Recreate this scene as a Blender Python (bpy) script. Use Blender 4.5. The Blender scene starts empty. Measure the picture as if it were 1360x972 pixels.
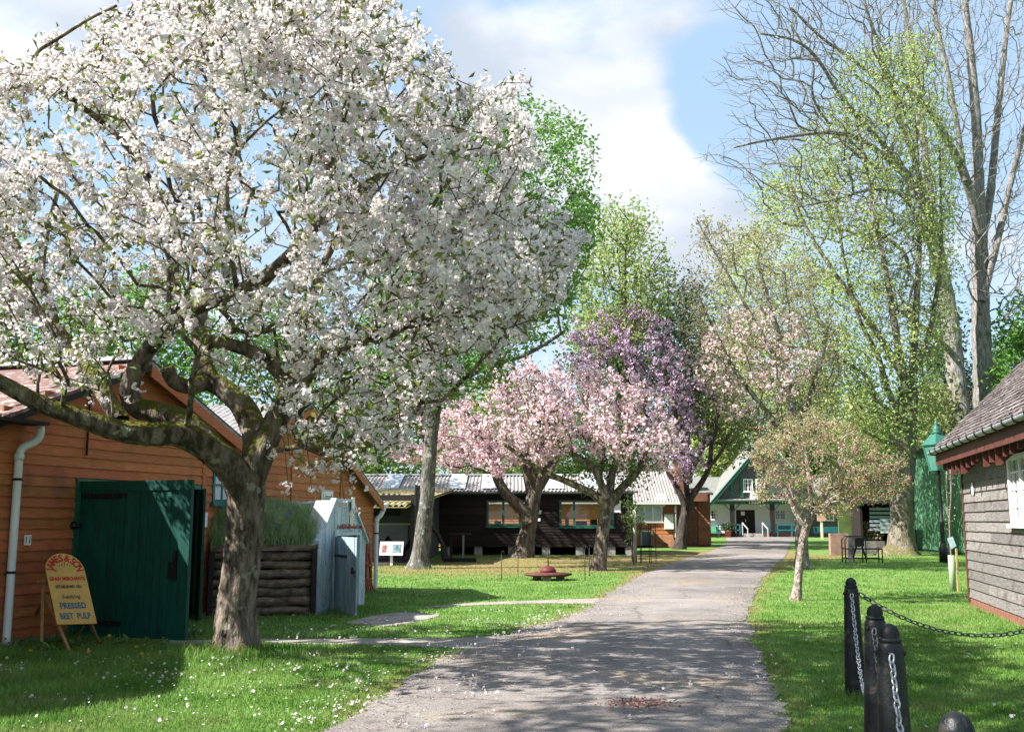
import bpy, math, random
import numpy as np
from mathutils import Vector, Matrix, noise as mnoise

random.seed(7)
RNG = np.random.default_rng(11)
SC = bpy.context.scene
COL = SC.collection

# ------------------------------------------------------------------ camera
F_PX, YH, EYE = 1380.0, 690.0, 1.55
PITCH = math.atan((YH - 486.0) / F_PX)
cam_d = bpy.data.cameras.new('camera')
cam = bpy.data.objects.new('camera', cam_d)
COL.objects.link(cam)
cam.location = (0, 0, EYE)
cam.rotation_euler = (math.pi / 2 + PITCH, 0, 0)
cam_d.sensor_width = 36.0
cam_d.lens = 36.0 * F_PX / 1360.0
cam_d.clip_start = 0.1
cam_d.clip_end = 2000
SC.camera = cam
CT, ST = math.cos(PITCH), math.sin(PITCH)


def ray(x, y):
    u, v = (x - 680.0) / F_PX, (486.0 - y) / F_PX
    return Vector((u, CT - ST * v, ST + CT * v))


def P(x, y, d):
    """the place at ground distance d seen at photo position x, y"""
    r = ray(x, y)
    return Vector((r.x * d / r.y, d, EYE + r.z * d / r.y))


def G(x, y):
    r = ray(x, y)
    k = -EYE / r.z
    return Vector((r.x * k, r.y * k, 0.0))


def proj(p):
    """(n,3) array of places -> photo positions"""
    dx, dy, dz = p[:, 0], p[:, 1], p[:, 2] - EYE
    f = dy * CT + dz * ST
    v = -dy * ST + dz * CT
    return 680 + F_PX * dx / f, 486 - F_PX * v / f


class Fr:
    """a wall frame: s along the wall, t outward, z up"""
    def __init__(self, o, u):
        self.o = Vector(o)
        self.u = Vector((u[0], u[1], 0)).normalized()
        self.n = Vector((self.u.y, -self.u.x, 0))

    def __call__(self, s, t, z):
        return self.o + self.u * s + self.n * t + Vector((0, 0, z))

    def hit(self, x, y, t=0.0):
        r = ray(x, y)
        o = self.o + self.n * t
        c = Vector((0, 0, EYE))
        k = (o - c).dot(self.n) / r.dot(self.n)
        p = c + r * k
        return (p - self.o).dot(self.u), p.z


def frame2(a, b):
    return Fr(a, b - a)


# ------------------------------------------------------------------ objects
def np_mesh(name, V, F, smooth=False):
    """V (n,3); F list of index arrays, each (m,3) or (m,4)"""
    V = np.asarray(V, dtype=np.float32)
    F = [np.asarray(f, dtype=np.int32) for f in (F if isinstance(F, list) else [F]) if len(f)]
    me = bpy.data.meshes.new(name)
    me.vertices.add(len(V))
    me.vertices.foreach_set('co', V.ravel())
    tot = np.concatenate([np.full(len(f), f.shape[1], np.int32) for f in F])
    idx = np.concatenate([f.ravel() for f in F])
    me.loops.add(len(idx))
    me.loops.foreach_set('vertex_index', idx)
    me.polygons.add(len(tot))
    st = np.concatenate([[0], np.cumsum(tot)[:-1]]).astype(np.int32)
    me.polygons.foreach_set('loop_start', st)
    me.polygons.foreach_set('loop_total', tot)
    me.update(calc_edges=True)
    me.polygons.foreach_set('use_smooth', np.full(len(tot), smooth))
    return me


def root_of(o):
    while o.parent:
        o = o.parent
    return o


def put(name, me, mats, parent=None, loc=None):
    """link a mesh given in place coordinates; origin at the thing's base"""
    o = bpy.data.objects.new(name, me)
    COL.objects.link(o)
    for m in (mats if isinstance(mats, (list, tuple)) else [mats]):
        me.materials.append(m)
    if parent is not None:
        off = root_of(parent).location.copy()
        o.parent = parent
    else:
        off = Vector(loc) if loc is not None else Vector((0, 0, 0))
        o.location = off
    if off.length > 0:
        me.transform(Matrix.Translation(-off))
    return o


def tag(o, label=None, cat=None, group=None, kind=None):
    if label: o['label'] = label
    if cat: o['category'] = cat
    if group: o['group'] = group
    if kind: o['kind'] = kind
    return o


def thing(name, label, cat, loc=(0, 0, 0), group=None):
    o = bpy.data.objects.new(name, None)
    o.empty_display_size = 0.2
    COL.objects.link(o)
    o.location = loc
    return tag(o, label, cat, group)


def copy_tree(o, parent=None):
    c = o.copy()
    COL.objects.link(c)
    c.parent = parent
    for ch in list(o.children):
        copy_tree(ch, c)
    return c


class MB:
    def __init__(self):
        self.v, self.f, self.m, self.sm = [], [], [], []

    def add(self, vs, fs, mi=0, smooth=False):
        b = len(self.v)
        self.v.extend([tuple(p) for p in vs])
        for f in fs:
            self.f.append(tuple(i + b for i in f))
            self.m.append(mi)
            self.sm.append(smooth)
        return self

    def hexa(self, c, mi=0):
        """8 corners: bottom ring then top ring"""
        return self.add(c, [(3, 2, 1, 0), (4, 5, 6, 7), (0, 1, 5, 4), (1, 2, 6, 5), (2, 3, 7, 6), (3, 0, 4, 7)], mi)

    def fbox(self, F, s0, s1, t0, t1, z0, z1, mi=0):
        return self.hexa([F(s0, t0, z0), F(s1, t0, z0), F(s1, t1, z0), F(s0, t1, z0),
                          F(s0, t0, z1), F(s1, t0, z1), F(s1, t1, z1), F(s0, t1, z1)], mi)

    def box(self, c, sz, mi=0, rz=0.0):
        F = Fr(c, (math.cos(rz), math.sin(rz)))
        return self.fbox(F, -sz[0] / 2, sz[0] / 2, -sz[1] / 2, sz[1] / 2, -sz[2] / 2, sz[2] / 2, mi)

    def bar(self, a, b, w, h=None, mi=0, up=(0, 0, 1)):
        a, b = Vector(a), Vector(b)
        d = (b - a).normalized()
        up = Vector(up)
        if abs(d.dot(up)) > .98: up = Vector((1, 0, 0))
        r = d.cross(up).normalized() * (w / 2)
        q = d.cross(r).normalized() * ((h or w) / 2)
        return self.hexa([a - r - q, a + r - q, a + r + q, a - r + q, b - r - q, b + r - q, b + r + q, b - r + q], mi)

    def slab(self, q, th, mi=0):
        """four corners of the upper face, thickness downwards along its normal"""
        q = [Vector(p) for p in q]
        n = (q[1] - q[0]).cross(q[3] - q[0]).normalized()
        if n.z < 0: n = -n
        lo = [p - n * th for p in q]
        return self.hexa(lo + q, mi)

    def prism(self, pts, off, mi=0):
        """polygon pts extruded by off"""
        k = len(pts)
        off = Vector(off)
        a = [Vector(p) for p in pts]
        b = [p + off for p in a]
        fs = [tuple(range(k - 1, -1, -1)), tuple(range(k, 2 * k))]
        fs += [(i, (i + 1) % k, k + (i + 1) % k, k + i) for i in range(k)]
        return self.add(a + b, fs, mi)

    def tube(self, pts, rad, n=8, mi=0, caps=True):
        pts = [Vector(p) for p in pts]
        if not isinstance(rad, (list, tuple)): rad = [rad] * len(pts)
        V, F = tube_np(np.array([tuple(p) for p in pts]), np.array(rad), n)
        fs = [tuple(int(i) for i in f) for f in F]
        if caps:
            k = len(pts)
            fs.append(tuple(range(n - 1, -1, -1)))
            fs.append(tuple(range((k - 1) * n, k * n)))
        return self.add(V, fs, mi, True)

    def lathe(self, c, prof, n=20, mi=0):
        c = Vector(c)
        vs, fs = [], []
        for r, z in prof:
            for i in range(n):
                a = 2 * math.pi * i / n
                vs.append(c + Vector((r * math.cos(a), r * math.sin(a), z)))
        for j in range(len(prof) - 1):
            for i in range(n):
                fs.append((j * n + i, j * n + (i + 1) % n, (j + 1) * n + (i + 1) % n, (j + 1) * n + i))
        fs.append(tuple(range(n - 1, -1, -1)))
        fs.append(tuple(range((len(prof) - 1) * n, len(prof) * n)))
        return self.add(vs, fs, mi, True)

    def build(self, name, mats, parent=None, loc=None):
        me = bpy.data.meshes.new(name)
        me.from_pydata(self.v, [], self.f)
        me.polygons.foreach_set('material_index', self.m)
        me.polygons.foreach_set('use_smooth', self.sm)
        me.update()
        return put(name, me, mats, parent, loc)


def tube_np(pts, rad, n, disp=None):
    k = len(pts)
    d = np.gradient(pts, axis=0)
    d /= np.linalg.norm(d, axis=1, keepdims=True) + 1e-9
    up = np.array([0., 0., 1.]) if abs(d[0, 2]) < .9 else np.array([1., 0., 0.])
    A = np.empty((k, 3)); B = np.empty((k, 3))
    a = np.cross(d[0], up); a /= np.linalg.norm(a)
    for i in range(k):
        a = a - d[i] * a.dot(d[i])
        a /= np.linalg.norm(a) + 1e-9
        A[i] = a
        B[i] = np.cross(d[i], a)
    th = np.arange(n) * 2 * np.pi / n
    R = np.repeat(np.asarray(rad, float)[:, None], n, 1)
    if disp is not None:
        R = R * disp(k, n, th)
    V = pts[:, None, :] + R[..., None] * (np.cos(th)[None, :, None] * A[:, None, :] + np.sin(th)[None, :, None] * B[:, None, :])
    i = np.arange(k - 1)[:, None] * n
    j = np.arange(n)[None, :]
    j2 = (j + 1) % n
    F = np.stack([i + j, i + j2, i + n + j2, i + n + j], -1).reshape(-1, 4)
    return V.reshape(-1, 3), F


def spline(pts, step):
    """Catmull-Rom through rows of pts (any columns), about step apart"""
    pts = np.asarray(pts, float)
    if len(pts) < 3:
        pts = np.vstack([pts[0], (pts[0] + pts[-1]) / 2, pts[-1]])
    q = np.vstack([2 * pts[0] - pts[1], pts, 2 * pts[-1] - pts[-2]])
    out = []
    for i in range(1, len(q) - 2):
        L = np.linalg.norm(q[i + 1, :3] - q[i, :3])
        m = max(1, int(round(L / step)))
        for t in np.arange(m) / m:
            a, b, c, e = q[i - 1], q[i], q[i + 1], q[i + 2]
            out.append(.5 * ((2 * b) + (c - a) * t + (2 * a - 5 * b + 4 * c - e) * t * t + (3 * b - a - 3 * c + e) * t ** 3))
    out.append(q[-2])
    return np.array(out)


# ------------------------------------------------------------------ materials
MATS = {}


def mat(name, base, rough=.8, var=.25, scale=4., bump=.0, bscale=60., island=0., stretch=(1, 1, 1), col2=None,
        lo=.35, hi=.65, transl=0., metal=0., spec=.3, hue=0., col3=None, s3=1.2, lo3=.5, hi3=.6, detail=6., bdist=.01):
    if name in MATS: return MATS[name]
    m = bpy.data.materials.new(name)
    MATS[name] = m
    m.use_nodes = True
    nt = m.node_tree
    N, L = nt.nodes, nt.links
    b = N['Principled BSDF']
    out = N['Material Output']
    b.inputs['Roughness'].default_value = rough
    b.inputs['Metallic'].default_value = metal
    b.inputs['Specular IOR Level'].default_value = spec
    tc = N.new('ShaderNodeTexCoord')
    mp = N.new('ShaderNodeMapping')
    mp.inputs['Scale'].default_value = stretch
    L.new(tc.outputs['Object'], mp.inputs['Vector'])
    nz = N.new('ShaderNodeTexNoise')
    nz.inputs['Scale'].default_value = scale
    nz.inputs['Detail'].default_value = detail
    nz.inputs['Roughness'].default_value = .65
    L.new(mp.outputs[0], nz.inputs['Vector'])
    rp = N.new('ShaderNodeValToRGB')
    c1 = [min(1, c * (1 - var)) for c in base] if col2 is None else base
    c2 = [min(1, c * (1 + var)) for c in base] if col2 is None else col2
    rp.color_ramp.elements[0].position = lo
    rp.color_ramp.elements[1].position = hi
    rp.color_ramp.elements[0].color = (*c1, 1)
    rp.color_ramp.elements[1].color = (*c2, 1)
    L.new(nz.outputs[0], rp.inputs[0])
    col = rp.outputs[0]
    if col3 is not None:
        n3 = N.new('ShaderNodeTexNoise')
        n3.inputs['Scale'].default_value = s3
        n3.inputs['Detail'].default_value = 5
        L.new(tc.outputs['Object'], n3.inputs['Vector'])
        r3 = N.new('ShaderNodeMapRange')
        r3.inputs[1].default_value = lo3
        r3.inputs[2].default_value = hi3
        L.new(n3.outputs[0], r3.inputs[0])
        mx = N.new('ShaderNodeMix'); mx.data_type = 'RGBA'
        L.new(r3.outputs[0], mx.inputs[0])
        L.new(col, mx.inputs[6])
        mx.inputs[7].default_value = (*col3, 1)
        col = mx.outputs[2]
    if island or hue:
        ge = N.new('ShaderNodeNewGeometry')
        hs = N.new('ShaderNodeHueSaturation')
        r = N.new('ShaderNodeMapRange')
        r.inputs[3].default_value = 1 - island
        r.inputs[4].default_value = 1 + island
        L.new(ge.outputs['Random Per Island'], r.inputs[0])
        L.new(r.outputs[0], hs.inputs['Value'])
        if hue:
            wn = N.new('ShaderNodeTexWhiteNoise'); wn.noise_dimensions = '1D'
            L.new(ge.outputs['Random Per Island'], wn.inputs['W'])
            r2 = N.new('ShaderNodeMapRange')
            r2.inputs[3].default_value = .5 - hue
            r2.inputs[4].default_value = .5 + hue
            L.new(wn.outputs[0], r2.inputs[0])
            L.new(r2.outputs[0], hs.inputs['Hue'])
        L.new(col, hs.inputs['Color'])
        col = hs.outputs[0]
    L.new(col, b.inputs['Base Color'])
    if bump:
        bn = N.new('ShaderNodeTexNoise')
        bn.inputs['Scale'].default_value = bscale
        bn.inputs['Detail'].default_value = 5
        L.new(mp.outputs[0], bn.inputs['Vector'])
        bp = N.new('ShaderNodeBump')
        bp.inputs['Strength'].default_value = bump
        bp.inputs['Distance'].default_value = bdist
        L.new(bn.outputs[0], bp.inputs['Height'])
        L.new(bp.outputs[0], b.inputs['Normal'])
    if transl:
        tr = N.new('ShaderNodeBsdfTranslucent')
        L.new(col, tr.inputs[0])
        ms = N.new('ShaderNodeMixShader')
        ms.inputs[0].default_value = transl
        L.new(b.outputs[0], ms.inputs[1])
        L.new(tr.outputs[0], ms.inputs[2])
        L.new(ms.outputs[0], out.inputs[0])
    return m


def bark(name, c1, c2, moss=None, moss_amt=.0, lichen=None, scale=9., vert=.25, bump=.9):
    """bark: streaked two-tone, ridges, moss growing on upward faces, pale lichen spots"""
    m = mat(name, c1, rough=.95, scale=scale, col2=c2, bump=bump, bscale=scale * 2.2, stretch=(1, 1, vert), lo=.40, hi=.64, spec=.1, bdist=.06, detail=10.)
    nt = m.node_tree
    N, L = nt.nodes, nt.links
    b = N['Principled BSDF']
    col = b.inputs['Base Color'].links[0].from_socket
    tc = next(n for n in N if n.type == 'TEX_COORD')
    if lichen is not None:
        n3 = N.new('ShaderNodeTexNoise'); n3.inputs['Scale'].default_value = 6.; n3.inputs['Detail'].default_value = 4
        L.new(tc.outputs['Object'], n3.inputs['Vector'])
        r3 = N.new('ShaderNodeMapRange'); r3.inputs[1].default_value = .6; r3.inputs[2].default_value = .66
        L.new(n3.outputs[0], r3.inputs[0])
        mx = N.new('ShaderNodeMix'); mx.data_type = 'RGBA'
        L.new(r3.outputs[0], mx.inputs[0]); L.new(col, mx.inputs[6]); mx.inputs[7].default_value = (*lichen, 1)
        col = mx.outputs[2]
    if moss is not None:
        ge = N.new('ShaderNodeNewGeometry')
        sx = N.new('ShaderNodeSeparateXYZ'); L.new(ge.outputs['Normal'], sx.inputs[0])
        n4 = N.new('ShaderNodeTexNoise'); n4.inputs['Scale'].default_value = 7.; n4.inputs['Detail'].default_value = 5
        L.new(tc.outputs['Object'], n4.inputs['Vector'])
        ad = N.new('ShaderNodeMath'); ad.operation = 'MULTIPLY_ADD'
        L.new(n4.outputs[0], ad.inputs[0]); ad.inputs[1].default_value = 1.6
        L.new(sx.outputs[2], ad.inputs[2])
        r4 = N.new('ShaderNodeMapRange'); r4.inputs[1].default_value = 1.5 - moss_amt; r4.inputs[2].default_value = 1.85 - moss_amt
        L.new(ad.outputs[0], r4.inputs[0])
        mx = N.new('ShaderNodeMix'); mx.data_type = 'RGBA'
        L.new(r4.outputs[0], mx.inputs[0]); L.new(col, mx.inputs[6]); mx.inputs[7].default_value = (*moss, 1)
        col = mx.outputs[2]
    L.new(col, b.inputs['Base Color'])
    return m


def glass(name, tint=(.02, .025, .03), rough=.03):
    if name in MATS: return MATS[name]
    m = bpy.data.materials.new(name); MATS[name] = m
    m.use_nodes = True
    b = m.node_tree.nodes['Principled BSDF']
    b.inputs['Base Color'].default_value = (*tint, 1)
    b.inputs['Roughness'].default_value = rough
    b.inputs['Specular IOR Level'].default_value = .8
    return m


def clear_glass(name):
    """pane one can look through: mostly transparent with a mirror share"""
    if name in MATS: return MATS[name]
    m = bpy.data.materials.new(name); MATS[name] = m
    m.use_nodes = True
    N, L = m.node_tree.nodes, m.node_tree.links
    t = N.new('ShaderNodeBsdfTransparent'); t.inputs[0].default_value = (.9, .93, .92, 1)
    g = N.new('ShaderNodeBsdfGlossy'); g.inputs['Roughness'].default_value = .02
    fr = N.new('ShaderNodeFresnel'); fr.inputs[0].default_value = 1.5
    ms = N.new('ShaderNodeMixShader')
    L.new(fr.outputs[0], ms.inputs[0]); L.new(t.outputs[0], ms.inputs[1]); L.new(g.outputs[0], ms.inputs[2])
    L.new(ms.outputs[0], N['Material Output'].inputs[0])
    return m


# ------------------------------------------------------------------ lettering
def text_mesh(body, size, extrude=.001, align='CENTER', bold=0.0):
    cu = bpy.data.curves.new('lettering', 'FONT')
    cu.body = body
    cu.size = size
    cu.extrude = extrude
    cu.offset = bold
    cu.resolution_u = 2
    cu.align_x = align
    cu.align_y = 'CENTER'
    o = bpy.data.objects.new('lettering', cu)
    COL.objects.link(o)
    dg = bpy.context.evaluated_depsgraph_get()
    me = bpy.data.meshes.new_from_object(o.evaluated_get(dg))
    vs = [v.co.copy() for v in me.vertices]
    fs = [tuple(p.vertices) for p in me.polygons]
    bpy.data.objects.remove(o)
    bpy.data.curves.remove(cu)
    bpy.data.meshes.remove(me)
    return vs, fs


def letters(mb, body, size, o, right, up, mi=0, wx=1.0, rot=0.0, bold=0.0):
    """lettering centred at o in the plane of right, up"""
    vs, fs = text_mesh(body, size, bold=bold)
    right, up, o = Vector(right).normalized(), Vector(up).normalized(), Vector(o)
    nn = right.cross(up)
    c, s = math.cos(rot), math.sin(rot)
    out = []
    for v in vs:
        x, y = v.x * wx, v.y
        x, y = x * c - y * s, x * s + y * c
        out.append(o + right * x + up * y + nn * v.z)
    mb.add(out, fs, mi)
# ------------------------------------------------------------------ trees
def unit(n):
    v = RNG.normal(size=(n, 3))
    return v / np.linalg.norm(v, axis=1, keepdims=True)


def basis(n):
    a = np.cross(n, RNG.normal(size=n.shape))
    a /= np.linalg.norm(a, axis=1, keepdims=True) + 1e-9
    return a, np.cross(n, a)


def leaf_mesh(c, size, width=.5, fold=.18, flat=.0, jit=.35):
    """folded four-cornered leaves at places c"""
    n = len(c)
    nn = unit(n)
    if flat:
        nn[:, 2] = np.abs(nn[:, 2]) + flat
        nn /= np.linalg.norm(nn, axis=1, keepdims=True)
    a, b = basis(nn)
    s = size * (1 + jit * RNG.uniform(-1, 1, (n, 1)))
    V = np.stack([c - a * s * .5, c + b * s * width * .5 + nn * s * fold, c + a * s * .5, c - b * s * width * .5 + nn * s * fold], 1)
    i = np.arange(n)[:, None] * 4
    F = np.concatenate([i + np.array([[0, 1, 2]]), i + np.array([[0, 2, 3]])])
    return V.reshape(-1, 3), F


def flower_mesh(c, per, R, fs, petals=5, cup=.22):
    """clusters of cupped five-petalled flowers facing out from each cluster centre"""
    k = RNG.poisson(per, len(c)) + 1
    cc = np.repeat(c, k, 0)
    rr = np.repeat(RNG.uniform(.65, 1.25, len(c)), k)[:, None] * R
    n = len(cc)
    nn = unit(n)
    nn[:, 2] -= .15
    nn /= np.linalg.norm(nn, axis=1, keepdims=True)
    o = cc + nn * rr * RNG.uniform(.45, 1.05, (n, 1))
    nn = nn + .5 * unit(n)
    nn /= np.linalg.norm(nn, axis=1, keepdims=True)
    a, b = basis(nn)
    s = fs * .5 * RNG.uniform(.75, 1.2, (n, 1))
    V = [o]
    for i in range(petals):
        th = 2 * math.pi * i / petals
        rj = s * RNG.uniform(.8, 1.15, (n, 1))
        V.append(o + (a * math.cos(th) + b * math.sin(th)) * rj + nn * fs * cup * RNG.uniform(.3, 1.3, (n, 1)))
    V = np.stack(V, 1)
    i = np.arange(n)[:, None] * (petals + 1)
    F = np.concatenate([i + np.array([[0, 1 + j, 1 + (j + 1) % petals]]) for j in range(petals)])
    return V.reshape(-1, 3), F


def in_poly(x, y, poly):
    x, y = np.asarray(x, float), np.asarray(y, float)
    r = np.zeros(len(x), bool)
    k = len(poly)
    for i in range(k):
        x0, y0 = poly[i]
        x1, y1 = poly[(i + 1) % k]
        c = ((y0 > y) != (y1 > y))
        with np.errstate(divide='ignore', invalid='ignore'):
            xi = (x1 - x0) * (y - y0) / (y1 - y0 + 1e-12) + x0
        r ^= c & (x < xi)
    return r


def edge_dist(x, y, poly):
    d = np.full(len(x), 1e9)
    k = len(poly)
    for i in range(k):
        ax, ay = poly[i]
        bx, by = poly[(i + 1) % k]
        t = np.clip(((x - ax) * (bx - ax) + (y - ay) * (by - ay)) / ((bx - ax) ** 2 + (by - ay) ** 2 + 1e-9), 0, 1)
        d = np.minimum(d, np.hypot(x - ax - t * (bx - ax), y - ay - t * (by - ay)))
    return d


def crown_points(poly, d0, depth, n, edge=70., clump=0, seed=None, shell=0.0):
    """n places through the volume of a crown whose outline is poly at distance d0; the crown thins to its rim"""
    xs = [p[0] for p in poly]; ys = [p[1] for p in poly]
    out = []
    while sum(len(o) for o in out) < n:
        x = RNG.uniform(min(xs), max(xs), 4 * n)
        y = RNG.uniform(min(ys), max(ys), 4 * n)
        k = in_poly(x, y, poly)
        x, y = x[k], y[k]
        e = np.clip(edge_dist(x, y, poly) / edge, 0, 1)
        h = depth * np.sqrt(1 - (1 - e) ** 2)
        u = RNG.uniform(-1, 1, len(x))
        u = np.sign(u) * np.abs(u) ** (1 - shell)
        d = d0 + h * u
        r = np.stack([(x - 680) / F_PX, CT - ST * (486 - y) / F_PX, ST + CT * (486 - y) / F_PX], 1)
        p = np.array([0, 0, EYE]) + r * (d / r[:, 1])[:, None]
        if clump:
            f = np.array([mnoise.noise(Vector(q) * clump) for q in p[:3 * n]])
            p = p[:3 * n][f > RNG.uniform(-.55, .25, len(f))]
        out.append(p)
    return np.concatenate(out)[:n]


def px(lst, d, k=None):
    """limb rows (x, y, radius in photo pixels[, distance]) -> places with radii in metres"""
    out = []
    for row in lst:
        dd = row[3] if len(row) > 3 else d
        p = P(row[0], row[1], dd)
        out.append((p.x, p.y, p.z, row[2] * .84 * dd / F_PX))
    return out


class Tree:
    def __init__(self, name, label, cat, group, limbs, bark_m, step=.15, sides=14, rough=.07, sink=.15, trunk_name='trunk'):
        base = Vector(limbs[0][0][:3]); base.z = 0
        self.root = thing(name, label, cat, base, group)
        self.bark = bark_m
        self.pts, self.par, self.rad, self.fix = [], [], [], []
        VV, FF, off = [], [], 0
        for li, lm in enumerate(limbs):
            lm = [tuple(r) for r in lm]
            if li == 0:
                lm = [(lm[0][0], lm[0][1], -sink, lm[0][3] * 1.15)] + [(lm[0][0], lm[0][1], 0.02, lm[0][3])] + lm[1:]
            s = spline(lm, step)
            s[:, 3] = np.maximum(s[:, 3], .004)
            ph = RNG.uniform(0, 6.28, 4)
            kk = np.arange(len(s)) * step

            def disp(k, n, th, kk=kk, ph=ph, s=s):
                d = np.ones((k, n))
                tw = kk[:, None] * .9
                d += rough * .5 * np.sin(3 * th[None] + tw + ph[0]) + rough * .4 * np.sin(5 * th[None] - tw * 1.3 + ph[1] + 2 * np.sin(kk[:, None]))
                d += rough * .4 * np.sin(kk[:, None] * 5 + ph[2] + 2 * np.sin(th)[None])
                d += RNG.normal(0, rough * .22, (k, n))
                if rough > .05:
                    f = np.clip(1 - np.maximum(s[:, 2], 0) / .5, 0, 1)[:, None] if s[0, 2] < .1 else 0
                    d += .22 * f * np.clip(np.sin(5 * th[None] + ph[3]), -.2, 1)
                return d
            n = sides if s[0, 3] > .05 else max(5, sides // 2)
            V, F = tube_np(s[:, :3], s[:, 3], n, disp)
            V = np.vstack([V, s[-1:, :3]])
            last = (len(s) - 1) * n
            cap = np.array([[last + j, last + (j + 1) % n, len(V) - 1] for j in range(n)])
            VV.append(V); FF.append(F + off); FF.append(cap + off)
            off += len(V)
            # nodes for the branches to grow from
            st = len(self.pts)
            if li:
                A = np.array(self.pts)
                p0 = int(np.argmin(np.linalg.norm(A - s[0, :3], axis=1)))
            m = max(1, int(.3 / step))
            prev = p0 if li else -1
            for i in range(0, len(s), m):
                self.pts.append(tuple(s[i, :3])); self.par.append(prev); self.rad.append(s[i, 3]); self.fix.append(True)
                prev = len(self.pts) - 1
        o = put(trunk_name, np_mesh(trunk_name, np.vstack(VV), FF, True), bark_m, self.root)
        self.trunk = o

    def grow(self, targets, step=.25, bf=.35, r0=.006, p=2.4, lift=.12, jit=.12, min_z=.8, skip=3, rmax=.06, sides=4):
        """join every target to the branching by the shortest reasonable way"""
        pts = np.array(self.pts); n0 = len(pts)
        par = list(self.par); rad = list(self.rad)
        cap = n0 + len(targets) * 14
        X = np.zeros((cap, 3)); X[:n0] = pts
        PL = np.full(cap, 1e9)
        for i in range(n0):
            PL[i] = 0 if par[i] < 0 else PL[par[i]] + np.linalg.norm(X[i] - X[par[i]])
        ok = np.zeros(cap, bool)
        ok[:n0] = X[:n0, 2] > min_z
        D = np.min(np.linalg.norm(targets[:, None, :] - X[None, :n0:2], axis=2), axis=1)
        cnt = n0
        tips = []
        for ti in np.argsort(D):
            t = targets[ti]
            dv = t - X[:cnt]
            dist = np.linalg.norm(dv, axis=1)
            cost = dist + bf * PL[:cnt] + .35 * np.maximum(0, -dv[:, 2])
            cost[~ok[:cnt]] = 1e9
            j = int(np.argmin(cost))
            L = dist[j]
            m = max(1, min(12, int(round(L / step))))
            if cnt + m >= cap: break
            a = X[j].copy()
            side = RNG.normal(size=3) * jit * L
            prev = j
            for q in range(1, m + 1):
                f = q / m
                b = a + (t - a) * f + side * math.sin(math.pi * f) + np.array([0, 0, lift * L * math.sin(math.pi * f)])
                if q < m: b += RNG.normal(size=3) * .08 * step
                X[cnt] = b
                par.append(prev); rad.append(0.)
                PL[cnt] = PL[prev] + np.linalg.norm(b - X[prev])
                ok[cnt] = True
                prev = cnt
                cnt += 1
            tips.append(prev)
        X = X[:cnt]
        ch = [[] for _ in range(cnt)]
        for i in range(cnt):
            if par[i] >= 0: ch[par[i]].append(i)
        R = np.array(rad)
        acc = np.zeros(cnt)
        for i in range(cnt - 1, n0 - 1, -1):
            r = max(r0, acc[i] ** (1 / p))
            R[i] = min(r, rmax)
            acc[par[i]] += r ** p
        # branches as tubes: follow the thickest child
        VV, FF, off = [], [], 0
        starts = [i for i in range(n0, cnt) if par[i] < n0]
        stack = list(starts)
        while stack:
            i = stack.pop()
            chain = [par[i], i]
            while ch[chain[-1]]:
                c = sorted(ch[chain[-1]], key=lambda q: -R[q])
                stack.extend(c[1:])
                chain.append(c[0])
            pr = X[chain]
            rr = R[chain].copy()
            rr[0] = min(rr[0], rr[1] * 1.15)
            rr[-1] *= .5
            V, F = tube_np(pr, rr, sides if rr[1] < .02 else sides + 3)
            VV.append(V); FF.append(F + off); off += len(V)
        if VV:
            self.branches = put('branches', np_mesh('branches', np.vstack(VV), FF, True), self.bark, self.root)
        self.X, self.R, self.PAR, self.n0, self.cnt = X, R, np.array(par), n0, cnt
        return self

    def sites(self, spacing=.12, rmax=.02, jit=.03):
        """places along the thin branches"""
        i = np.arange(self.n0, self.cnt)
        i = i[self.R[i] < rmax]
        a, b = self.X[self.PAR[i]], self.X[i]
        L = np.linalg.norm(b - a, axis=1)
        k = np.maximum(1, np.round(L / spacing)).astype(int)
        t = RNG.uniform(0, 1, k.sum())[:, None]
        A, B = np.repeat(a, k, 0), np.repeat(b, k, 0)
        return A + (B - A) * t + RNG.normal(size=A.shape) * jit

    def leaves(self, c, per, spread, size, m, name='leaves', **kw):
        c = np.repeat(c, per, 0)
        c = c + RNG.normal(size=c.shape) * spread
        V, F = leaf_mesh(c, size, **kw)
        return put(name, np_mesh(name, V, F), m, self.root)

    def flowers(self, c, per, R, fs, m, name='blossom', **kw):
        V, F = flower_mesh(c, per, R, fs, **kw)
        return put(name, np_mesh(name, V, F), m, self.root)
def PZ(x, y, z):
    r = ray(x, y)
    k = (z - EYE) / r.z
    return Vector((r.x * k, r.y * k, z))


# ------------------------------------------------------------------ light
SUN_EL = math.radians(44)
SUN_H = Vector((-.945, -.32)).normalized()          # towards the sun, seen from above
w = bpy.data.worlds.new('World')
SC.world = w
w.use_nodes = True
N, L = w.node_tree.nodes, w.node_tree.links
bg = N['Background']
sky = N.new('ShaderNodeTexSky')
sky.sky_type = 'NISHITA'
sky.sun_disc = False
sky.sun_elevation = SUN_EL
sky.sun_rotation = math.atan2(SUN_H.x, SUN_H.y)
sky.air_density = 1.0
sky.dust_density = 1.2
sky.ozone_density = 1.0
bg.inputs[1].default_value = .078
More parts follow.
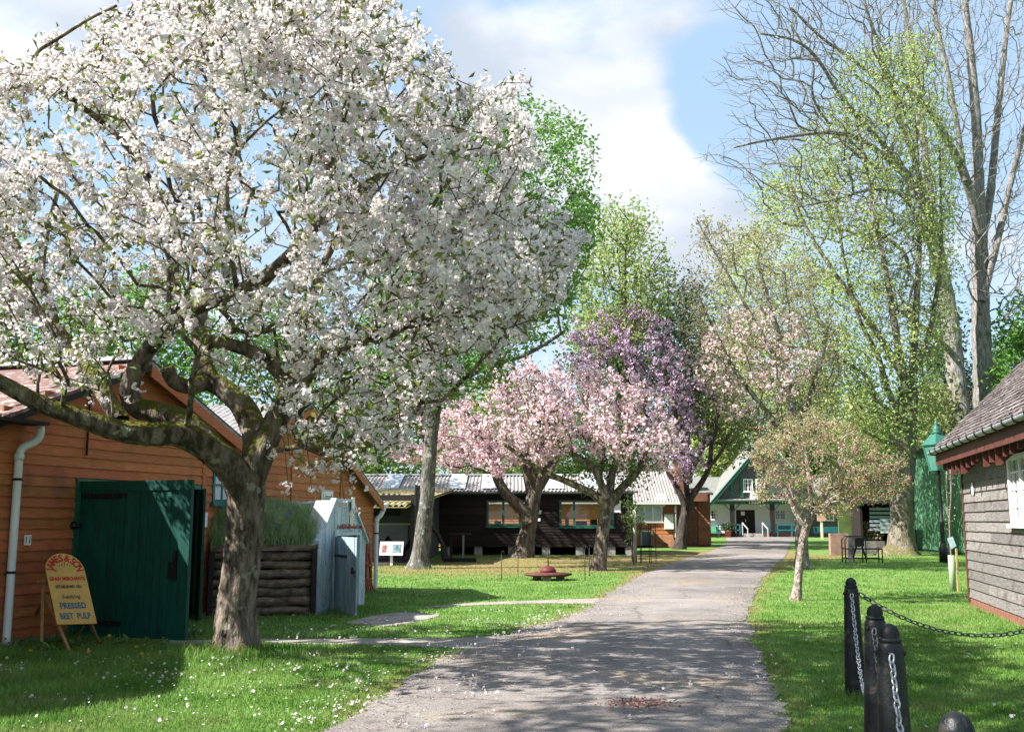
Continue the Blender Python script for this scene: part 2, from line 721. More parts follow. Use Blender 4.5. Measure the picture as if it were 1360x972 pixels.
# cumulus in the sky: noise over the direction, pushed up or down in a few directions
tc = N.new('ShaderNodeTexCoord')
nrm = N.new('ShaderNodeVectorMath'); nrm.operation = 'NORMALIZE'
L.new(tc.outputs['Generated'], nrm.inputs[0])
mp = N.new('ShaderNodeMapping')
mp.inputs['Scale'].default_value = (1, 1, 1.9)
mp.inputs['Location'].default_value = (3.1, 1.7, .35)
L.new(nrm.outputs[0], mp.inputs['Vector'])
nz = N.new('ShaderNodeTexNoise')
nz.inputs['Scale'].default_value = 3.2
nz.inputs['Detail'].default_value = 9
nz.inputs['Roughness'].default_value = .55
L.new(mp.outputs[0], nz.inputs['Vector'])
acc = nz.outputs[0]
for (x, y, width, amt) in [(760, 130, .20, .20), (905, 290, .10, .22), (600, 20, .12, .04), (985, 190, .10, -.22), (548, 105, .07, -.14), (1050, 60, .12, -.10), (850, 240, .05, -.22), (925, 110, .07, -.20), (690, 60, .05, .05),
                           (890, 330, .07, .1), (1330, 130, .2, .06), (60, 30, .14, .16), (620, 60, .05, .08), (250, 60, .1, -.12), (740, 420, .2, .1)]:
    d = ray(x, y).normalized()
    dt = N.new('ShaderNodeVectorMath'); dt.operation = 'DISTANCE'
    L.new(nrm.outputs[0], dt.inputs[0]); dt.inputs[1].default_value = d
    mr = N.new('ShaderNodeMapRange'); mr.interpolation_type = 'SMOOTHSTEP'
    mr.inputs[1].default_value = 0; mr.inputs[2].default_value = width
    mr.inputs[3].default_value = amt; mr.inputs[4].default_value = 0
    L.new(dt.outputs['Value'], mr.inputs[0])
    ad = N.new('ShaderNodeMath'); ad.operation = 'ADD'
    L.new(acc, ad.inputs[0]); L.new(mr.outputs[0], ad.inputs[1])
    acc = ad.outputs[0]
rp = N.new('ShaderNodeMapRange'); rp.interpolation_type = 'SMOOTHSTEP'
rp.inputs[1].default_value = .49; rp.inputs[2].default_value = .645
L.new(acc, rp.inputs[0])
# cloud bodies: a second noise gives grey undersides
n2 = N.new('ShaderNodeTexNoise'); n2.inputs['Scale'].default_value = 4.2; n2.inputs['Detail'].default_value = 7
L.new(mp.outputs[0], n2.inputs['Vector'])
cr = N.new('ShaderNodeValToRGB')
cr.color_ramp.elements[0].position = .40; cr.color_ramp.elements[0].color = (3.1, 3.5, 4.1, 1)
cr.color_ramp.elements[1].position = .64; cr.color_ramp.elements[1].color = (5.25, 5.35, 5.5, 1)
L.new(n2.outputs[0], cr.inputs[0])
gain = N.new('ShaderNodeMix'); gain.data_type = 'RGBA'
L.new(rp.outputs[0], gain.inputs[0])
veil = N.new('ShaderNodeMix'); veil.data_type = 'RGBA'      # thin high haze over the blue
veil.inputs[0].default_value = .65
L.new(sky.outputs[0], veil.inputs[6]); veil.inputs[7].default_value = (2.9, 4.1, 5.5, 1)
L.new(veil.outputs[2], gain.inputs[6]); L.new(cr.outputs[0], gain.inputs[7])
L.new(gain.outputs[2], bg.inputs[0])

sd = bpy.data.lights.new('sun', 'SUN')
sd.energy = 5.0
sd.angle = math.radians(.5)
sd.color = (1, .96, .90)
so = bpy.data.objects.new('sun', sd)
COL.objects.link(so)
tosun = Vector((SUN_H.x * math.cos(SUN_EL), SUN_H.y * math.cos(SUN_EL), math.sin(SUN_EL)))
so.rotation_euler = tosun.to_track_quat('Z', 'Y').to_euler()
so.location = (-30, -10, 40)
vs = SC.view_settings
SC.display_settings.display_device = 'sRGB'
vs.view_transform = 'Standard'
vs.look = 'None'
vs.gamma = 1
vs.use_curve_mapping = False
vs.exposure = 1.48
SC.cycles.use_denoising = True
SC.cycles.max_bounces = 6
SC.cycles.transparent_max_bounces = 8
SC.cycles.caustics_reflective = False
SC.cycles.caustics_refractive = False

# ------------------------------------------------------------------ ground, road, paths
def axis(segs):
    out = []
    for a, b, s in segs:
        out += list(np.arange(a, b, s))
    return np.array(out + [segs[-1][1]])


gx = axis([(-400, -60, 20), (-60, -16, 2), (-16, 30, .4), (30, 70, 2), (70, 400, 20)])
gy = axis([(-60, 2, 3), (2, 60, .4), (60, 120, 2), (120, 700, 20)])
XX, YY = np.meshgrid(gx, gy)
nx, ny = len(gx), len(gy)
V = np.stack([XX.ravel(), YY.ravel(), np.zeros(nx * ny)], 1)
i = (np.arange(ny - 1)[:, None] * nx + np.arange(nx - 1)[None]).ravel()
me = np_mesh('ground', V, np.stack([i, i + 1, i + nx + 1, i + nx], 1))


ROAD_L = [G(x, y) for x, y in [(415, 985), (480, 940), (535, 905), (600, 872), (680, 845), (760, 815), (800, 795), (828, 776), (850, 763), (880, 752), (912, 742), (943, 733), (958, 725), (966, 719), (962, 713)]]
ROAD_R = [G(x, y) for x, y in [(1050, 985), (1040, 940), (1028, 905), (1012, 872), (1000, 850), (994, 815), (998, 797), (1006, 780), (1016, 765), (1029, 752), (1041, 740), (1046, 733), (1049, 725), (1052, 719), (1060, 713)]]
RL = np.array([(p.y, p.x) for p in ROAD_L]); RR = np.array([(p.y, p.x) for p in ROAD_R])


def dryness(x, y):
    d = np.exp(-((x - 3.5) / 6.5) ** 2 - ((y - 39.5) / 6.5) ** 2) * .85
    d += .6 * np.exp(-((x + 1.5) / 4) ** 2 - ((y - 34) / 5) ** 2)
    d += .9 * np.exp(-((x - 9) / 3) ** 2 - ((y - 47) / 6) ** 2)
    d += .45 * np.exp(-((x - 8.7) / 1.0) ** 2 - ((y - 18.3) / 2.5) ** 2)
    d += .5 * np.exp(-((x - 13) / 3) ** 2 - ((y - 45) / 3) ** 2)
    l = np.interp(y, RL[:, 0], RL[:, 1]); r = np.interp(y, RR[:, 0], RR[:, 1])
    e = np.minimum(np.abs(x - l), np.abs(x - r))
    d += .5 * np.exp(-(e / .34) ** 2) * (y > 4) * (y < 60)
    d += .5 * np.clip(np.sin(x * 1.7 + 2 * np.sin(y * .9)) * np.sin(y * 1.3 + 1.5 * np.sin(x * .8)) - .55, 0, 1)
    return np.clip(d, 0, 1)


at = me.attributes.new('dry', 'FLOAT', 'POINT')
at.data.foreach_set('value', dryness(V[:, 0], V[:, 1]).astype(np.float32))


def lawn_material():
    m = bpy.data.materials.new('lawn'); m.use_nodes = True
    N, L = m.node_tree.nodes, m.node_tree.links
    b = N['Principled BSDF']; b.inputs['Roughness'].default_value = .9; b.inputs['Specular IOR Level'].default_value = .1
    tc = N.new('ShaderNodeTexCoord')
    def noise(s, d=6):
        n = N.new('ShaderNodeTexNoise'); n.inputs['Scale'].default_value = s; n.inputs['Detail'].default_value = d
        L.new(tc.outputs['Object'], n.inputs['Vector']); return n.outputs[0]
    def ramp(s, a, ca, z, cz):
        r = N.new('ShaderNodeValToRGB'); e = r.color_ramp.elements
        e[0].position = a; e[0].color = (*ca, 1); e[1].position = z; e[1].color = (*cz, 1)
        L.new(s, r.inputs[0]); return r.outputs[0]
    fine = noise(38, 8); mid = noise(1.3, 5); big = noise(.33, 3)
    g1 = ramp(fine, .3, (.065, .135, .02), .7, (.14, .27, .055))
    g2 = ramp(fine, .3, (.10, .165, .035), .7, (.22, .32, .10))
    mx = N.new('ShaderNodeMix'); mx.data_type = 'RGBA'
    r = N.new('ShaderNodeMapRange'); r.inputs[1].default_value = .42; r.inputs[2].default_value = .62
    L.new(mid, r.inputs[0]); L.new(r.outputs[0], mx.inputs[0]); L.new(g1, mx.inputs[6]); L.new(g2, mx.inputs[7])
    dry = ramp(fine, .3, (.13, .10, .04), .7, (.30, .235, .10))
    a = N.new('ShaderNodeAttribute'); a.attribute_name = 'dry'
    ad = N.new('ShaderNodeMath'); ad.operation = 'MULTIPLY_ADD'
    L.new(a.outputs['Fac'], ad.inputs[0]); ad.inputs[1].default_value = 1.25
    s2 = N.new('ShaderNodeMath'); s2.operation = 'SUBTRACT'; L.new(noise(1.1, 6), s2.inputs[0]); s2.inputs[1].default_value = .75
    L.new(s2.outputs[0], ad.inputs[2])
    r2 = N.new('ShaderNodeMapRange'); r2.inputs[1].default_value = 0; r2.inputs[2].default_value = .45
    L.new(ad.outputs[0], r2.inputs[0])
    m2 = N.new('ShaderNodeMix'); m2.data_type = 'RGBA'
    L.new(r2.outputs[0], m2.inputs[0]); L.new(mx.outputs[2], m2.inputs[6]); L.new(dry, m2.inputs[7])
    L.new(m2.outputs[2], b.inputs['Base Color'])
    bp = N.new('ShaderNodeBump'); bp.inputs['Strength'].default_value = .9; bp.inputs['Distance'].default_value = .05
    L.new(noise(26, 8), bp.inputs['Height']); L.new(bp.outputs[0], b.inputs['Normal'])
    return m


tag(put('ground', me, lawn_material()), kind='structure')

def road_x(y):
    """left and right road edge at distance y"""
    l = np.interp(y, RL[:, 0], RL[:, 1]); r = np.interp(y, RR[:, 0], RR[:, 1])
    near = y < RL[0, 0]
    l = np.where(near, RL[0, 1] - .28 * (RL[0, 0] - y), l)
    r = np.where(y < RR[0, 0], RR[0, 1] - .25 * (RR[0, 0] - y), r)
    return l, r


ry = np.concatenate([np.arange(-12, 6, 1.), np.arange(6, 30, .06), np.arange(30, 60, .25), np.arange(60, 96.5, .7)])
l, r = road_x(ry)
for q in range(len(ry)):
    k = max(.3, min(1, ry[q] / 20))
    l[q] += .22 * mnoise.noise(Vector((ry[q] * .9, 1.7, 0))) + .10 * mnoise.noise(Vector((ry[q] * 4.5, 9, 0))) + .05 * mnoise.noise(Vector((ry[q] * 17, 9, 3)))
    r[q] += .14 * mnoise.noise(Vector((ry[q] * .8, 5.7, 0))) + .07 * mnoise.noise(Vector((ry[q] * 4.1, 3, 0))) + .04 * mnoise.noise(Vector((ry[q] * 17, 2, 7)))
nc = 24
f = np.linspace(0, 1, nc)[None]
RX = l[:, None] * (1 - f) + r[:, None] * f
ed = np.minimum(f, 1 - f)
RZ = .010 + .035 * (1 - np.exp(-ed * 6)) + 0 * RX
V = np.stack([RX.ravel(), np.repeat(ry, nc), RZ.ravel()], 1)
i = (np.arange(len(ry) - 1)[:, None] * nc + np.arange(nc - 1)[None]).ravel()
m_road = mat('worn_tarmac', (.15, .131, .122), rough=.92, scale=1.1, col2=(.255, .23, .215), lo=.3, hi=.7, bump=.9, bscale=55, col3=(.215, .175, .135), s3=.55, lo3=.52, hi3=.66, spec=.2, detail=12, bdist=.012)
# grit: light and dark specks of stone in the surface
nt = m_road.node_tree
N, L = nt.nodes, nt.links
b = N['Principled BSDF']
col = b.inputs['Base Color'].links[0].from_socket
tcn = next(n for n in N if n.type == 'TEX_COORD')
vo = N.new('ShaderNodeTexVoronoi'); vo.inputs['Scale'].default_value = 90
L.new(tcn.outputs['Object'], vo.inputs['Vector'])
hs = N.new('ShaderNodeHueSaturation')
mr = N.new('ShaderNodeMapRange'); mr.inputs[3].default_value = .68; mr.inputs[4].default_value = 1.32
sp = N.new('ShaderNodeSeparateColor'); L.new(vo.outputs['Color'], sp.inputs[0])
L.new(sp.outputs[0], mr.inputs[0]); L.new(mr.outputs[0], hs.inputs['Value']); L.new(col, hs.inputs['Color'])
# hairline cracks and patched areas
nd = N.new('ShaderNodeTexNoise'); nd.inputs['Scale'].default_value = 3.0; nd.inputs['Detail'].default_value = 6
L.new(tcn.outputs['Object'], nd.inputs['Vector'])
va = N.new('ShaderNodeVectorMath'); va.operation = 'MULTIPLY_ADD'
L.new(nd.outputs['Color'], va.inputs[0]); va.inputs[1].default_value = (.5, .5, 0); L.new(tcn.outputs['Object'], va.inputs[2])
vc = N.new('ShaderNodeTexVoronoi'); vc.feature = 'DISTANCE_TO_EDGE'; vc.inputs['Scale'].default_value = .42
L.new(va.outputs[0], vc.inputs['Vector'])
m1 = N.new('ShaderNodeMapRange'); m1.inputs[1].default_value = .0; m1.inputs[2].default_value = .012; m1.inputs[3].default_value = .55; m1.inputs[4].default_value = 1
L.new(vc.outputs['Distance'], m1.inputs[0])
np_ = N.new('ShaderNodeTexNoise'); np_.inputs['Scale'].default_value = .28; np_.inputs['Detail'].default_value = 4
L.new(tcn.outputs['Object'], np_.inputs['Vector'])
m2 = N.new('ShaderNodeMapRange'); m2.inputs[1].default_value = .35; m2.inputs[2].default_value = .65; m2.inputs[3].default_value = .82; m2.inputs[4].default_value = 1.2
L.new(np_.outputs[0], m2.inputs[0])
mm = N.new('ShaderNodeMath'); mm.operation = 'MULTIPLY'; L.new(m1.outputs[0], mm.inputs[0]); L.new(m2.outputs[0], mm.inputs[1])
h2 = N.new('ShaderNodeHueSaturation'); L.new(mm.outputs[0], h2.inputs['Value']); L.new(hs.outputs[0], h2.inputs['Color'])
L.new(h2.outputs[0], b.inputs['Base Color'])
tag(put('road', np_mesh('road', V, np.stack([i, i + 1, i + nc + 1, i + nc], 1), True), m_road), kind='structure')

m_path = mat('trodden_path', (.20, .175, .15), rough=.95, scale=2.5, col2=(.34, .30, .27), bump=.8, bscale=45, spec=.1)


def strip(name, top, bot, m, z=.006, n=90, jx=.07):
    T = spline([tuple(G(*p)) for p in top], .2); B = spline([tuple(G(*p)) for p in bot], .2)
    tt = np.linspace(0, 1, n)
    T = np.stack([np.interp(tt, np.linspace(0, 1, len(T)), T[:, c]) for c in range(3)], 1)
    B = np.stack([np.interp(tt, np.linspace(0, 1, len(B)), B[:, c]) for c in range(3)], 1)
    T[:, 1] += RNG.normal(0, jx, n); B[:, 1] += RNG.normal(0, jx, n)
    T[:, 2] = B[:, 2] = z
    V = np.vstack([T, (T + B) / 2 + np.array([0, 0, .004]), B])
    i = np.arange(n - 1)
    F = np.concatenate([np.stack([i, i + n, i + n + 1, i + 1], 1), np.stack([i + n, i + 2 * n, i + 2 * n + 1, i + n + 1], 1)])
    tag(put(name, np_mesh(name, V, F, True), m), kind='structure')


PATH1 = ([(225, 851), (330, 849), (480, 848), (560, 848), (620, 847), (700, 842)], [(225, 857), (330, 856), (480, 856), (560, 859), (620, 862), (672, 868)])
PATH2 = ([(560, 806), (640, 800), (720, 797), (812, 794)], [(560, 807.5), (640, 803.5), (720, 801.5), (812, 802)])
PATCH = ([(462, 826), (500, 817), (540, 813.5), (583, 816)], [(462, 828), (500, 832), (540, 829), (583, 818)])
strip('path', *PATH1, m_path, jx=.035, n=200)
strip('path', *PATH2, m_path, jx=.03, n=160)
strip('path', *PATCH, m_path, jx=.022, n=160)


def strip_poly(pp):
    return [tuple(G(*p))[:2] for p in pp[0]] + [tuple(G(*p))[:2] for p in pp[1]][::-1]


PATH_POLYS = [strip_poly(p) for p in (PATH1, PATH2, PATCH)]
# ------------------------------------------------------------------ materials in use
m_orange = mat('orange_stained_board', (.33, .105, .037), rough=.75, scale=5, col2=(.46, .163, .06), stretch=(1, 1, 9), island=.2, bump=.45, bscale=25, spec=.25, hue=.01, col3=(.22, .085, .04), s3=2.2, lo3=.54, hi3=.74)
m_orange2 = mat('brown_stained_board', (.33, .115, .042), rough=.75, scale=5, col2=(.46, .18, .068), stretch=(1, 1, 9), island=.14, bump=.35, bscale=25, spec=.25, hue=.008)
m_dark = mat('dark_timber', (.022, .016, .016), rough=.7, var=.35, scale=6, stretch=(1, 1, 8), island=.25, bump=.3, spec=.25)
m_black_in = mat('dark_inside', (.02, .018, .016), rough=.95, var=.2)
m_redroof = mat('lichened_red_roof', (.12, .058, .05), rough=.95, scale=7, col2=(.20, .125, .112), lo=.3, hi=.7, bump=.6, bscale=30, col3=(.30, .28, .25), s3=9, lo3=.55, hi3=.62)
m_corr = mat('weathered_sheet_roof', (.17, .16, .158), rough=.9, scale=14, col2=(.36, .34, .33), lo=.38, hi=.62, bump=.4, bscale=60, col3=(.20, .145, .115), s3=4, lo3=.56, hi3=.72)
m_corr_light = mat('clear_roof_sheet', (.46, .49, .53), rough=.5, var=.12, scale=9)
m_moss_roof = mat('mossy_sheet_roof', (.30, .26, .10), rough=.95, scale=6, col2=(.50, .44, .24), bump=.6, bscale=40, col3=(.55, .53, .46), s3=5, lo3=.55, hi3=.65)
m_white = mat('white_paint', (.74, .74, .73), rough=.5, var=.05, scale=5, spec=.4)
m_pipe = mat('grey_white_plastic', (.62, .64, .64), rough=.4, var=.08, scale=3, spec=.4)
m_green_door = mat('green_gloss_paint', (.001, .056, .040), rough=.6, var=.25, scale=3, island=.12, stretch=(4, 4, 1), spec=.3)
m_green_trim = mat('dark_green_paint', (.018, .10, .065), rough=.5, var=.2, scale=6, spec=.35)
m_teal = mat('teal_paint', (.02, .14, .14), rough=.5, var=.15, scale=6, spec=.35)
m_iron = mat('black_iron', (.008, .009, .011), rough=.42, var=.3, scale=20, spec=.3, bump=.35, col3=(.03, .026, .022), s3=14, lo3=.58, hi3=.64)
m_glass = glass('window_glass')
m_clear = clear_glass('clear_pane')
m_bluewood = mat('blue_grey_peeling_paint', (.27, .37, .42), rough=.8, scale=9, col2=(.52, .60, .64), stretch=(3, 3, .35), lo=.38, hi=.58, island=.12, bump=.5, bscale=40, col3=(.13, .13, .12), s3=22, lo3=.62, hi3=.68)
m_bluedoor = mat('blue_grey_door_board', (.14, .21, .26), rough=.8, scale=8, col2=(.36, .45, .50), stretch=(3, 3, .3), island=.15, bump=.5, bscale=40)
m_log = mat('rough_log', (.05, .04, .03), rough=.95, scale=12, col2=(.21, .16, .12), bump=.9, bscale=30, stretch=(.5, .5, 1), island=.2)
m_greywood = mat('silver_weathered_board', (.105, .095, .092), rough=.9, scale=7, col2=(.235, .212, .203), stretch=(1, 1, 7), island=.24, bump=.7, bscale=30, col3=(.10, .082, .072), s3=3.5, lo3=.56, hi3=.7)
m_redwood = mat('red_brown_paint', (.095, .030, .024), rough=.6, var=.3, scale=6, bump=.2)
m_tile = mat('clay_roof_tile', (.088, .070, .066), rough=.9, scale=9, col2=(.165, .140, .134), island=.3, bump=.5, bscale=50, hue=.015, col3=(.27, .25, .235), s3=6, lo3=.60, hi3=.66)
m_gutter = mat('grey_gutter', (.19, .21, .21), rough=.5, var=.15, scale=5, spec=.4)
m_brick = mat('red_brick', (.20, .088, .062), rough=.9, var=.3, scale=12, island=.2, bump=.4)
m_slate = mat('grey_slate', (.13, .13, .125), rough=.85, scale=7, col2=(.225, .22, .205), bump=.4, bscale=30, col3=(.20, .21, .14), s3=3, lo3=.55, hi3=.68)
m_concrete = mat('concrete', (.34, .32, .29), rough=.95, var=.2, scale=6, bump=.4)
m_terracotta = mat('terracotta', (.42, .15, .08), rough=.85, var=.15)
m_sign_white = mat('white_sign_face', (.75, .75, .74), rough=.45, var=.03)
m_ink = mat('black_ink', (.015, .015, .015), rough=.6, var=.05)


def siding(mb, F, s0, s1, z0, z1, pitch, opens=(), top=None, out=.028, mi=0, butt=None, t=0.0):
    """lapped boards; opens = (s0, s1, z0, z1) left free; top(z) -> list of (a, b) stretches under a roof line"""
    z = z0
    while z < z1 - .01:
        zt = min(z + pitch, z1)
        zm = (z + zt) / 2
        st = [(s0, s1)] if top is None else [(max(a, s0), min(b, s1)) for a, b in top(zm)]
        for (a, b, c, d) in opens:
            if c < zm < d:
                st2 = []
                for (p, q) in st:
                    if b <= p or a >= q: st2.append((p, q)); continue
                    if a > p: st2.append((p, a))
                    if b < q: st2.append((b, q))
                st = st2
        for (p, q) in st:
            if q - p < .02: continue
            cuts = [p, q]
            if butt and q - p > butt * 1.2:
                x = p + random.uniform(.3, 1) * butt
                cuts = [p]
                while x < q - .3:
                    cuts.append(x); x += butt * random.uniform(.8, 1.2)
                cuts.append(q)
            for k in range(len(cuts) - 1):
                a, b = cuts[k] + (.002 if k else 0), cuts[k + 1]
                j = random.uniform(-.004, .004)
                mb.hexa([F(a, t - .01, z - .012 + j), F(b, t - .01, z - .012 + j), F(b, t + out, z - .012 + j), F(a, t + out, z - .012 + j),
                         F(a, t - .01, zt + .006), F(b, t - .01, zt + .006), F(b, t + .007, zt + .006), F(a, t + .007, zt + .006)], mi)
        z = zt
    return mb


def boards(mb, F, s0, s1, z0, z1, width, t0, t1, mi=0, top=None, opens=(), gap=.006):
    """upright boards"""
    s = s0
    while s < s1 - .02:
        e = min(s + width * random.uniform(.92, 1.08), s1)
        if s1 - e < width * .3: e = s1
        za, zb = (z1, z1) if top is None else (top(s), top(e))
        sp = [(z0, None)]
        sm = (s + e) / 2
        for (a, b, c, d) in opens:
            if a < sm < b: sp = ([(z0, c)] if c > z0 + .02 else []) + [(d, None)]
        j = random.uniform(-.004, .004)
        for (lo, hi) in sp:
            ta, tb = (za, zb) if hi is None else (hi, hi)
            mb.hexa([F(s + gap / 2, t0, lo), F(e - gap / 2, t0, lo), F(e - gap / 2, t1 + j, lo), F(s + gap / 2, t1 + j, lo),
                     F(s + gap / 2, t0, ta), F(e - gap / 2, t0, tb), F(e - gap / 2, t1 + j, tb), F(s + gap / 2, t1 + j, ta)], mi)
        s = e
    return mb


def window(F, s0, s1, z0, z1, parent, mframe, cols=2, rows=2, fw=.06, bar=.025, t=0., depth=.05, pane_m=None, sill=True, mull=(), bars_h=True):
    """a window part with its pane and sill as sub-parts"""
    a = MB()
    a.fbox(F, s0, s0 + fw, t - .02, t + depth, z0, z1)
    a.fbox(F, s1 - fw, s1, t - .02, t + depth, z0, z1)
    a.fbox(F, s0 + fw, s1 - fw, t - .02, t + depth - .003, z1 - fw, z1)
    a.fbox(F, s0 + fw, s1 - fw, t - .02, t + depth - .003, z0, z0 + fw)
    for m in mull:
        a.fbox(F, s0 + (s1 - s0) * m - fw * .5, s0 + (s1 - s0) * m + fw * .5, t - .02, t + depth - .006, z0 + fw, z1 - fw)
    for c in range(1, cols):
        x = s0 + (s1 - s0) * c / cols
        a.fbox(F, x - bar / 2, x + bar / 2, t - .012, t + depth * .6, z0 + fw, z1 - fw)
    for r in range(1, rows):
        y = z0 + (z1 - z0) * r / rows
        a.fbox(F, s0 + fw, s1 - fw, t - .014, t + depth * .6 - .003, y - bar / 2, y + bar / 2)
    o = a.build('window', mframe, parent)
    MB().fbox(F, s0 + .01, s1 - .01, t - .006, t + .002, z0 + .01, z1 - .01).build('pane', pane_m or m_glass, o)
    if sill:
        MB().fbox(F, s0 - .05, s1 + .05, t, t + depth + .05, z0 - .05, z0 - .001).build('sill', mframe, o)
    return o


def gable_top(line):
    """roof line [(s, z)...] -> top(z)"""
    def top(z):
        out, a = [], None
        for k in range(len(line) - 1):
            (sa, za), (sb, zb) = line[k], line[k + 1]
            if k == 0 and za >= z: a = sa
            if za < z <= zb: a = sa + (sb - sa) * (z - za) / (zb - za)
            if za >= z > zb:
                out.append((a, sa + (sb - sa) * (z - za) / (zb - za))); a = None
        if a is not None: out.append((a, line[-1][0]))
        return out
    return top


def corrugated(p00, p10, p01, p11, pitch=.15, amp=.025, seg=6):
    """wavy sheet: waves run from the 0x edge (eave) to the 1x edge (ridge); returns verts, quads"""
    p00, p10, p01, p11 = map(lambda p: np.array(tuple(p)), (p00, p10, p01, p11))
    Lw = np.linalg.norm(p10 - p00)
    n = max(6, int(Lw / pitch * seg))
    t = np.linspace(0, 1, n + 1)
    nn = np.cross(p10 - p00, p01 - p00); nn /= np.linalg.norm(nn)
    if nn[2] < 0: nn = -nn
    wv = (np.sin(t * Lw / pitch * 2 * np.pi) * amp)[:, None] * nn
    rows = []
    for f in (0, .5, 1):
        rows.append((p00 + (p01 - p00) * f) * (1 - t[:, None]) + (p10 + (p11 - p10) * f) * t[:, None] + wv)
    V = np.vstack(rows)
    i = np.arange(n)
    F = np.concatenate([np.stack([i + k * (n + 1), i + 1 + k * (n + 1), i + 1 + (k + 1) * (n + 1), i + (k + 1) * (n + 1)], 1) for k in (0, 1)])
    return V, F


def add_np(mb, V, F, mi=0, smooth=True):
    return mb.add(V, [tuple(int(q) for q in f) for f in F], mi, smooth)


# ------------------------------------------------------------------ the orange barn with two gables
A0, B0 = G(5, 861), G(493, 785)
W = frame2(A0, B0)
WL = (B0 - A0).length
E1, AP1, VA, AP2, E2 = (-.33, 2.85), (2.30, 3.86), (5.08, 2.84), (7.30, 3.76), (WL + .10, 1.93)
barn = thing('timber_barn', 'orange boarded barn with two gables beside the green door', 'barn', W(WL / 2, 0, 0))
line = [(-9.0, 2.85), (-5.0, 4.5), (-1.6, 2.85), (-.33, 2.85), (AP1[0], AP1[1]), VA, AP2, (WL, E2[1] + .05)]  # near bay is out of view, its gable raised to shade the left grass
top = gable_top(line)
DOOR = (1.15, 4.0, 0, 2.10)
WIN = (4.32, 5.5, 1.82, 2.42)
a = MB()
siding(a, W, -9.0, 4.02, .10, 4.6, .135, [DOOR], top, butt=2.6)
b = siding(MB(), W, 4.10, WL, .10, 4.0, .135, [WIN], top, butt=2.2)
a.fbox(W, 4.02, 4.10, -.01, .035, 1.0, 3.1)
# far end wall, facing the open shed
Fe = Fr(W(WL, 0, 0), -W.n)
Fe_b = Fr(Fe.o, (-W.n.x, -W.n.y))
Fe_b.n = W.u.copy()
siding(b, Fe_b, 0, 9, .1, 1.98, .135, butt=2.5)
wall = a.build('wall', m_orange, barn)
b.build('wall', m_orange2, barn)
c = MB()
c.fbox(W, -9.0, 1.12, -.03, .02, 0, .098); c.fbox(W, 4.03, WL, -.03, .02, 0, .098)
c.build('plinth', m_concrete, barn)
# back of the boarding, dark room behind the door
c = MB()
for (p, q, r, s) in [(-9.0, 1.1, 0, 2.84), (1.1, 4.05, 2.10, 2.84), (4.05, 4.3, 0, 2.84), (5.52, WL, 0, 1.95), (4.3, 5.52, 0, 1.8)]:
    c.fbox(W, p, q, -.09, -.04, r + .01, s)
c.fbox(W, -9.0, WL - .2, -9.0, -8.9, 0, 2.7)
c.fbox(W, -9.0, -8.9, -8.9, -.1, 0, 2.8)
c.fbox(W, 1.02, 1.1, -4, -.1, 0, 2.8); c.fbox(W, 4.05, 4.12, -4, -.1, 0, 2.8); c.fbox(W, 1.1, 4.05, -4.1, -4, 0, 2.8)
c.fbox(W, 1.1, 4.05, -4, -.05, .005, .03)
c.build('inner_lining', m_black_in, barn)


def roof_piece(pa, pb, t0, t1, th, m, name='roof', corr=False, lift=0):
    q = [W(pa[0], t0, pa[1] + lift), W(pb[0], t0, pb[1] + lift), W(pb[0], t1, pb[1] + lift), W(pa[0], t1, pa[1] + lift)]
    mb = MB().slab(q, th)
    if corr:
        add_np(mb, *corrugated(q[0] + Vector((0, 0, .03)), q[3] + Vector((0, 0, .03)), q[1] + Vector((0, 0, .03)), q[2] + Vector((0, 0, .03)), .16, .022))
    return mb.build(name, m, barn)


roof_piece((-.62, 2.74), AP1, .22, -9, .07, m_redroof)
roof_piece(AP1, (VA[0] - .03, VA[1]), .22, -9, .07, m_corr, corr=True)
roof_piece((VA[0] + .03, VA[1]), AP2, .22, -9, .07, m_corr, corr=True)
roof_piece(AP2, E2, .22, -9, .07, m_corr, corr=True)
roof_piece((-1.7, 2.80), (-.62, 2.80), .30, -9, .08, m_corr)
roof_piece((-5.0, 4.5), (-1.6, 2.82), .22, -9, .07, m_redroof)  # roof of the unseen near gable, shaped for its shadow
roof_piece((-9.3, 2.72), (-5.0, 4.5), .22, -9, .07, m_redroof)
MB().bar(W(AP1[0], .24, AP1[1] + .05), W(AP1[0], -9, AP1[1] + .05), .30, .06).build('ridge_cap', m_corr_light, barn)


def barge(pa, pb, t, m, w=.16, drop=.04):
    q = [W(pa[0], t, pa[1] - drop), W(pb[0], t, pb[1] - drop), W(pb[0], t, pb[1] - drop - w), W(pa[0], t, pa[1] - drop - w)]
    return MB().prism(q, W.n * .028).build('barge_board', m, barn)


barge(AP1, (-.55, 2.77), .20, m_dark, .08, .05)
barge(AP1, VA, .20, m_orange, .17, .06)
barge(VA, AP2, .20, m_orange, .14, .06)
barge(AP2, (E2[0], E2[1]), .20, m_orange2, .15, .05)
MB().fbox(W, -1.6, .12, .05, .36, 2.72, 2.76).build('soffit', m_dark, barn)
wo = window(W, WIN[0], WIN[1], WIN[2], WIN[3], barn, m_teal, cols=4, rows=2, fw=.05, bar=.03, t=.0, depth=.045, sill=True)
# net curtain behind the glass shows pale
MB().fbox(W, WIN[0] + .06, WIN[1] - .06, .004, .007, WIN[2] + .06, WIN[3] - .06).build('net_curtain', mat('net_curtain', (.42, .45, .46), rough=.9, scale=18, col2=(.62, .64, .66), stretch=(6, 6, 1)), wo)


def downpipe(pts, r, name='downpipe'):
    s = spline([tuple(p) for p in pts], .05)
    mb = MB().tube([Vector(p) for p in s], r, 12)
    return mb.build(name, m_pipe, barn)


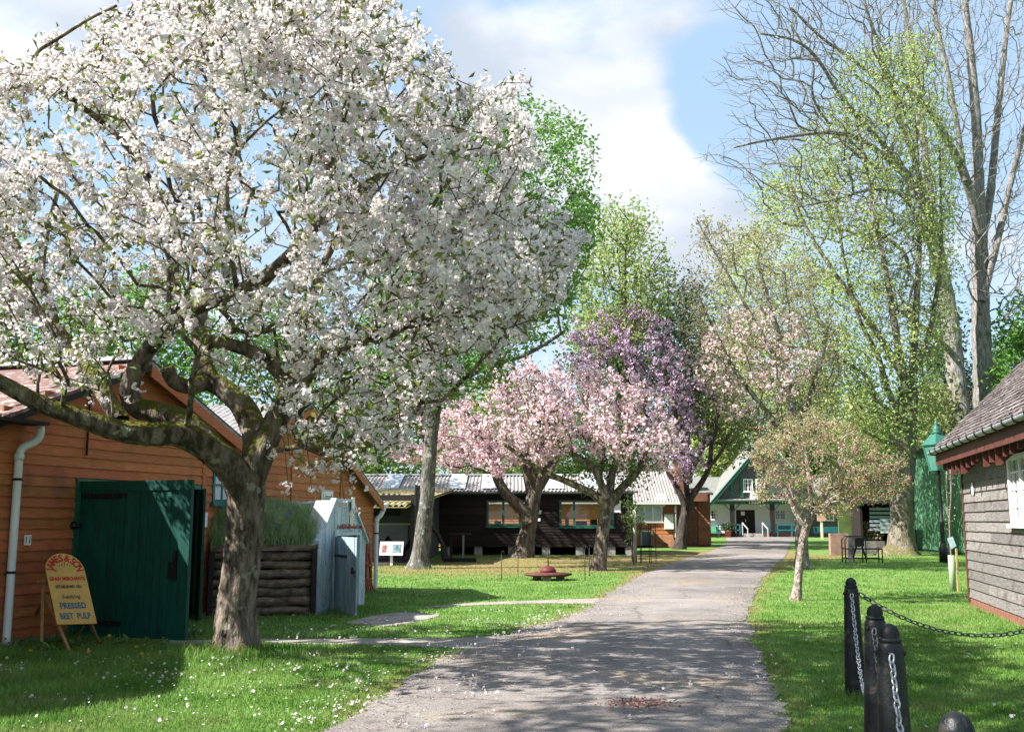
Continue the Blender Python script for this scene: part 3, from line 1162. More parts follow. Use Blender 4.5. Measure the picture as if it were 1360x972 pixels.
d1 = downpipe([W(.14, .20, 2.71), W(.14, .20, 2.60), W(.10, .17, 2.52), W(-.02, .10, 2.44), W(-.06, .085, 2.34), W(-.06, .085, 2.2), W(-.06, .085, 1.2), W(-.06, .085, .05)], .050)
for za, zb, mm in ((2.28, 2.36, m_pipe), (2.03, 2.06, m_ink), (.9, .93, m_ink)):
    MB().tube([W(-.06, .085, za), W(-.06, .085, zb)], .059, 12).build('pipe_collar', mm, d1)
d2 = downpipe([W(WL + .32, .20, 1.88), W(WL + .16, .22, 1.85), W(WL + .1, .16, 1.66), W(WL + .03, .09, 1.55), W(WL + .03, .085, 1.3), W(WL + .03, .085, .04)], .048)
for za, zb, mm in ((1.5, 1.56, m_pipe), (1.24, 1.27, m_ink)):
    MB().tube([W(WL + .03, .085, za), W(WL + .03, .085, zb)], .056, 12).build('pipe_collar', mm, d2)
s, z = W.hit(115, 545); s2, z2 = W.hit(115, 605)
MB().tube([W(s, .045, z2), W(s, .045, z + .25)], .014, 6).build('wall_conduit', m_dark, barn)
for px_ in (387, 452):
    s, z = W.hit(px_, 590)
    MB().fbox(W, s - .02, s + .02, .02, .045, 1.75, 2.95 if px_ < 400 else 2.45).build('cover_strip', m_orange2, barn)

# door leaves
H = W(1.17, .06, 0)
e = G(249, 855)
Fd = Fr(H, (e.x - H.x, e.y - H.y))
DW = math.hypot(e.x - H.x, e.y - H.y)
a = MB()
boards(a, Fd, .0, DW - .17, .05, 1.96, .125, 0, .035)
a.fbox(Fd, DW - .168, DW, .0, .058, .05, 1.93)
a.fbox(Fd, 0, DW, .0, .05, 1.93, 2.06)
a.fbox(Fd, 0, DW - .17, -.035, -.001, .3, .45); a.fbox(Fd, 0, DW - .17, -.035, -.001, 1.6, 1.75)
leaf = a.build('door', m_green_door, barn)
for z in (1.86, .22):
    mb = MB().fbox(Fd, .02, .78, .037, .05, z - .035, z + .035)
    mb.build('strap_hinge', m_iron, leaf)
mb = MB().fbox(Fd, DW - .30, DW - .17, .037, .075, .80, 1.02).fbox(Fd, DW - .22, DW - .18, .037, .085, 1.02, 1.16)
mb.build('lock', m_iron, leaf)
H2 = W(3.97, .06, 0)
Fd2 = Fr(H2, (.36, -.95))
boards(MB(), Fd2, 0, .85, .05, 2.02, .125, 0, .035).build('door', m_green_door, barn)
a = MB().fbox(W, 1.07, 1.15, -.05, .05, 0, 2.10).fbox(W, 4.0, 4.04, -.05, .04, 0, 2.10).fbox(W, 1.15, 4.0, -.05, .03, 2.03, 2.10)
a.build('door_frame', m_green_trim, barn)
s, z = W.hit(95, 702)
a = MB(); a.lathe(W(s, .03, z), [(.05, 0), (.07, .03), (.05, .08), (.02, .1)], 10); a.bar(W(s, .03, z + .03), W(s + .02, .12, z + .05), .04)
a.build('door_catch', m_iron, barn)


# ------------------------------------------------------------------ notices on the barn
def plate(name, label, F, s, z, w, h, mats, text=None, t=.035, group=None, tsize=.1, lines=None, border=True, cat='sign'):
    o = thing(name, label, cat, F(s, t, z), group)
    MB().fbox(F, s - w / 2, s + w / 2, t, t + .012, z - h / 2, z + h / 2).build('sign_board', mats[0], o)
    ink = MB()
    for (txt, dy, sz) in (lines or []):
        lm_ = MB()
        letters(lm_, txt, sz, F(s, t + .0135, z + dy), F.u, (0, 0, 1))
        lm_.build('lettering', mats[1], o)
    if border:
        e = .008
        ink.fbox(F, s - w / 2 + e, s + w / 2 - e, t + .012, t + .0135, z + h / 2 - 2 * e, z + h / 2 - e)
        ink.fbox(F, s - w / 2 + e, s + w / 2 - e, t + .012, t + .0135, z - h / 2 + e, z - h / 2 + 2 * e)
    if ink.v: ink.build('border', mats[1], o)
    return o


# W.u runs away from us to the right, so lettering reads left to right along it
s, z = W.hit(33, 717)
plate('number_plate', 'small square white plate with black number 11 on orange boards', W, s, z, .115, .125, (m_sign_white, m_ink), lines=[('11', 0, .12)], border=False)
s, z = W.hit(267, 690)
plate('notice', 'blank white notice on orange wall right of the green door', W, s, z, .22, .235, (m_sign_white, m_ink), border=False)
s, z = W.hit(432, 666)
plate('building_sign', 'white framed two-line building sign on orange wall above the turf roof', W, s, z, .50, .46, (m_sign_white, m_ink), lines=[('Listed', .09, .17), ('building', -.10, .14)])
s, z = W.hit(412, 674)
plate('notice', 'low whitish wordless notice among dry stalks above the turf roof', W, s, z, .42, .26, (mat('faded_notice', (.55, .53, .5), var=.2, scale=12), m_ink), border=False, t=.06)

# red iron ornament leaning by the far barn corner
o = thing('iron_bracket', 'rusty red iron tool leaning against orange barn by its drainpipe', 'farm tool', W(WL - .45, .1, 0))
m_rust = mat('rusty_red_iron', (.26, .065, .05), rough=.8, var=.3, scale=15)
a = MB()
pts = [W(WL - .62, .14, .32), W(WL - .52, .12, .9), W(WL - .42, .09, 1.25)]
a.tube(pts, .03, 6).tube([W(WL - .32, .13, .2), W(WL - .4, .12, .8), W(WL - .42, .09, 1.25)], .028, 6)
a.tube([W(WL - .62, .13, .62), W(WL - .34, .13, .55)], .03, 6).tube([W(WL - .56, .13, .86), W(WL - .38, .12, .84)], .025, 6)
for k in range(4):
    a.tube([W(WL - .66 + .1 * k, .15, .3 - .03 * (k % 2)), W(WL - .64 + .1 * k, .2, .06), W(WL - .6 + .1 * k, .26, .02)], [.022, .018, .008], 6)
a.tube([W(WL - .68, .145, .31), W(WL - .30, .145, .26)], .03, 6)
a.build('frame', m_rust, o)

# ------------------------------------------------------------------ root cellar with turf roof
C0, C1 = G(418, 816), G(482, 803)
Fc = frame2(C0, C1)
CW = (C1 - C0).length
EV = Fc.hit(425, 716)[1]
APZ = Fc.hit(452, 667)[1]
cel = thing('root_cellar', 'turf roofed log cellar with peeling blue-white plank front', 'cellar', Fc(CW / 2, 0, 0))
sa, sb = Fc.hit(441, 668)[0], Fc.hit(464, 668)[0]


def ctop(s):
    if s < sa: return EV + (APZ - EV) * max(0, s) / sa
    if s > sb: return APZ + (EV - .05 - APZ) * (s - sb) / (CW - sb)
    return APZ


d0, d1_ = Fc.hit(443, 712)[0], Fc.hit(474, 712)[0]
DZ = Fc.hit(450, 711)[1]
boards(MB(), Fc, .0, CW, .0, 0, .13, 0, .03, top=ctop, opens=[(d0, d1_, 0, DZ)]).build('front_wall', m_bluewood, cel)
a = MB().fbox(Fc, d0 - .07, d0, .031, .06, 0, DZ + .08).fbox(Fc, d1_, d1_ + .07, .031, .06, 0, DZ + .08).fbox(Fc, d0, d1_, .031, .058, DZ, DZ + .05)
a.build('door_frame', m_bluewood, cel)
for (p, q) in [((-.06, EV - .08), (sa, APZ + .01)), ((sa, APZ + .012), (sb, APZ + .012)), ((sb, APZ + .01), (CW + .05, EV - .12))]:
    pa, pb = Fc(p[0], -.02, p[1]), Fc(q[0], -.02, q[1])
    MB().prism([pa, pb, pb + Vector((0, 0, .055)), pa + Vector((0, 0, .055))], Fc.n * .10).build('barge_board', m_bluewood, cel)
# side roof boards seen beside the left slope, going back into the turf
MB().slab([Fc(-.10, -.02, EV - .12), Fc(sa, -.02, APZ + .03), Fc(sa, -.30, APZ + .03), Fc(-.10, -.30, EV - .12)], .03).build('roof', mat('bleached_board', (.44, .42, .40), var=.25, scale=8, stretch=(1, 1, 5)), cel)
MB().slab([Fc(sb, -.02, APZ + .02), Fc(CW + .08, -.02, EV - .1), Fc(CW + .08, -1.4, EV - .1), Fc(sb, -1.4, APZ + .02)], .04).build('roof', m_bluewood, cel)
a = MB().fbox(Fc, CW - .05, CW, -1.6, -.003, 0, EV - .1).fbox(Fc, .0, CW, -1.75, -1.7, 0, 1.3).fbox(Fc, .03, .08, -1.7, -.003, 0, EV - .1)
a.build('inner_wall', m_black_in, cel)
# leaf
Hc = Fc(d0 + .01, .05, 0)
e = G(474, 820)
Fq = Fr(Hc, (e.x - Hc.x, e.y - Hc.y))
QW = math.hypot(e.x - Hc.x, e.y - Hc.y)
leaf = boards(MB(), Fq, 0, QW, .03, DZ - .01, .15, 0, .03).build('door', m_bluedoor, cel)
MB().fbox(Fq, .02, QW * .6, .032, .042, DZ - .35, DZ - .31).build('strap_hinge', m_iron, leaf)
MB().fbox(Fq, QW - .16, QW - .04, .032, .075, .70, .74).fbox(Fq, QW - .19, QW - .15, .032, .06, .68, .78).build('latch', m_iron, leaf)
# log side
LW0 = W(4.2, .12, 0)
Fl = frame2(LW0, C0)
LL = (C0 - LW0).length
for k in range(7):
    r = .066 + .02 * random.random()
    zc = .08 + k * .148
    j = random.uniform(-.02, .02)
    a = MB()
    n = 9
    pts = [Fl(LL * q / n - .02, .0 + j + random.uniform(-.018, .018), zc + random.uniform(-.016, .016)) for q in range(n + 1)]
    a.tube(pts, [r * random.uniform(.92, 1.08) for _ in pts], 10)
    a.build('log', m_log, cel)
LOGTOP = .08 + 6 * .148 + .08
MB().fbox(Fl, -.02, LL - .03, .04, .11, LOGTOP, LOGTOP + .09).build('edge_board', m_log, cel)
MB().fbox(Fl, -.03, .05, -.08, .10, 0, LOGTOP).build('side_post', m_dark, cel)
MB().fbox(Fl, LL - .09, LL - .01, .08, .15, 0, LOGTOP + .03).build('side_post', m_dark, cel)
# turf mound
ns, ntt = 26, 26
V = []
for jj in range(ntt):
    for ii in range(ns):
        s_ = -.02 + (LL + .05) * ii / (ns - 1)
        t_ = -2.2 * jj / (ntt - 1)
        p = Fl(s_, .03 + t_, 0)
        tb = (p - W.o).dot(W.n)
        if tb < .06: p = p + W.n * (.06 - tb)
        h = LOGTOP + .02 + (.64 - .12 * (s_ / LL)) * (1 - math.exp(-(-t_) * 3.2)) + .06 * mnoise.noise(p * 3)
        V.append((p.x, p.y, h))
V = np.array(V)
i = (np.arange(ntt - 1)[:, None] * ns + np.arange(ns - 1)[None]).ravel()
m_turf = mat('turf', (.05, .08, .02), var=.4, scale=15, rough=.95, col2=(.11, .14, .04))
turf = put('turf_roof', np_mesh('turf_roof', V, np.stack([i, i + 1, i + ns + 1, i + ns], 1), True), m_turf, cel)


def blades(base, h, w, lean=.35, seed=0):
    """three-cornered grass blades standing at base"""
    n = len(base)
    h = (np.broadcast_to(h, (n,)) * RNG.uniform(.55, 1.3, n))[:, None]
    th = RNG.uniform(0, 2 * np.pi, n)
    d = np.stack([np.cos(th), np.sin(th), np.zeros(n)], 1)
    p2 = RNG.uniform(0, 2 * np.pi, n)
    ln = np.stack([np.cos(p2), np.sin(p2), np.zeros(n)], 1) * (np.abs(RNG.normal(0, lean, n))[:, None]) * h
    ww = w * RNG.uniform(.7, 1.3, n)[:, None] if np.ndim(w) == 0 else (w * RNG.uniform(.7, 1.3, n))[:, None]
    midp = base + ln * .3 + np.array([0, 0, .6]) * h
    tip = base + ln + np.array([0, 0, 1.]) * h * .95
    V = np.stack([base - d * ww / 2, base + d * ww / 2, midp + d * ww * .4, tip, midp - d * ww * .4], 1)
    i = np.arange(n)[:, None] * 5
    F4 = i + np.array([[0, 1, 2, 4]])
    F3 = i + np.array([[4, 2, 3]])
    return V.reshape(-1, 3), [F4, F3]


m_blade = mat('grass_blade', (.085, .19, .026), rough=.7, scale=1.3, col2=(.215, .355, .09), island=.35, transl=.45, hue=.015, spec=.2, col3=(.26, .30, .11), s3=.8, lo3=.52, hi3=.72)
m_turfblade = mat('long_turf_grass', (.20, .30, .11), rough=.7, scale=3, col2=(.38, .48, .27), island=.35, transl=.3, hue=.015, spec=.2)
fa, fb = V[i], None
q = RNG.integers(0, len(i), 17000)
u1, u2 = RNG.uniform(0, 1, (17000, 1)), RNG.uniform(0, 1, (17000, 1))
base = V[i[q]] * (1 - u1) * (1 - u2) + V[i[q] + 1] * u1 * (1 - u2) + V[i[q] + ns] * (1 - u1) * u2 + V[i[q] + ns + 1] * u1 * u2
VB, FB = blades(base, .25, .009, .6)
tag(put('turf_grass', np_mesh('turf_grass', VB, FB), m_turfblade, cel), kind='stuff')
m_bluebell = mat('bluebell_petal', (.13, .16, .62), rough=.6, var=.2, transl=.2)
k = RNG.integers(0, len(base), 90)
k = k[base[k][:, 0] < -3.4]
Vf, Ff = flower_mesh(base[k] + np.array([0, 0, .2]), 4, .035, .03)
tag(put('bluebells', np_mesh('bluebells', Vf, Ff), m_bluebell), 'loose bluebells flowering in the long grass of the turf roof', 'bluebells', kind='stuff')
# dry stalks along the barn wall
pts = []
a = MB()
for k in range(26):
    s = random.choice([5.8, 6.1, 6.5, 6.9, 7.2, 7.5]) + random.uniform(-.25, .25)
    p = W(s, random.uniform(.08, .25), 1.5)
    h = random.uniform(.25, .75)
    tip = p + Vector((random.uniform(-.25, .25), random.uniform(-.1, .1), h))
    a.tube([p, (p + tip) / 2 + Vector((random.uniform(-.05, .05), 0, .03)), tip], [.006, .005, .002], 4)
tag(a.build('dry_stalks', mat('straw', (.42, .33, .18), var=.3), None, W(6.5, .15, 1.5)), 'bleached dry plant stalks standing above the turf roof', 'dry stalks', kind='stuff')

# cellar notices and lettering
s, z = Fc.hit(463.5, 669)
plate('notice', 'small white notice topping the peak of the blue cellar front', Fc, s, z, .13, .24, (m_sign_white, m_ink), border=False, t=.075, lines=[('IN', .05, .06), ('USE', -.05, .055)] if False else [('8', .04, .09), ('19', -.06, .07)] if False else None)
s, z = Fc.hit(464, 693)
plate('lamp_box', 'cream box fixed to blue cellar front over the door', Fc, s, z, .15, .28, (mat('cream_plastic', (.62, .58, .46), var=.05, rough=.5), m_ink), border=False, t=.035, cat='wall box')
o = thing('painted_name', 'faded red brush lettering above the cellar door', 'lettering', Fc((d0 + d1_) / 2, .03, DZ + .1))
a = MB()
x = d0 + .02
zz = DZ + .115
while x < d1_ + .14:          # a hand-painted word too worn to read: strokes only
    hgt = random.choice([.05, .05, .08, .09])
    a.bar(Fc(x, .062, zz), Fc(x + .02, .062, zz + hgt), .014, .004)
    if random.random() < .7: a.bar(Fc(x, .063, zz + .045), Fc(x + .05, .063, zz + random.choice([.0, .045])), .013, .004)
    x += .05
a.build('lettering', mat('faded_red_paint', (.30, .06, .05), var=.2), o)

# ------------------------------------------------------------------ A-board
m_board = mat('ochre_sign_paint', (.56, .335, .095), rough=.6, var=.12, scale=5, spec=.3)
m_redink = mat('red_sign_paint', (.42, .028, .02), rough=.6, var=.1)
m_blueink = mat('blue_sign_paint', (.03, .12, .17), rough=.6, var=.1)
m_darkink = mat('dark_sign_paint', (.035, .04, .04), rough=.6, var=.1)
m_easel = mat('pale_easel_wood', (.26, .14, .055), rough=.7, var=.25, scale=10, bump=.2)
bl, br = P(76, 829, 12.62), P(117, 825, 12.72)
u = (br - bl); u.z = 0
Fb = Fr(bl, (u.x, u.y))
BW = .44
tl = P(55, 735, 12.80)
upv = (P(57, 745, 12.86) - P(75, 829, 12.62)).normalized()
upv = (upv - Fb.u * 0).normalized()
o = thing('advertising_board', 'arched ochre board advertising pressed beet pulp on wooden easel', 'sign board', G(90, 865))
bo = bl.copy()
BH_ = .70


def bp_(x, y, t=0.):
    """a place on the leaning board: x across, y up it"""
    nn = Fb.u.cross(upv).normalized()
    return bo + Fb.u * x + upv * y + nn * t


pts = [bp_(0, 0), bp_(BW, 0)]
for k in range(17):
    an = math.pi * k / 16
    pts.append(bp_(BW / 2 + BW / 2 * math.cos(an), BH_ + (BW / 2) * 1.05 * math.sin(an)))
nn = Fb.u.cross(upv).normalized()
MB().prism(pts, -nn * .02).build('board', m_board, o)
a = MB()
word = 'JAMES & SON'
adv = [.75, 1, 1.15, .95, .9, .35, .95, .35, .9, 1.05, 1.05]
pos = np.cumsum(adv) - np.array(adv) / 2
for k, chh in enumerate(word):
    if chh == ' ': continue
    an = math.radians(178 - 176 * pos[k] / sum(adv))
    rr = BW * .375
    c_ = bp_(BW / 2 + rr * math.cos(an), BH_ - .01 + rr * 1.05 * math.sin(an), .002)
    letters(a, chh, .125, c_, Fb.u, upv, rot=an - math.pi / 2, wx=.85, bold=.004)
a.build('lettering', m_redink, o)
a = MB()
letters(a, 'GRAIN MERCHANTS', .066, bp_(BW / 2, BH_ - .11, .002), Fb.u, upv, wx=.66, bold=.003)
a.build('lettering', m_redink, o)
a = MB()
letters(a, 'ESTABLISHED 1821', .05, bp_(BW / 2, BH_ - .215, .002), Fb.u, upv, wx=.72, bold=.002)
a.build('lettering', m_darkink, o)
a = MB()
letters(a, 'Supplying', .066, bp_(BW / 2, BH_ - .345, .002), Fb.u, upv, wx=.8, bold=.001)
a.build('lettering', m_darkink, o)
a = MB()
for k in range(5):      # a small flourish under the arch
    a.bar(bp_(BW / 2 - .06 + .03 * k, BH_ + .06, .002), bp_(BW / 2 - .05 + .03 * k, BH_ + .075 + .02 * (2 - abs(k - 2)), .002), .008, .002, up=nn)
a.build('flourish', m_darkink, o)
a = MB()
letters(a, 'PRESSED', .105, bp_(BW / 2, BH_ - .465, .002), Fb.u, upv, wx=.74, bold=.004)
a.build('lettering', m_blueink, o)
a = MB()
letters(a, 'BEET  PULP', .105, bp_(BW / 2, BH_ - .60, .002), Fb.u, upv, wx=.66, bold=.004)
a.build('lettering', m_blueink, o)
for (x0, y0, d0_, x1, y1, d1q) in [(61, 790, 12.86, 94, 868, 12.5), (112, 806, 12.92, 133, 857, 12.7), (57, 770, 12.95, 55, 866, 12.75), (58, 795, 12.98, 33, 845, 13.02)]:
    p, q = P(x0, y0, d0_), G(x1, y1)
    a = MB().bar(p, Vector((q.x, q.y, -.01)), .034, .026)
    a.build('leg', m_easel, o)
q = G(70, 856)
MB().bar(bp_(.1, -.02, -.03), Vector((q.x + .1, q.y, .0)), .012).bar(bp_(BW - .15, -.02, -.03), Vector((q.x + .25, q.y, .0)), .012).build('brace', m_easel, o)
a = MB().bar(P(52, 772, 12.95), P(64, 770, 12.9), .05, .04)
a.build('easel_head', m_easel, o)
# ------------------------------------------------------------------ grey boarded hut on the right
HC, HN = G(1290, 803), G(1360, 832)
Fh = frame2(HC, HN)
hut = thing('weathered_hut', 'silver grey weatherboarded hut with tiled roof and red brackets', 'hut', HC)
gs, gz = Fh.hit(1240, 602, .46)
WZ = 2.62
hw0, hz1 = Fh.hit(1341, 600)
_, hz0 = Fh.hit(1345, 696)
HWIN = (hw0, hw0 + 1.5, hz0, min(hz1, 2.5))
a = siding(MB(), Fh, .06, 10, .16, WZ, .172, [HWIN], out=.035, butt=2.8)
a.build('wall', m_greywood, hut)
Fh2 = Fr(HC, (0, 0)) if False else Fr(HC - Fh.n * 5, (Fh.n.x, Fh.n.y))
siding(MB(), Fh2, 0, 4.94, .16, WZ, .172, out=.035, butt=2.8).build('wall', m_greywood, hut)
# far gable above the eaves
pr = [Fh(0.0, 0, WZ), Fh(0.0, -5, WZ), Fh(0.0, -2.5, WZ + 2.35)]
MB().prism(pr, Fh.u * .05).build('gable', m_greywood, hut)
MB().fbox(Fh, -.03, .055, -.08, .045, .05, WZ).build('corner_post', m_redwood, hut)
MB().fbox(Fh, 0.02, 10, -.12, .015, 0, .155).build('plinth', m_brick, hut)
a = MB().fbox(Fh, .06, HWIN[0], -.06, -.02, .1, WZ).fbox(Fh, HWIN[1], 10, -.06, -.02, .1, WZ).fbox(Fh, HWIN[0], HWIN[1], -.06, -.02, .1, HWIN[2]).fbox(Fh, HWIN[0], HWIN[1], -.06, -.02, HWIN[3], WZ)
a.fbox(Fh, 9.9, 10, -5, -.06, 0, WZ).fbox(Fh, 0.06, 9.9, -5, -4.95, 0, WZ)
a.build('inner_lining', m_black_in, hut)
a = MB().fbox(Fh, HWIN[0] - .09, HWIN[0], -.03, .05, HWIN[2] - .05, HWIN[3] + .1)
a.build('window_post', m_redwood, hut)
window(Fh, HWIN[0], HWIN[1], HWIN[2], HWIN[3], hut, m_white, cols=6, rows=4, fw=.075, bar=.022, t=.0, depth=.06, mull=(.5,))
RT0, RT1 = .46, -2.5
RZ0, RZ1 = gz + .06, gz + .06 + (RT0 - RT1) * .98
S0, S1 = gs, 10.3


def rz(t):
    return RZ0 + (RT0 - t) / (RT0 - RT1) * (RZ1 - RZ0)


MB().slab([Fh(S0, RT0, RZ0 - .03), Fh(S1, RT0, RZ0 - .03), Fh(S1, RT1, RZ1 - .03), Fh(S0, RT1, RZ1 - .03)], .05).slab(
    [Fh(S0, RT1, RZ1 - .03), Fh(S1, RT1, RZ1 - .03), Fh(S1, -5.4, RZ0 - .03), Fh(S0, -5.4, RZ0 - .03)], .05).build('roof_deck', m_redwood, hut)
tl_ = MB()
rows_n = 34
slope = Vector((0, 0, RZ1 - RZ0)) - Fh.n * (RT0 - RT1)
sl = slope.length
sd_ = slope / sl
nrm_ = Fh.u.cross(sd_).normalized()
if nrm_.z < 0: nrm_ = -nrm_
exp_ = sl / rows_n
for k in range(rows_n):
    s = S0 - (.085 if k % 2 else 0) + .0
    while s < S1:
        wd = .165
        o_ = Fh(s, RT0, RZ0) + sd_ * (k * exp_ - .02)
        lift = random.uniform(0, .008); tw = random.uniform(-.006, .006)
        A_, B_ = o_ + Fh.u * .003, o_ + Fh.u * (wd - .003)
        Lt = exp_ * 1.45
        e0, e1 = .026 + lift + tw, .026 + lift - tw
        c = [A_ + nrm_ * (e0 - .014), B_ + nrm_ * (e1 - .014), B_ + sd_ * Lt - nrm_ * .004, A_ + sd_ * Lt - nrm_ * .004,
             A_ + nrm_ * e0, B_ + nrm_ * e1, B_ + sd_ * Lt + nrm_ * .008, A_ + sd_ * Lt + nrm_ * .008]
        if s + wd > S0: tl_.hexa(c)
        s += wd
ro = tl_.build('roof', m_tile, hut)
MB().bar(Fh(S0, RT1, RZ1 + .03), Fh(S1, RT1, RZ1 + .03), .24, .10).build('ridge_tile', m_tile, hut)
# gutter: half round trough with straps
a = MB()
prof = [(math.cos(t), math.sin(t)) for t in np.linspace(math.pi, 2 * math.pi, 9)]
go = RT0 + .05
vs, fs = [], []
for s in (S0 - .05, S1):
    for r in (.065, .055):
        for (x, y) in prof: vs.append(Fh(s, go + x * r, gz + .02 + y * r))
for i_ in range(8):
    fs += [(i_, i_ + 1, 18 + i_ + 1, 18 + i_), (9 + i_ + 1, 9 + i_, 27 + i_, 27 + i_ + 1)]
fs += [(0, 18, 27, 9), (8, 17, 35, 26)]
a.add(vs, fs, 0, True)
a.add([Fh(S0 - .05, go + x * .065, gz + .02 + y * .065) for (x, y) in prof], [tuple(range(9))])
gut = a.build('gutter', m_gutter, hut)
s = S0 + .35
while s < S1:
    pts = [Fh(s, go + x * .074, gz + .02 + y * .074) for (x, y) in prof]
    MB().tube([Fh(s, go - .07, gz + .07)] + pts + [Fh(s, go + .074, gz + .05)], .013, 5).build('gutter_bracket', m_iron, gut)
    s += .62
MB().fbox(Fh, S0, S1, RT0 - .06, RT0 - .03, gz - .24, gz - .02).build('fascia', m_redwood, hut)
MB().fbox(Fh, S0, S1, .0, RT0 - .06, gz - .03, gz - .012).build('soffit', m_redwood, hut)
s = .1
k = 0
while s < 6.5:
    dz = [.24, .20, .34, .28, .36, .25][k % 6] + random.uniform(-.02, .02)
    zt = gz - .13
    pr = [Fh(s, .04, zt), Fh(s, RT0 - .065, zt), Fh(s, RT0 - .10, zt - dz * .45), Fh(s, RT0 - .10, zt - dz), Fh(s, RT0 - .16, zt - dz), Fh(s, .04, zt - dz * .35)]
    MB().prism(pr, Fh.u * .045).build('bracket', m_redwood, hut)
    s += .45 + random.uniform(-.05, .05); k += 1
s, z = Fh.hit(1295, 649)
plate('notice', 'small white printed notice on the grey hut by its corner', Fh, s, z, .13, .21, (m_sign_white, m_ink), border=True, t=.04,
      lines=None)

# ------------------------------------------------------------------ long dark hut across the lawn
m_brown = mat('dark_brown_board', (.020, .0135, .012), rough=.75, var=.3, scale=5, stretch=(8, 1, 1), island=.3, bump=.3, spec=.2)
HY = 46.7
Fk = Fr((-3.17, HY, 0), (1, 0))
KW = 8.55
kh = thing('long_dark_hut', 'long dark brown boarded hut with green windows and grey sheet roof', 'hut', (1.0, HY, 0))
w1 = Fk.hit(646, 697)[0], Fk.hit(712, 663)[0], Fk.hit(646, 699)[1], Fk.hit(646, 664)[1]
w2 = Fk.hit(743, 700)[0], Fk.hit(815, 665)[0], Fk.hit(743, 700)[1], Fk.hit(743, 664)[1]
KO = [w1, w2]
siding(MB(), Fk, 0, KW, .38, 2.80, .13, KO, out=.02).build('wall', m_brown, kh)
Fk2 = Fr((-3.17 + KW, HY, 0), (0, 1))
siding(MB(), Fk2, 0, 6, .38, 2.80, .13, out=.02).build('wall', m_dark, kh)
a = MB()
for q in (0.1, 1.5, 3.0, 4.5, 6.0, 7.4, 8.2): a.fbox(Fk, q, q + .35, -.4, -.03, 0, .37)
a.build('pier', m_concrete, kh)
MB().fbox(Fk, .1, KW - .1, -2.2, -2.1, 0, .36).build('gap_shade_sheet', m_black_in, kh)  # dark sheet added to stand for the shade between the piers
a = MB().fbox(Fk, .0, KW, -6, -.05, .33, .37).fbox(Fk, 0, KW, -6, -.1, 2.78, 2.8)
for (p, q) in ((0, w1[0]), (w1[1], w2[0]), (w2[1], KW)):
    a.fbox(Fk, p, q, -.06, -.03, .38, 2.78)
# rear wall with its own windows
for (p, q) in ((-4, w1[0] - .1), (w1[1] + .1, w2[0] - .1), (w2[1] + .1, KW)):
    a.fbox(Fk, p, q, -6, -5.9, .38, 2.78)
for wv in KO:
    a.fbox(Fk, wv[0] - .1, wv[1] + .1, -5.99, -5.91, .38, 1.15); a.fbox(Fk, wv[0] - .1, wv[1] + .1, -5.99, -5.91, 2.5, 2.78)
    a.fbox(Fk, wv[0], wv[1], -.06, -.03, .38, wv[2]); a.fbox(Fk, wv[0], wv[1], -.06, -.03, wv[3], 2.78)
a.build('inner_wall', m_black_in, kh)
window(Fk, w1[0], w1[1], w1[2], w1[3], kh, m_green_trim, cols=1, rows=1, fw=.10, t=0, depth=.05, pane_m=m_clear, mull=(.34, .67))
window(Fk, w2[0], w2[1], w2[2], w2[3], kh, m_green_trim, cols=1, rows=1, fw=.10, t=0, depth=.05, pane_m=m_clear, mull=(.27,))
a = MB()
for (s, zz, ww, hh) in [(w2[0] + .28, w2[2] + .1, .16, .34), (w2[0] + .75, w2[2] + .1, .5, .18), (w2[0] + 1.4, w2[2] + .1, .3, .25), (w1[0] + .35, w1[2] + .1, .3, .14)]:
    a.fbox(Fk, s, s + ww, -.5, -.3, w1[2] - .1, zz + hh)
a.build('sill_clutter', m_black_in, kh)
# roof runs on left behind the open shed
RL0, RL1 = -8.2, KW + .15
EZ, RZK = 2.80, 3.62
pe0, pe1 = Vector((-3.17 + RL0, HY - .3, EZ)), Vector((-3.17 + RL1, HY - .3, EZ))
pr0, pr1 = Vector((-3.17 + RL0, HY + 3.0, RZK)), Vector((-3.17 + RL1, HY + 3.0, RZK))
mb = MB()
add_np(mb, *corrugated(pe0, pe1, pr0, pr1, .17, .03))
mb.slab([pe0 - Vector((0, 0, .05)), pe1 - Vector((0, 0, .05)), pr1 - Vector((0, 0, .05)), pr0 - Vector((0, 0, .05))], .03)
pb0, pb1 = Vector((-3.17 + RL0, HY + 6.3, EZ)), Vector((-3.17 + RL1, HY + 6.3, EZ))
mb.slab([pr0, pr1, pb1, pb0], .05)
kro = mb.build('roof', m_corr, kh)
for x_ in (512, 598, 640, 726, 772):
    p = P(x_, 640, HY + 1.4)
    q0 = pe0 + Vector((p.x - pe0.x, .35, .045 + .1)); q1 = q0 + Vector((.75, 0, 0))
    up_ = Vector((0, 2.75, .75))
    MB().slab([q0, q1, q1 + up_, q0 + up_], .01).build('roof_light', m_corr_light, kro)
MB().bar(pr0 + Vector((0, 0, .05)), pr1 + Vector((0, 0, .05)), .35, .06).build('ridge_cap', m_corr_light, kh)
MB().fbox(Fk, -.05, KW + .05, .03, .06, 2.66, 2.8).build('fascia', m_green_trim, kh)
s, z = Fk.hit(716, 680)
plate('number_plate', 'tiny white number plate on the dark hut between its windows', Fk, s, z, .18, .16, (m_sign_white, m_ink), lines=[('12', 0, .13)], border=False, t=.03)
s, z = Fk.hit(716, 690)
plate('notice', 'small pale disc-like plate below the dark hut number plate', Fk, s, z, .11, .13, (m_sign_white, m_ink), border=False, t=.03)
s, z = Fk.hit(819, 674)
plate('notice', 'white notice on dark hut behind the pink cherry fork', Fk, s, z, .35, .42, (m_sign_white, m_ink), border=False, t=.03)
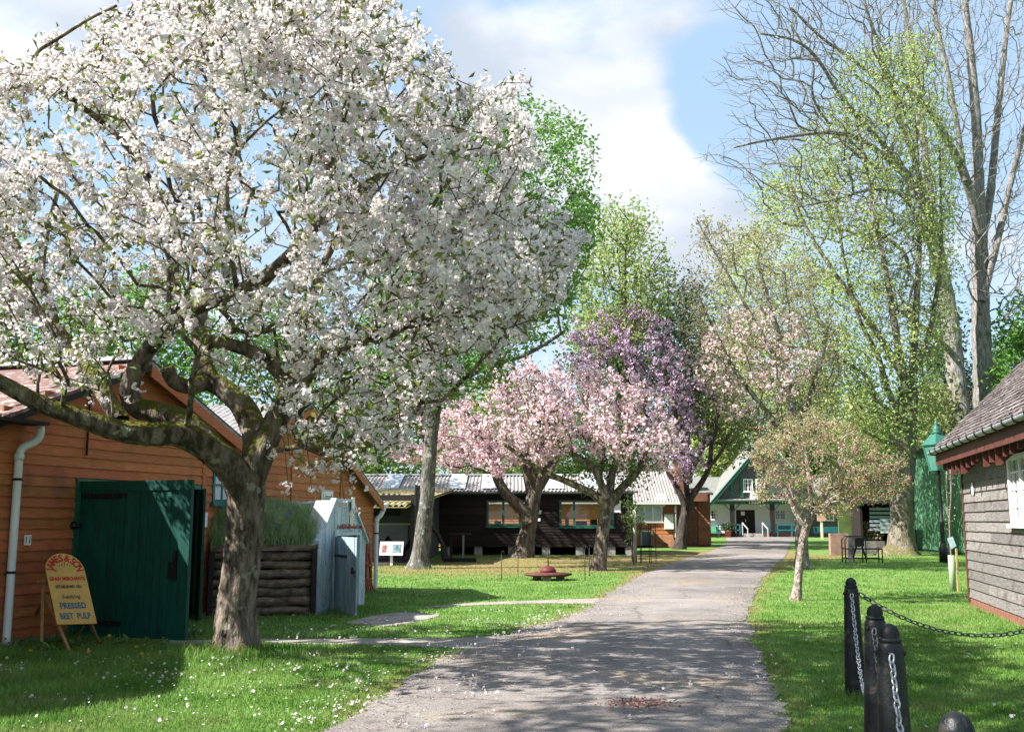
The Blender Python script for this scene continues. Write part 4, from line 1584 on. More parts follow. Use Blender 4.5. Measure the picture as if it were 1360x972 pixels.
# sunlit building glimpsed through the hut windows
ob = thing('rear_timber_shed', 'bright orange boarded shed glimpsed through the dark hut windows', 'shed', (1, 58, 0))
Fo = Fr((-8, 58, 0), (1, 0))
siding(MB(), Fo, 0, 14.3, .1, 2.5, .14, butt=3).build('wall', m_orange2, ob)
a = MB().fbox(Fo, 0, 14.3, -4, -.05, 0, 2.48)
a.build('inner_wall', m_black_in, ob)
MB().slab([Fo(-.3, .3, 2.45), Fo(14.4, .3, 2.45), Fo(14.4, -4.2, 2.9), Fo(-.3, -4.2, 2.9)], .06).build('roof', m_corr, ob)

# ------------------------------------------------------------------ open fronted shed with mossy roof
sh = thing('open_shed', 'open-fronted dark shed with mossy wavy roof beside the barn', 'shed', (-5, 37, 0))
p0, p1 = P(470, 752, 37.0), G(547, 752)
SY = 36.2
Fs = Fr((-8.2, SY, 0), (1, 0))
xr = G(547, 752).x + 8.2 + .0
sz = 2.62
m_slat = mat('slate_grey_board', (.050, .055, .062), rough=.8, var=.3, scale=6, stretch=(8, 1, 1), island=.2, bump=.3)
a = MB().fbox(Fs, xr - .14, xr, -.14, 0, 0, sz - .2).fbox(Fs, .0, xr, -.10, -.02, sz - .42, sz - .22)
a.build('frame', m_dark, sh)
# right hand wall, running back to the hut
Fs2 = frame2(Vector((-8.2 + xr, SY, 0)), Vector((-3.25, HY - .1, 0)))
siding(MB(), Fs2, 0, (Vector((-3.25, HY - .1, 0)) - Vector((-8.2 + xr, SY, 0))).length, .05, 2.75, .2, out=.03).build('wall', m_slat, sh)
a = MB().fbox(Fs, 0, xr - .15, -3.0, -2.95, 0, 2.4)
a.build('back_wall', mat('grey_panel', (.10, .11, .13), var=.15, rough=.7), sh)
mur = MB()
F3 = Fr((-8.2, SY + 2.94, 0), (1, 0))
xs_ = [P(x, 730, SY + 2.9).x + 8.2 for x in (500, 541)]
MB().fbox(F3, xs_[0] - .9, xs_[1], .0, .02, .15, 1.35).build('painted_panel', mat('pale_grey_panel', (.26, .28, .32), var=.1), sh)
for k in range(9):
    s = xs_[0] + (xs_[1] - xs_[0]) * random.random()
    h = random.uniform(.35, .9)
    mur.tube([F3(s, .03, .2), F3(s + random.uniform(-.2, .2), .03, .2 + h * .6), F3(s + random.uniform(-.5, .5), .03, .2 + h)], [.09, .07, .04], 5)
mur.build('dark_shapes', m_ink, sh)
MB().fbox(F3, 1.0, xs_[1] + .1, .02, .06, 1.36, 1.42).build('rail', m_pipe, sh)
MB().fbox(F3, xs_[0] - .9, xs_[1] - .3, .0, .06, 1.7, 2.5).build('hatch', m_ink, sh)
MB().fbox(Fs, 0, xr, -3, .25, .0, .10).build('step', mat('dark_step', (.10, .085, .075), var=.2), sh)
def mossy(y0, y1, x0, x1, z0, z1, dx=0):
    mb = MB()
    a_, b_, c_, d_ = Vector((x0, y0, z0)), Vector((x1, y0, z0)), Vector((x0 + dx, y1, z1)), Vector((x1 + dx, y1, z1))
    add_np(mb, *corrugated(a_, b_, c_, d_, .2, .04))
    dn = Vector((0, 0, .055))
    mb.slab([a_ - dn, b_ - dn, d_ - dn, c_ - dn], .03)
    return mb.build('roof', m_moss_roof, sh)
xe = P(541, 671, SY - .6).x
zz0, zz1 = P(541, 671, SY - .6).z, P(500, 660, SY + 1.6).z
mossy(SY - .6, SY + 2.2, -8.4, xe, zz0, zz0 + .42, dx=.35)
zz2 = P(500, 660, SY + 1.8).z
mossy(SY + 1.8, HY + .3, -8.4, P(570, 655, SY + 3).x + .2, zz2, 2.9, dx=.3)

ip = thing('information_panel', 'white lectern panel with two pictures before the open shed', 'information panel', (G(521, 752).x, SY - .3, 0))
q = P(520, 728, SY - .3)
Fi = Fr((q.x, q.y, 0), (1, -.05))
mid_ = q.z
a = MB().fbox(Fi, -.045, .045, -.06, .0, 0.02, mid_)
a.build('post', m_white, ip)
def tilt(x, y, t=0.):
    return Fi(x, .02 - y * .35 + t * .94, mid_ + y * .94 + t * .35)
MB().prism([tilt(-.40, -.24), tilt(.40, -.24), tilt(.40, .24), tilt(-.40, .24)], tilt(0, 0, -.03) - tilt(0, 0)).build('panel', m_sign_white, ip)
MB().prism([tilt(-.33, -.14, .004), tilt(-.16, -.14, .004), tilt(-.16, .12, .004), tilt(-.33, .12, .004)], tilt(0, 0, .003) - tilt(0, 0)).build('picture', mat('reddish_print', (.06, .03, .03), col2=(.50, .22, .2), scale=9, rough=.5), ip)
MB().prism([tilt(.03, -.15, .004), tilt(.34, -.15, .004), tilt(.34, .14, .004), tilt(.03, .14, .004)], tilt(0, 0, .003) - tilt(0, 0)).build('picture', mat('bluish_print', (.03, .05, .06), col2=(.25, .38, .42), scale=7, rough=.5), ip)

lp = thing('leaning_plank', 'dark curved plank leaning on the slatted shed wall', 'plank', G(595, 748))
pts = [P(592, 747, 40.5), P(589, 725, 40.6), P(581, 708, 40.7), P(574, 700, 40.8)]
a = MB()
for k in range(3): a.bar(pts[k], pts[k + 1], .28, .06)
a.build('plank', m_dark, lp)
tb_ = thing('side_table', 'small dark table standing by the left end of the long hut', 'table', G(611, 747))
q = G(611, 746)
a = MB().box((q.x, q.y, 1.02), (.8, .5, .05)); a.build('top', m_dark, tb_)
MB().bar((q.x + .12, q.y - .1, 0), (q.x + .12, q.y - .1, 1.0), .07).build('leg', m_gutter, tb_)
MB().bar((q.x - .35, q.y + .1, 0), (q.x - .35, q.y + .1, 1.0), .09).build('leg', m_dark, tb_)
MB().box((q.x, q.y + .1, .08), (1.2, .5, .14)).build('foot', m_dark, tb_)

# ------------------------------------------------------------------ small orange hut and brick porch beyond
OY = 60.0
Fp = Fr((P(836, 700, OY).x - .4, OY, 0), (1, 0))
oh = thing('orange_cottage', 'small orange boarded hut with white window and mottled sheet roof', 'hut', (8, OY, 0))
ow = P(898, 700, OY).x - Fp.o.x
oz = P(860, 668, OY).z
ow0, ow1 = Fp.hit(842, 690)[0], Fp.hit(880, 690)[0]
oz0, oz1 = Fp.hit(842, 693)[1], Fp.hit(842, 670)[1]
siding(MB(), Fp, -2, ow, .1, oz, .22, [(ow0, ow1, oz0, oz1)], out=.03).build('wall', m_orange2, oh)
window(Fp, ow0, ow1, oz0, oz1, oh, m_white, cols=1, rows=1, fw=.09, t=.0, depth=.06, mull=(.36, .66), pane_m=mat('pale_blind', (.45, .5, .54), rough=.15, var=.08, spec=.6))
MB().fbox(Fp, -2, ow, -5, -.05, 0, oz - .05).build('inner_wall', m_black_in, oh)
a_, b_ = Vector((Fp.o.x - 2.2, OY - .3, oz + .05)), Vector((Fp.o.x + ow + .25, OY - .3, oz + .05))
c_, d_ = Vector((Fp.o.x - 2.2, OY + 3.0, P(860, 626, OY + 3).z)), Vector((Fp.o.x + ow + .25, OY + 3.0, P(860, 626, OY + 3).z))
mb = MB(); add_np(mb, *corrugated(a_, b_, c_, d_, .17, .03)); mb.slab([a_ - Vector((0, 0, .06)), b_ - Vector((0, 0, .06)), d_ - Vector((0, 0, .06)), c_ - Vector((0, 0, .06))], .03)
mb.slab([c_, d_, d_ + Vector((0, 3, -1.2)), c_ + Vector((0, 3, -1.2))], .05)
mb.build('roof', m_corr, oh)
MB().bar(Vector((a_.x, a_.y - .06, a_.z - .06)), Vector((b_.x, b_.y - .06, b_.z - .06)), .12).build('gutter', m_white, oh)
MB().tube([Fp(ow - .05, .1, oz - .1), Fp(ow - .05, .1, .05)], .055, 8).build('downpipe', m_white, oh)
s0_, s1_ = Fp.hit(850, 710)[0], Fp.hit(867, 710)[0]
mb = MB().fbox(Fp, s0_, s0_ + .1, .0, .06, .1, .95).fbox(Fp, s1_ - .1, s1_, .0, .06, .1, .95).fbox(Fp, s0_ + .1, s1_ - .1, .0, .055, .87, .95)
o_ = mb.build('hatch', m_white, oh)
MB().fbox(Fp, s0_ + .1, s1_ - .1, .02, .04, .1, .87).build('hatch_panel', mat('grey_blue_panel', (.12, .15, .18), var=.2), o_)
ld = thing('leaning_board', 'brown board leaning under the white window of the orange hut', 'board', (G(882, 725).x, OY - .4, 0))
q = P(882, 712, OY - .4)
m_lb = mat('raw_board', (.20, .09, .04), rough=.8, var=.3, scale=5)
MB().slab([(q.x - .7, OY - .7, .02), (q.x + .55, OY - .7, .02), (q.x + .55, OY - .12, .72), (q.x - .7, OY - .12, .72)], .05).build('board', m_lb, ld)
MB().bar((q.x - .05, OY - .68, .30), (q.x + .35, OY - .45, .06), .06).build('batten', m_greywood, ld)
s, z = Fp.hit(878, 664)
dp_ = thing('wall_plate', 'round white plate fixed high on the orange hut', 'plate', Fp(s, .05, z))
mb = MB(); c_ = Fp(s, .06, z)
ring = [(c_ + Vector((math.cos(t) * .36, -.0, math.sin(t) * .40))) for t in np.linspace(0, 2 * np.pi, 20, endpoint=False)]
mb.prism(ring, Vector((0, -.05, 0))); mb.build('plate', m_white, dp_)
bx_ = thing('wall_box', 'white and grey meter box right of the orange hut window', 'wall box', Fp(ow - .5, .05, 1.3))
s, z = Fp.hit(888, 693)
MB().fbox(Fp, s - .25, s + .25, .03, .22, z - .4, z + .45).build('box', m_white, bx_)
MB().fbox(Fp, s - .38, s + .38, .03, .40, z + .46, z + .54).build('hood', m_dark, bx_)

bp = thing('brick_porch', 'red-brown brick porch with tall chimney beside the far house', 'porch', (G(920, 722).x, 62, 0))
BYY = 61.5
bx0, bx1 = P(899, 700, BYY).x, P(944, 700, BYY).x
Fbp = Fr((bx0, BYY, 0), (1, 0))
bz = P(920, 655, BYY).z
bw_ = bx1 - bx0
siding(MB(), Fbp, bw_ * .62, bw_, .1, bz, .2, out=.03).build('wall', mat('red_brown_board', (.21, .085, .05), rough=.8, var=.25, scale=5, stretch=(6, 1, 1), island=.2), bp)
mb = MB()
zz = 0.0
while zz < P(920, 652, BYY).z:
    off = .11 if int(zz / .085) % 2 else 0
    s = -off
    while s < bw_ * .6:
        mb.fbox(Fbp, max(0, s), min(bw_ * .6, s + .215), -.1, .0 + random.uniform(-.004, .004), zz, zz + .075)
        s += .225
    zz += .085
mb.build('brickwork', m_brick, bp)
MB().fbox(Fbp, 0, bw_ - .02, -3, -.11, 0, bz).build('inner_wall', m_brick, bp)
MB().slab([Fbp(-.1, .25, bz), Fbp(bw_ + .15, .25, bz), Fbp(bw_ + .15, -3, bz + .7), Fbp(-.1, -3, bz + .7)], .1).build('roof', m_slate, bp)
ch = MB(); c0_ = P(904, 645, BYY + .5); ch.box((c0_.x, BYY + .6, bz + .9), (.75, .75, 2.2)); ch.box((c0_.x, BYY + .6, bz + 2.02), (.9, .9, .14))
cho = ch.build('chimney', m_brick, bp)
MB().lathe((c0_.x, BYY + .6, bz + 2.08), [(.14, 0), (.16, .1), (.12, .35), (.14, .4)], 10).build('chimney_pot', m_terracotta, cho)
MB().box((P(926, 655, BYY).x, BYY - .4, P(926, 660, BYY).z), (1.0, .5, .5)).build('trough', m_brick, bp)
MB().tube([Fbp(-.06, .08, bz), Fbp(-.06, .08, .05)], .05, 8).build('downpipe', m_white, bp)

# ------------------------------------------------------------------ far house with porch
HYY = 96.0
Fg = Fr((P(929, 700, HYY).x, HYY, 0), (1, 0))
fh_ = thing('porch_house', 'white and dark green house with gabled porch at road end', 'house', (24, HYY, 0))
def gx_(x): return P(x, 700, HYY).x - Fg.o.x
def gz_(y): return P(1000, y, HYY).z
HWD = gx_(1118)
fl = .35
we, wr = gz_(668), gz_(640)
op = [(gx_(937), gx_(952), gz_(690), gz_(677)), (gx_(978), gx_(1003), fl, gz_(677)), (gx_(1029), gx_(1044), gz_(690), gz_(677)), (gx_(1082), gx_(1104), gz_(691), gz_(675))]
m_wall_white = mat('white_render', (.74, .76, .75), rough=.85, var=.04, scale=2)
m_darkboard = mat('dark_diagonal_board', (.04, .038, .038), rough=.8, col2=(.13, .12, .12), scale=3, stretch=(5, 1, 5), bump=.3)
mb = MB()
xs_ = [0, op[0][0], op[0][1], op[1][0], op[1][1], op[2][0], op[2][1], gx_(1062)]
def wallcol(mb, a, b, t0, t1, cuts, zt):
    z = .0
    for (p, q) in cuts:
        mb.fbox(Fg, a, b, t0, t1, z, p); z = q
    mb.fbox(Fg, a, b, t0, t1, z, zt)
for k in range(7):
    cuts = [(op[k // 2][2], op[k // 2][3])] if k % 2 else []
    wallcol(mb, xs_[k], xs_[k + 1], -.2, 0, cuts, we)
mb.build('wall', m_wall_white, fh_)
mb = MB()
wallcol(mb, gx_(1062), op[3][0], -.2, .9, [], we); wallcol(mb, op[3][0], op[3][1], -.2, .9, [(op[3][2], op[3][3])], we); wallcol(mb, op[3][1], HWD, -.2, .9, [], we)
mb.build('wall', m_darkboard, fh_)
MB().fbox(Fg, 0, HWD, -7, -.25, 0, we - .05).build('inner_wall', m_black_in, fh_)
for k, t in ((0, 0), (2, 0), (3, .9)):
    window(Fg, op[k][0], op[k][1], op[k][2], op[k][3], fh_, m_white, cols=4, rows=3, fw=.09, bar=.035, t=t, depth=.06, mull=(.5,))
d = MB().fbox(Fg, op[1][0], (op[1][0] + op[1][1]) / 2 - .01, -.05, .02, fl, op[1][3]).fbox(Fg, (op[1][0] + op[1][1]) / 2 + .01, op[1][1], -.05, .02, fl, op[1][3])
do_ = d.build('door', m_dark, fh_)
MB().fbox(Fg, op[1][0] + .45, op[1][0] + .8, .021, .03, fl + 1.6, fl + 1.95).build('notice', m_sign_white, do_)
MB().fbox(Fg, (op[1][0] + op[1][1]) / 2 - .04, (op[1][0] + op[1][1]) / 2 + .04, .021, .05, fl + 1.0, fl + 1.25).build('handle', m_sign_white, do_)
# porch: posts, beam, rails
PT = 2.2
pz = gz_(668) - .12
mb = MB()
for x_ in (933.5, 967, 1019, 1062):
    MB().fbox(Fg, gx_(x_) - .18, gx_(x_) + .18, PT - .36, PT, 0, pz).build('porch_post', m_teal if x_ in (933.5,) else m_dark, fh_)
MB().fbox(Fg, -.1, gx_(1066), PT - .3, PT, pz, pz + .34).build('porch_beam', m_green_trim, fh_)
mb = MB()
for x_ in (967, 1019):
    for sg in (-1, 1):
        mb.bar(Fg(gx_(x_), PT - .18, pz - .75), Fg(gx_(x_) + sg * .7, PT - .18, pz), .10)
mb.build('brace', m_greywood, fh_)
for (xa, xb) in ((934, 976), (1006, 1062)):
    mb = MB()
    for zz in (gz_(696.5) , gz_(703.5)):
        mb.fbox(Fg, gx_(xa), gx_(xb), PT - .14, PT - .06, zz - .06, zz + .06)
    for q in np.linspace(gx_(xa), gx_(xb), 4): mb.fbox(Fg, q - .06, q + .06, PT - .15, PT - .05, 0, gz_(696))
    mb.build('railing', m_teal, fh_)
MB().fbox(Fg, 0, gx_(1062), .0, PT - .38, .0, fl).build('porch_floor', m_brick, fh_)
mb = MB().fbox(Fg, gx_(978) , gx_(1005), PT - .37, PT + .35, 0, .17).fbox(Fg, gx_(979), gx_(1004), PT - .37, PT + .0, .171, .34)
mb.build('step', m_concrete, fh_)
for x_ in (979, 1005):
    mb = MB().bar(Fg(gx_(x_), PT, fl + .95), Fg(gx_(x_) + .35, PT + .5, .75), .07).bar(Fg(gx_(x_) + .35, PT + .5, 0), Fg(gx_(x_) + .35, PT + .5, .8), .07).bar(Fg(gx_(x_), PT, 0), Fg(gx_(x_), PT, fl + .95), .07)
    mb.build('handrail', mat('worn_white_paint', (.5, .49, .46), var=.1), fh_)
for (xa, xb) in ((936, 950), (1032, 1050)):
    MB().fbox(Fg, gx_(xa), gx_(xb), .02, .5, gz_(704), gz_(698)).build('panel', mat('blue_grey_paint', (.13, .2, .26), var=.2), fh_)
# roofs
GA, GB_, GC = gx_(944), gx_(1076), gx_(1011)
gzz = gz_(584)
gt = PT + .35
MB().slab([Fg(-.8, PT + .3, pz + .36), Fg(HWD + .4, PT + .3, pz + .36), Fg(HWD + .4, -3.4, wr + .6), Fg(-.8, -3.4, wr + .6)], .15).slab(
    [Fg(-.8, -3.4, wr + .6), Fg(HWD + .4, -3.4, wr + .6), Fg(HWD + .4, -8, we), Fg(-.8, -8, we)], .15).build('roof', m_slate, fh_)
gb = pz + .36
MB().prism([Fg(GA + .2, gt - .35, gb), Fg(GB_ - .2, gt - .35, gb), Fg(GC, gt - .35, gzz - .2)], -Fg.n * .1).build('gable', m_darkboard, fh_)
MB().slab([Fg(GA - .5, gt, gb - .25), Fg(GC, gt, gzz), Fg(GC, -4, gzz), Fg(GA - .5, -4, gb - .25)], .14).slab(
    [Fg(GB_ + .5, gt, gb - .25), Fg(GC, gt, gzz), Fg(GC, -4, gzz), Fg(GB_ + .5, -4, gb - .25)], .14).build('gable_roof', m_slate, fh_)
mb = MB()
for sg, q in ((1, GA - .5), (-1, GB_ + .5)):
    a0_, a1_ = Fg(q, gt + .01, gb - .27), Fg(GC, gt + .01, gzz - .02)
    mb.prism([a0_, a1_, a1_ - Vector((0, 0, .42)), a0_ - Vector((0, 0, .42))], Fg.n * .05)
mb.build('barge_board', m_green_trim, fh_)
mb = MB()
for sg, q in ((1, GA - .55), (-1, GB_ + .55)):
    a0_, a1_ = Fg(q, gt + .07, gb - .10), Fg(GC, gt + .07, gzz + .15)
    mb.prism([a0_, a1_, a1_ - Vector((0, 0, .2)), a0_ - Vector((0, 0, .2))], Fg.n * .04)
mb.build('verge_trim', m_corr_light, fh_)
mb = MB().fbox(Fg, gx_(967) - .15, gx_(967) + .15, gt - .34, gt - .25, gb, gb + 1.75).fbox(Fg, gx_(979.5) - .15, gx_(979.5) + .15, gt - .34, gt - .26, gb + .2, gzz - 2.2)
mb.build('gable_stud', m_green_trim, fh_)
mb = MB()
for k in range(14):
    x_ = GA + 1.2 + k * .62
    mb.bar(Fg(x_, gt - .33, gb + .05), Fg(x_ + .5, gt - .33, gb + min(.7, .6 * (x_ - GA))), .05, .03)
mb.build('diagonal_strip', m_greywood, fh_)
window(Fg, gx_(981.5), gx_(994), gz_(654), gz_(637), fh_, m_white, cols=4, rows=3, fw=.1, bar=.04, t=gt - .33, depth=.07, mull=(.5,))
window(Fg, gx_(998), gx_(1010), gz_(654), gz_(637), fh_, m_white, cols=4, rows=3, fw=.1, bar=.04, t=gt - .33, depth=.07, mull=(.5,))
MB().fbox(Fg, gx_(990), gx_(1000), gt - .33, gt - .22, gz_(665), gz_(655)).build('sign_board', m_sign_white, fh_)
mb = MB()
for x_ in (970, 976, 982): mb.fbox(Fg, gx_(x_) - .10, gx_(x_) + .10, gt - .33, gt - .15, gz_(666), gz_(663.5))
mb.build('bracket_end', m_white, fh_)
mb = MB()
MB().fbox(Fg, gx_(986), gx_(1003), PT + .005, PT + .05, pz + .02, pz + .36).build('date_board', m_ink, fh_)
letters(mb, '1933', .46, Fg(gx_(994.5), PT + .06, pz + .19), Fg.u, (0, 0, 1), wx=1.1, bold=.02)
mb.build('lettering', m_sign_white, fh_)
def potted(name, label, x, y, d, pr, ph, cr, leafm, n=500):
    q = G(x, y) if d is None else P(x, y, d)
    q = Vector((q.x, q.y, 0))
    o = thing(name, label, 'potted plant', q)
    MB().lathe(q, [(pr * .75, 0), (pr, ph * .9), (pr * 1.1, ph * .9), (pr * 1.1, ph), (pr * .9, ph)], 14).build('pot', m_terracotta, o)
    c = unit(n) * RNG.uniform(.3, 1, (n, 1)) ** .4 * np.array(cr) + np.array([q.x, q.y, ph + cr[2] * .85])
    V, F = leaf_mesh(c, .16, .5)
    put('foliage', np_mesh('foliage', V, F), leafm, o)
    return o
m_shrubleaf = mat('dark_shrub_leaf', (.03, .06, .025), rough=.6, var=.3, island=.4, transl=.2, col2=(.07, .11, .05))
potted('potted_shrub', 'bushy dark shrub in terracotta pot before the brick porch', 917, 724, None, .45, .75, (.95, .9, 1.1), m_shrubleaf, 2600)
potted('potted_plant', 'small terracotta pot of green plants on house porch edge', 967, 711, HYY - PT - .5, .3, .6, (.7, .4, .4), m_shrubleaf, 500)

def bench(name, label, q, rz_, wd, m, group=None):
    o = thing(name, label, 'bench', q, group)
    F = Fr(q, (math.cos(rz_), math.sin(rz_)))
    mb = MB()
    for k in range(4): mb.fbox(F, -wd / 2, wd / 2, -.22 + .12 * k, -.12 + .12 * k, .42, .455)
    mb.build('seat', m, o)
    mb = MB()
    for k in range(4):
        z0_, z1_ = .50 + k * .115, .595 + k * .115
        t_ = -.24 - k * .03
        mb.fbox(F, -wd / 2, wd / 2, t_ - .03, t_, z0_, z1_)
    mb.build('backrest', m, o)
    for sg in (-1, 1):
        x_ = sg * (wd / 2 - .12)
        MB().fbox(F, x_ - .035, x_ + .035, .16, .23, 0, .62).fbox(F, x_ - .035, x_ + .035, -.30, -.23, 0, .98).fbox(F, x_ - .035, x_ + .035, -.23, .26, .621, .67).build('leg', m_iron, o)
    return o
m_mint = mat('mint_green_paint', (.16, .52, .30), rough=.5, var=.1)
bench('park_bench', 'teal slatted bench under the far house window on lawn', Vector((P(1100, 716, 92).x, 92, 0)), 0, 2.3, m_teal)
bench('park_bench', 'pale mint green bench at left end of house porch', Vector((P(944, 716, 91).x, 91, 0)), .1, 1.5, m_mint)

# ------------------------------------------------------------------ right side, far
gsd = thing('green_shed', 'tall green sheet-clad shed behind the street lamp', 'shed', (21, 48, 0))
q0 = G(1218, 731)
Fgs = Fr(q0, (-.10, -1))
gh = P(1218, 600, q0.y).z
GL = 15.
m_gsheet = mat('faded_green_sheet', (.045, .15, .075), rough=.7, scale=3, col2=(.10, .225, .125), stretch=(1, 1, .12), lo=.3, hi=.7, col3=(.16, .26, .17), s3=1.6, lo3=.55, hi3=.75, bump=.2)
V, F = corrugated(Fgs(0, .03, .12), Fgs(GL, .03, .12), Fgs(0, .03, gh), Fgs(GL, .03, gh), .12, .012)
mb = MB(); add_np(mb, V, F)
mb.build('wall', m_gsheet, gsd)
MB().fbox(Fgs, 0.02, GL, -6, -.03, 0, gh - .05).build('inner_wall', m_green_trim, gsd)
MB().slab([Fgs(-.3, .35, gh - .02), Fgs(GL + .2, .35, gh - .02), Fgs(GL + .2, -6, gh + 1.6), Fgs(-.3, -6, gh + 1.6)], .12).build('roof', m_dark, gsd)
MB().tube([Fgs(.05, .1, gh - .1), Fgs(.05, .1, .05)], .06, 8).build('downpipe', m_pipe, gsd)

# street lamp
lq = G(1254, 747)
lpt = P(1250, 557, lq.y).z
sl = thing('street_lamp', 'old green lantern street lamp with dark post before green shed', 'street lamp', lq)
hl = P(1250, 625, lq.y).z
MB().lathe(lq, [(.16, 0), (.16, .5), (.11, .6), (.085, .8), (.075, 1.4), (.10, 1.45), (.07, 1.5), (.055, hl - .25), (.09, hl - .2), (.05, hl - .1), (.05, hl)], 14).build('post', m_iron, sl)
m_lampgreen = mat('lamp_green_paint', (.03, .13, .095), rough=.45, var=.15, spec=.4)
hb = lpt - hl
r0_, r1_ = .30, .50
mb = MB()
def ring4(r, z): return [Vector((lq.x + r * math.cos(math.pi / 4 + k * math.pi / 2 + .3), lq.y + r * math.sin(math.pi / 4 + k * math.pi / 2 + .3), z)) for k in range(4)]
zb_, zt_ = hl + .02, hl + hb * .50
b4, t4 = ring4(r0_, zb_), ring4(r1_, zt_)
for k in range(4):
    mb.bar(b4[k], t4[k], .05); mb.bar(b4[k], b4[(k + 1) % 4], .05); mb.bar(t4[k], t4[(k + 1) % 4], .06)
lo_ = mb.build('lantern_frame', m_lampgreen, sl)
ib, it = ring4(r0_ - .02, zb_ + .02), ring4(r1_ - .02, zt_ - .02)
MB().add(ib + it, [(k, (k + 1) % 4, 4 + (k + 1) % 4, 4 + k) for k in range(4)]).build('lantern_glass', mat('lamp_glass', (.07, .19, .145), rough=.2, var=.15, scale=2, spec=.6), lo_)
u4, m4 = ring4(r1_ + .07, zt_), ring4(.16, zt_ + hb * .24)
MB().add(u4 + m4 + [Vector((lq.x, lq.y, zt_ + hb * .26))], [(k, (k + 1) % 4, 4 + (k + 1) % 4, 4 + k) for k in range(4)] + [(4, 5, 8), (5, 6, 8), (6, 7, 8), (7, 4, 8), (3, 2, 1, 0)]).build('lantern_roof', m_lampgreen, sl)
MB().lathe((lq.x, lq.y, zt_ + hb * .22), [(.17, 0), (.20, .04), (.12, .1), (.16, .16), (.08, .26), (.05, .3), (.07, .36), (.015, hb * .27)], 12).build('finial', m_lampgreen, sl)

# dark log store and things round it
ls = thing('log_store', 'dark log store with firewood stacked below a slatted panel', 'log store', G(1165, 738))
ly = 52.0
Fls = Fr((P(1143, 700, ly).x, ly, 0), (1, 0))
lw = P(1187, 700, ly).x - P(1143, 700, ly).x
lh = P(1160, 668, ly).z
MB().fbox(Fls, 0, lw, -1.4, -1.3, 0, lh).fbox(Fls, 0, .12, -1.3, 0, 0, lh).fbox(Fls, lw - .12, lw, -1.3, 0, 0, lh).build('frame', m_dark, ls)
MB().slab([Fls(-.2, .3, lh), Fls(lw + .2, .3, lh), Fls(lw + .2, -1.6, lh + .25), Fls(-.2, -1.6, lh + .25)], .08).build('roof', m_dark, ls)
mb = MB()
for r_ in range(7):
    for c_ in range(int(lw * .62 / .2)):
        x_ = .25 + c_ * .2 + (r_ % 2) * .1; zc = .25 + r_ * .19
        mb.tube([Fls(x_, -1.2, zc), Fls(x_, -.2 + random.uniform(-.1, .1), zc)], .09, 7)
tag(mb.build('firewood', m_log, ls), kind='stuff')
s_, z_ = Fls.hit(1162, 672)[0], 0
mb = MB()
for k in range(6): mb.fbox(Fls, s_ - .3, s_ + .75, .02, .06, lh - 1.35 + k * .2, lh - 1.22 + k * .2)
mb.build('slatted_panel', mat('pale_blue_slat', (.26, .31, .38), var=.15), ls)
MB().fbox(Fls, s_ + .2, s_ + 1.0, .01, .05, .9, 1.6).build('notice', m_pipe, ls)
gp = thing('green_partition', 'plain olive green upright panel left of the log store', 'panel', Vector((P(1131, 700, 54).x, 54, 0)))
q = P(1131, 700, 54)
MB().box((q.x, 54, P(1131, 680, 54).z / 2 + .3), (1.35, .12, P(1131, 672, 54).z - .1)).build('panel', mat('olive_panel', (.10, .15, .05), var=.3, scale=1), gp)
tr_ = thing('trough_planter', 'wooden planter trough with pinkish boxes by the log store', 'planter', G(1152, 736))
q = G(1152, 737)
mb = MB(); Ft = Fr((q.x - .7, q.y, 0), (1, 0))
boards(mb, Ft, 0, 1.5, .05, .62, .16, 0, .04); mb.fbox(Ft, 0, 1.5, -.5, -.003, .05, .56)
mb.build('box', m_greywood, tr_)
MB().fbox(Ft, -.9, -.1, -.3, .0, .02, .95).build('crate', mat('pinkish_board', (.26, .165, .13), var=.25), tr_)
hr = thing('stair_handrail', 'white sloping stair handrail left of the olive panel', 'handrail', Vector((P(1141, 720, 56).x, 56, 0)))
mb = MB()
pa, pb = P(1137, 688, 56), P(1144, 704, 55)
for k in range(3):
    f_ = .25 + k * .3
    mb.bar(pa * (1 - .0) - Vector((0, 0, k * .32)), pb - Vector((0, 0, k * .32)), .06)
mb.bar((pa.x, pa.y, 0), pa, .08); mb.bar((pb.x, pb.y, 0), pb, .08)
mb.build('rails', m_white, hr)
def iron_frame():
    o = thing('iron_seat_frame', 'black wrought iron seat frame standing on lawn by the moss-footed tree', 'garden seat', G(1142, 747))
    q = G(1142, 747)
    F = Fr(q, (1, -.1))
    mb = MB()
    for (z0_) in (.5, .16):
        mb.tube([F(-.55, -.3, z0_), F(.75, -.3, z0_)], .022, 6).tube([F(-.55, .25, z0_), F(.75, .25, z0_)], .022, 6)
    for t_ in (-.3, .25):
        mb.tube([F(-.55, t_, 0), F(-.55, t_, .8), F(-.45, t_, .95), F(.1, t_, .95)], .022, 6)
        mb.tube([F(.18, t_, 0), F(.18, t_, .95)], .022, 6).tube([F(.75, t_, 0), F(.75, t_, .52)], .022, 6)
    mb.build('frame', m_iron, o)
    MB().fbox(F, -.12, .14, -.2, .2, .58, .9).build('box', m_ink, o)
    mb = MB(); mb.bar(F(-.1, 0, .57), F(-.25, .1, .2), .05).bar(F(.1, 0, .57), F(.2, .1, .2), .05)
    mb.build('leg', m_ink, o)
    MB().fbox(F, -.38, -.2, -.1, .1, .0, .93).build('pillar', m_greywood, o)
iron_frame()
ws = thing('white_trimmed_shed', 'dark shed with white curved door trim behind the mossy tree', 'shed', Vector((P(1200, 700, 58).x, 58, 0)))
Fw = Fr((P(1184, 700, 58).x, 58, 0), (1, 0))
ww_ = P(1222, 700, 58).x - Fw.o.x
wz_ = P(1200, 655, 58).z
MB().fbox(Fw, 0, ww_, -4, -.03, 0, wz_).build('wall', m_dark, ws)
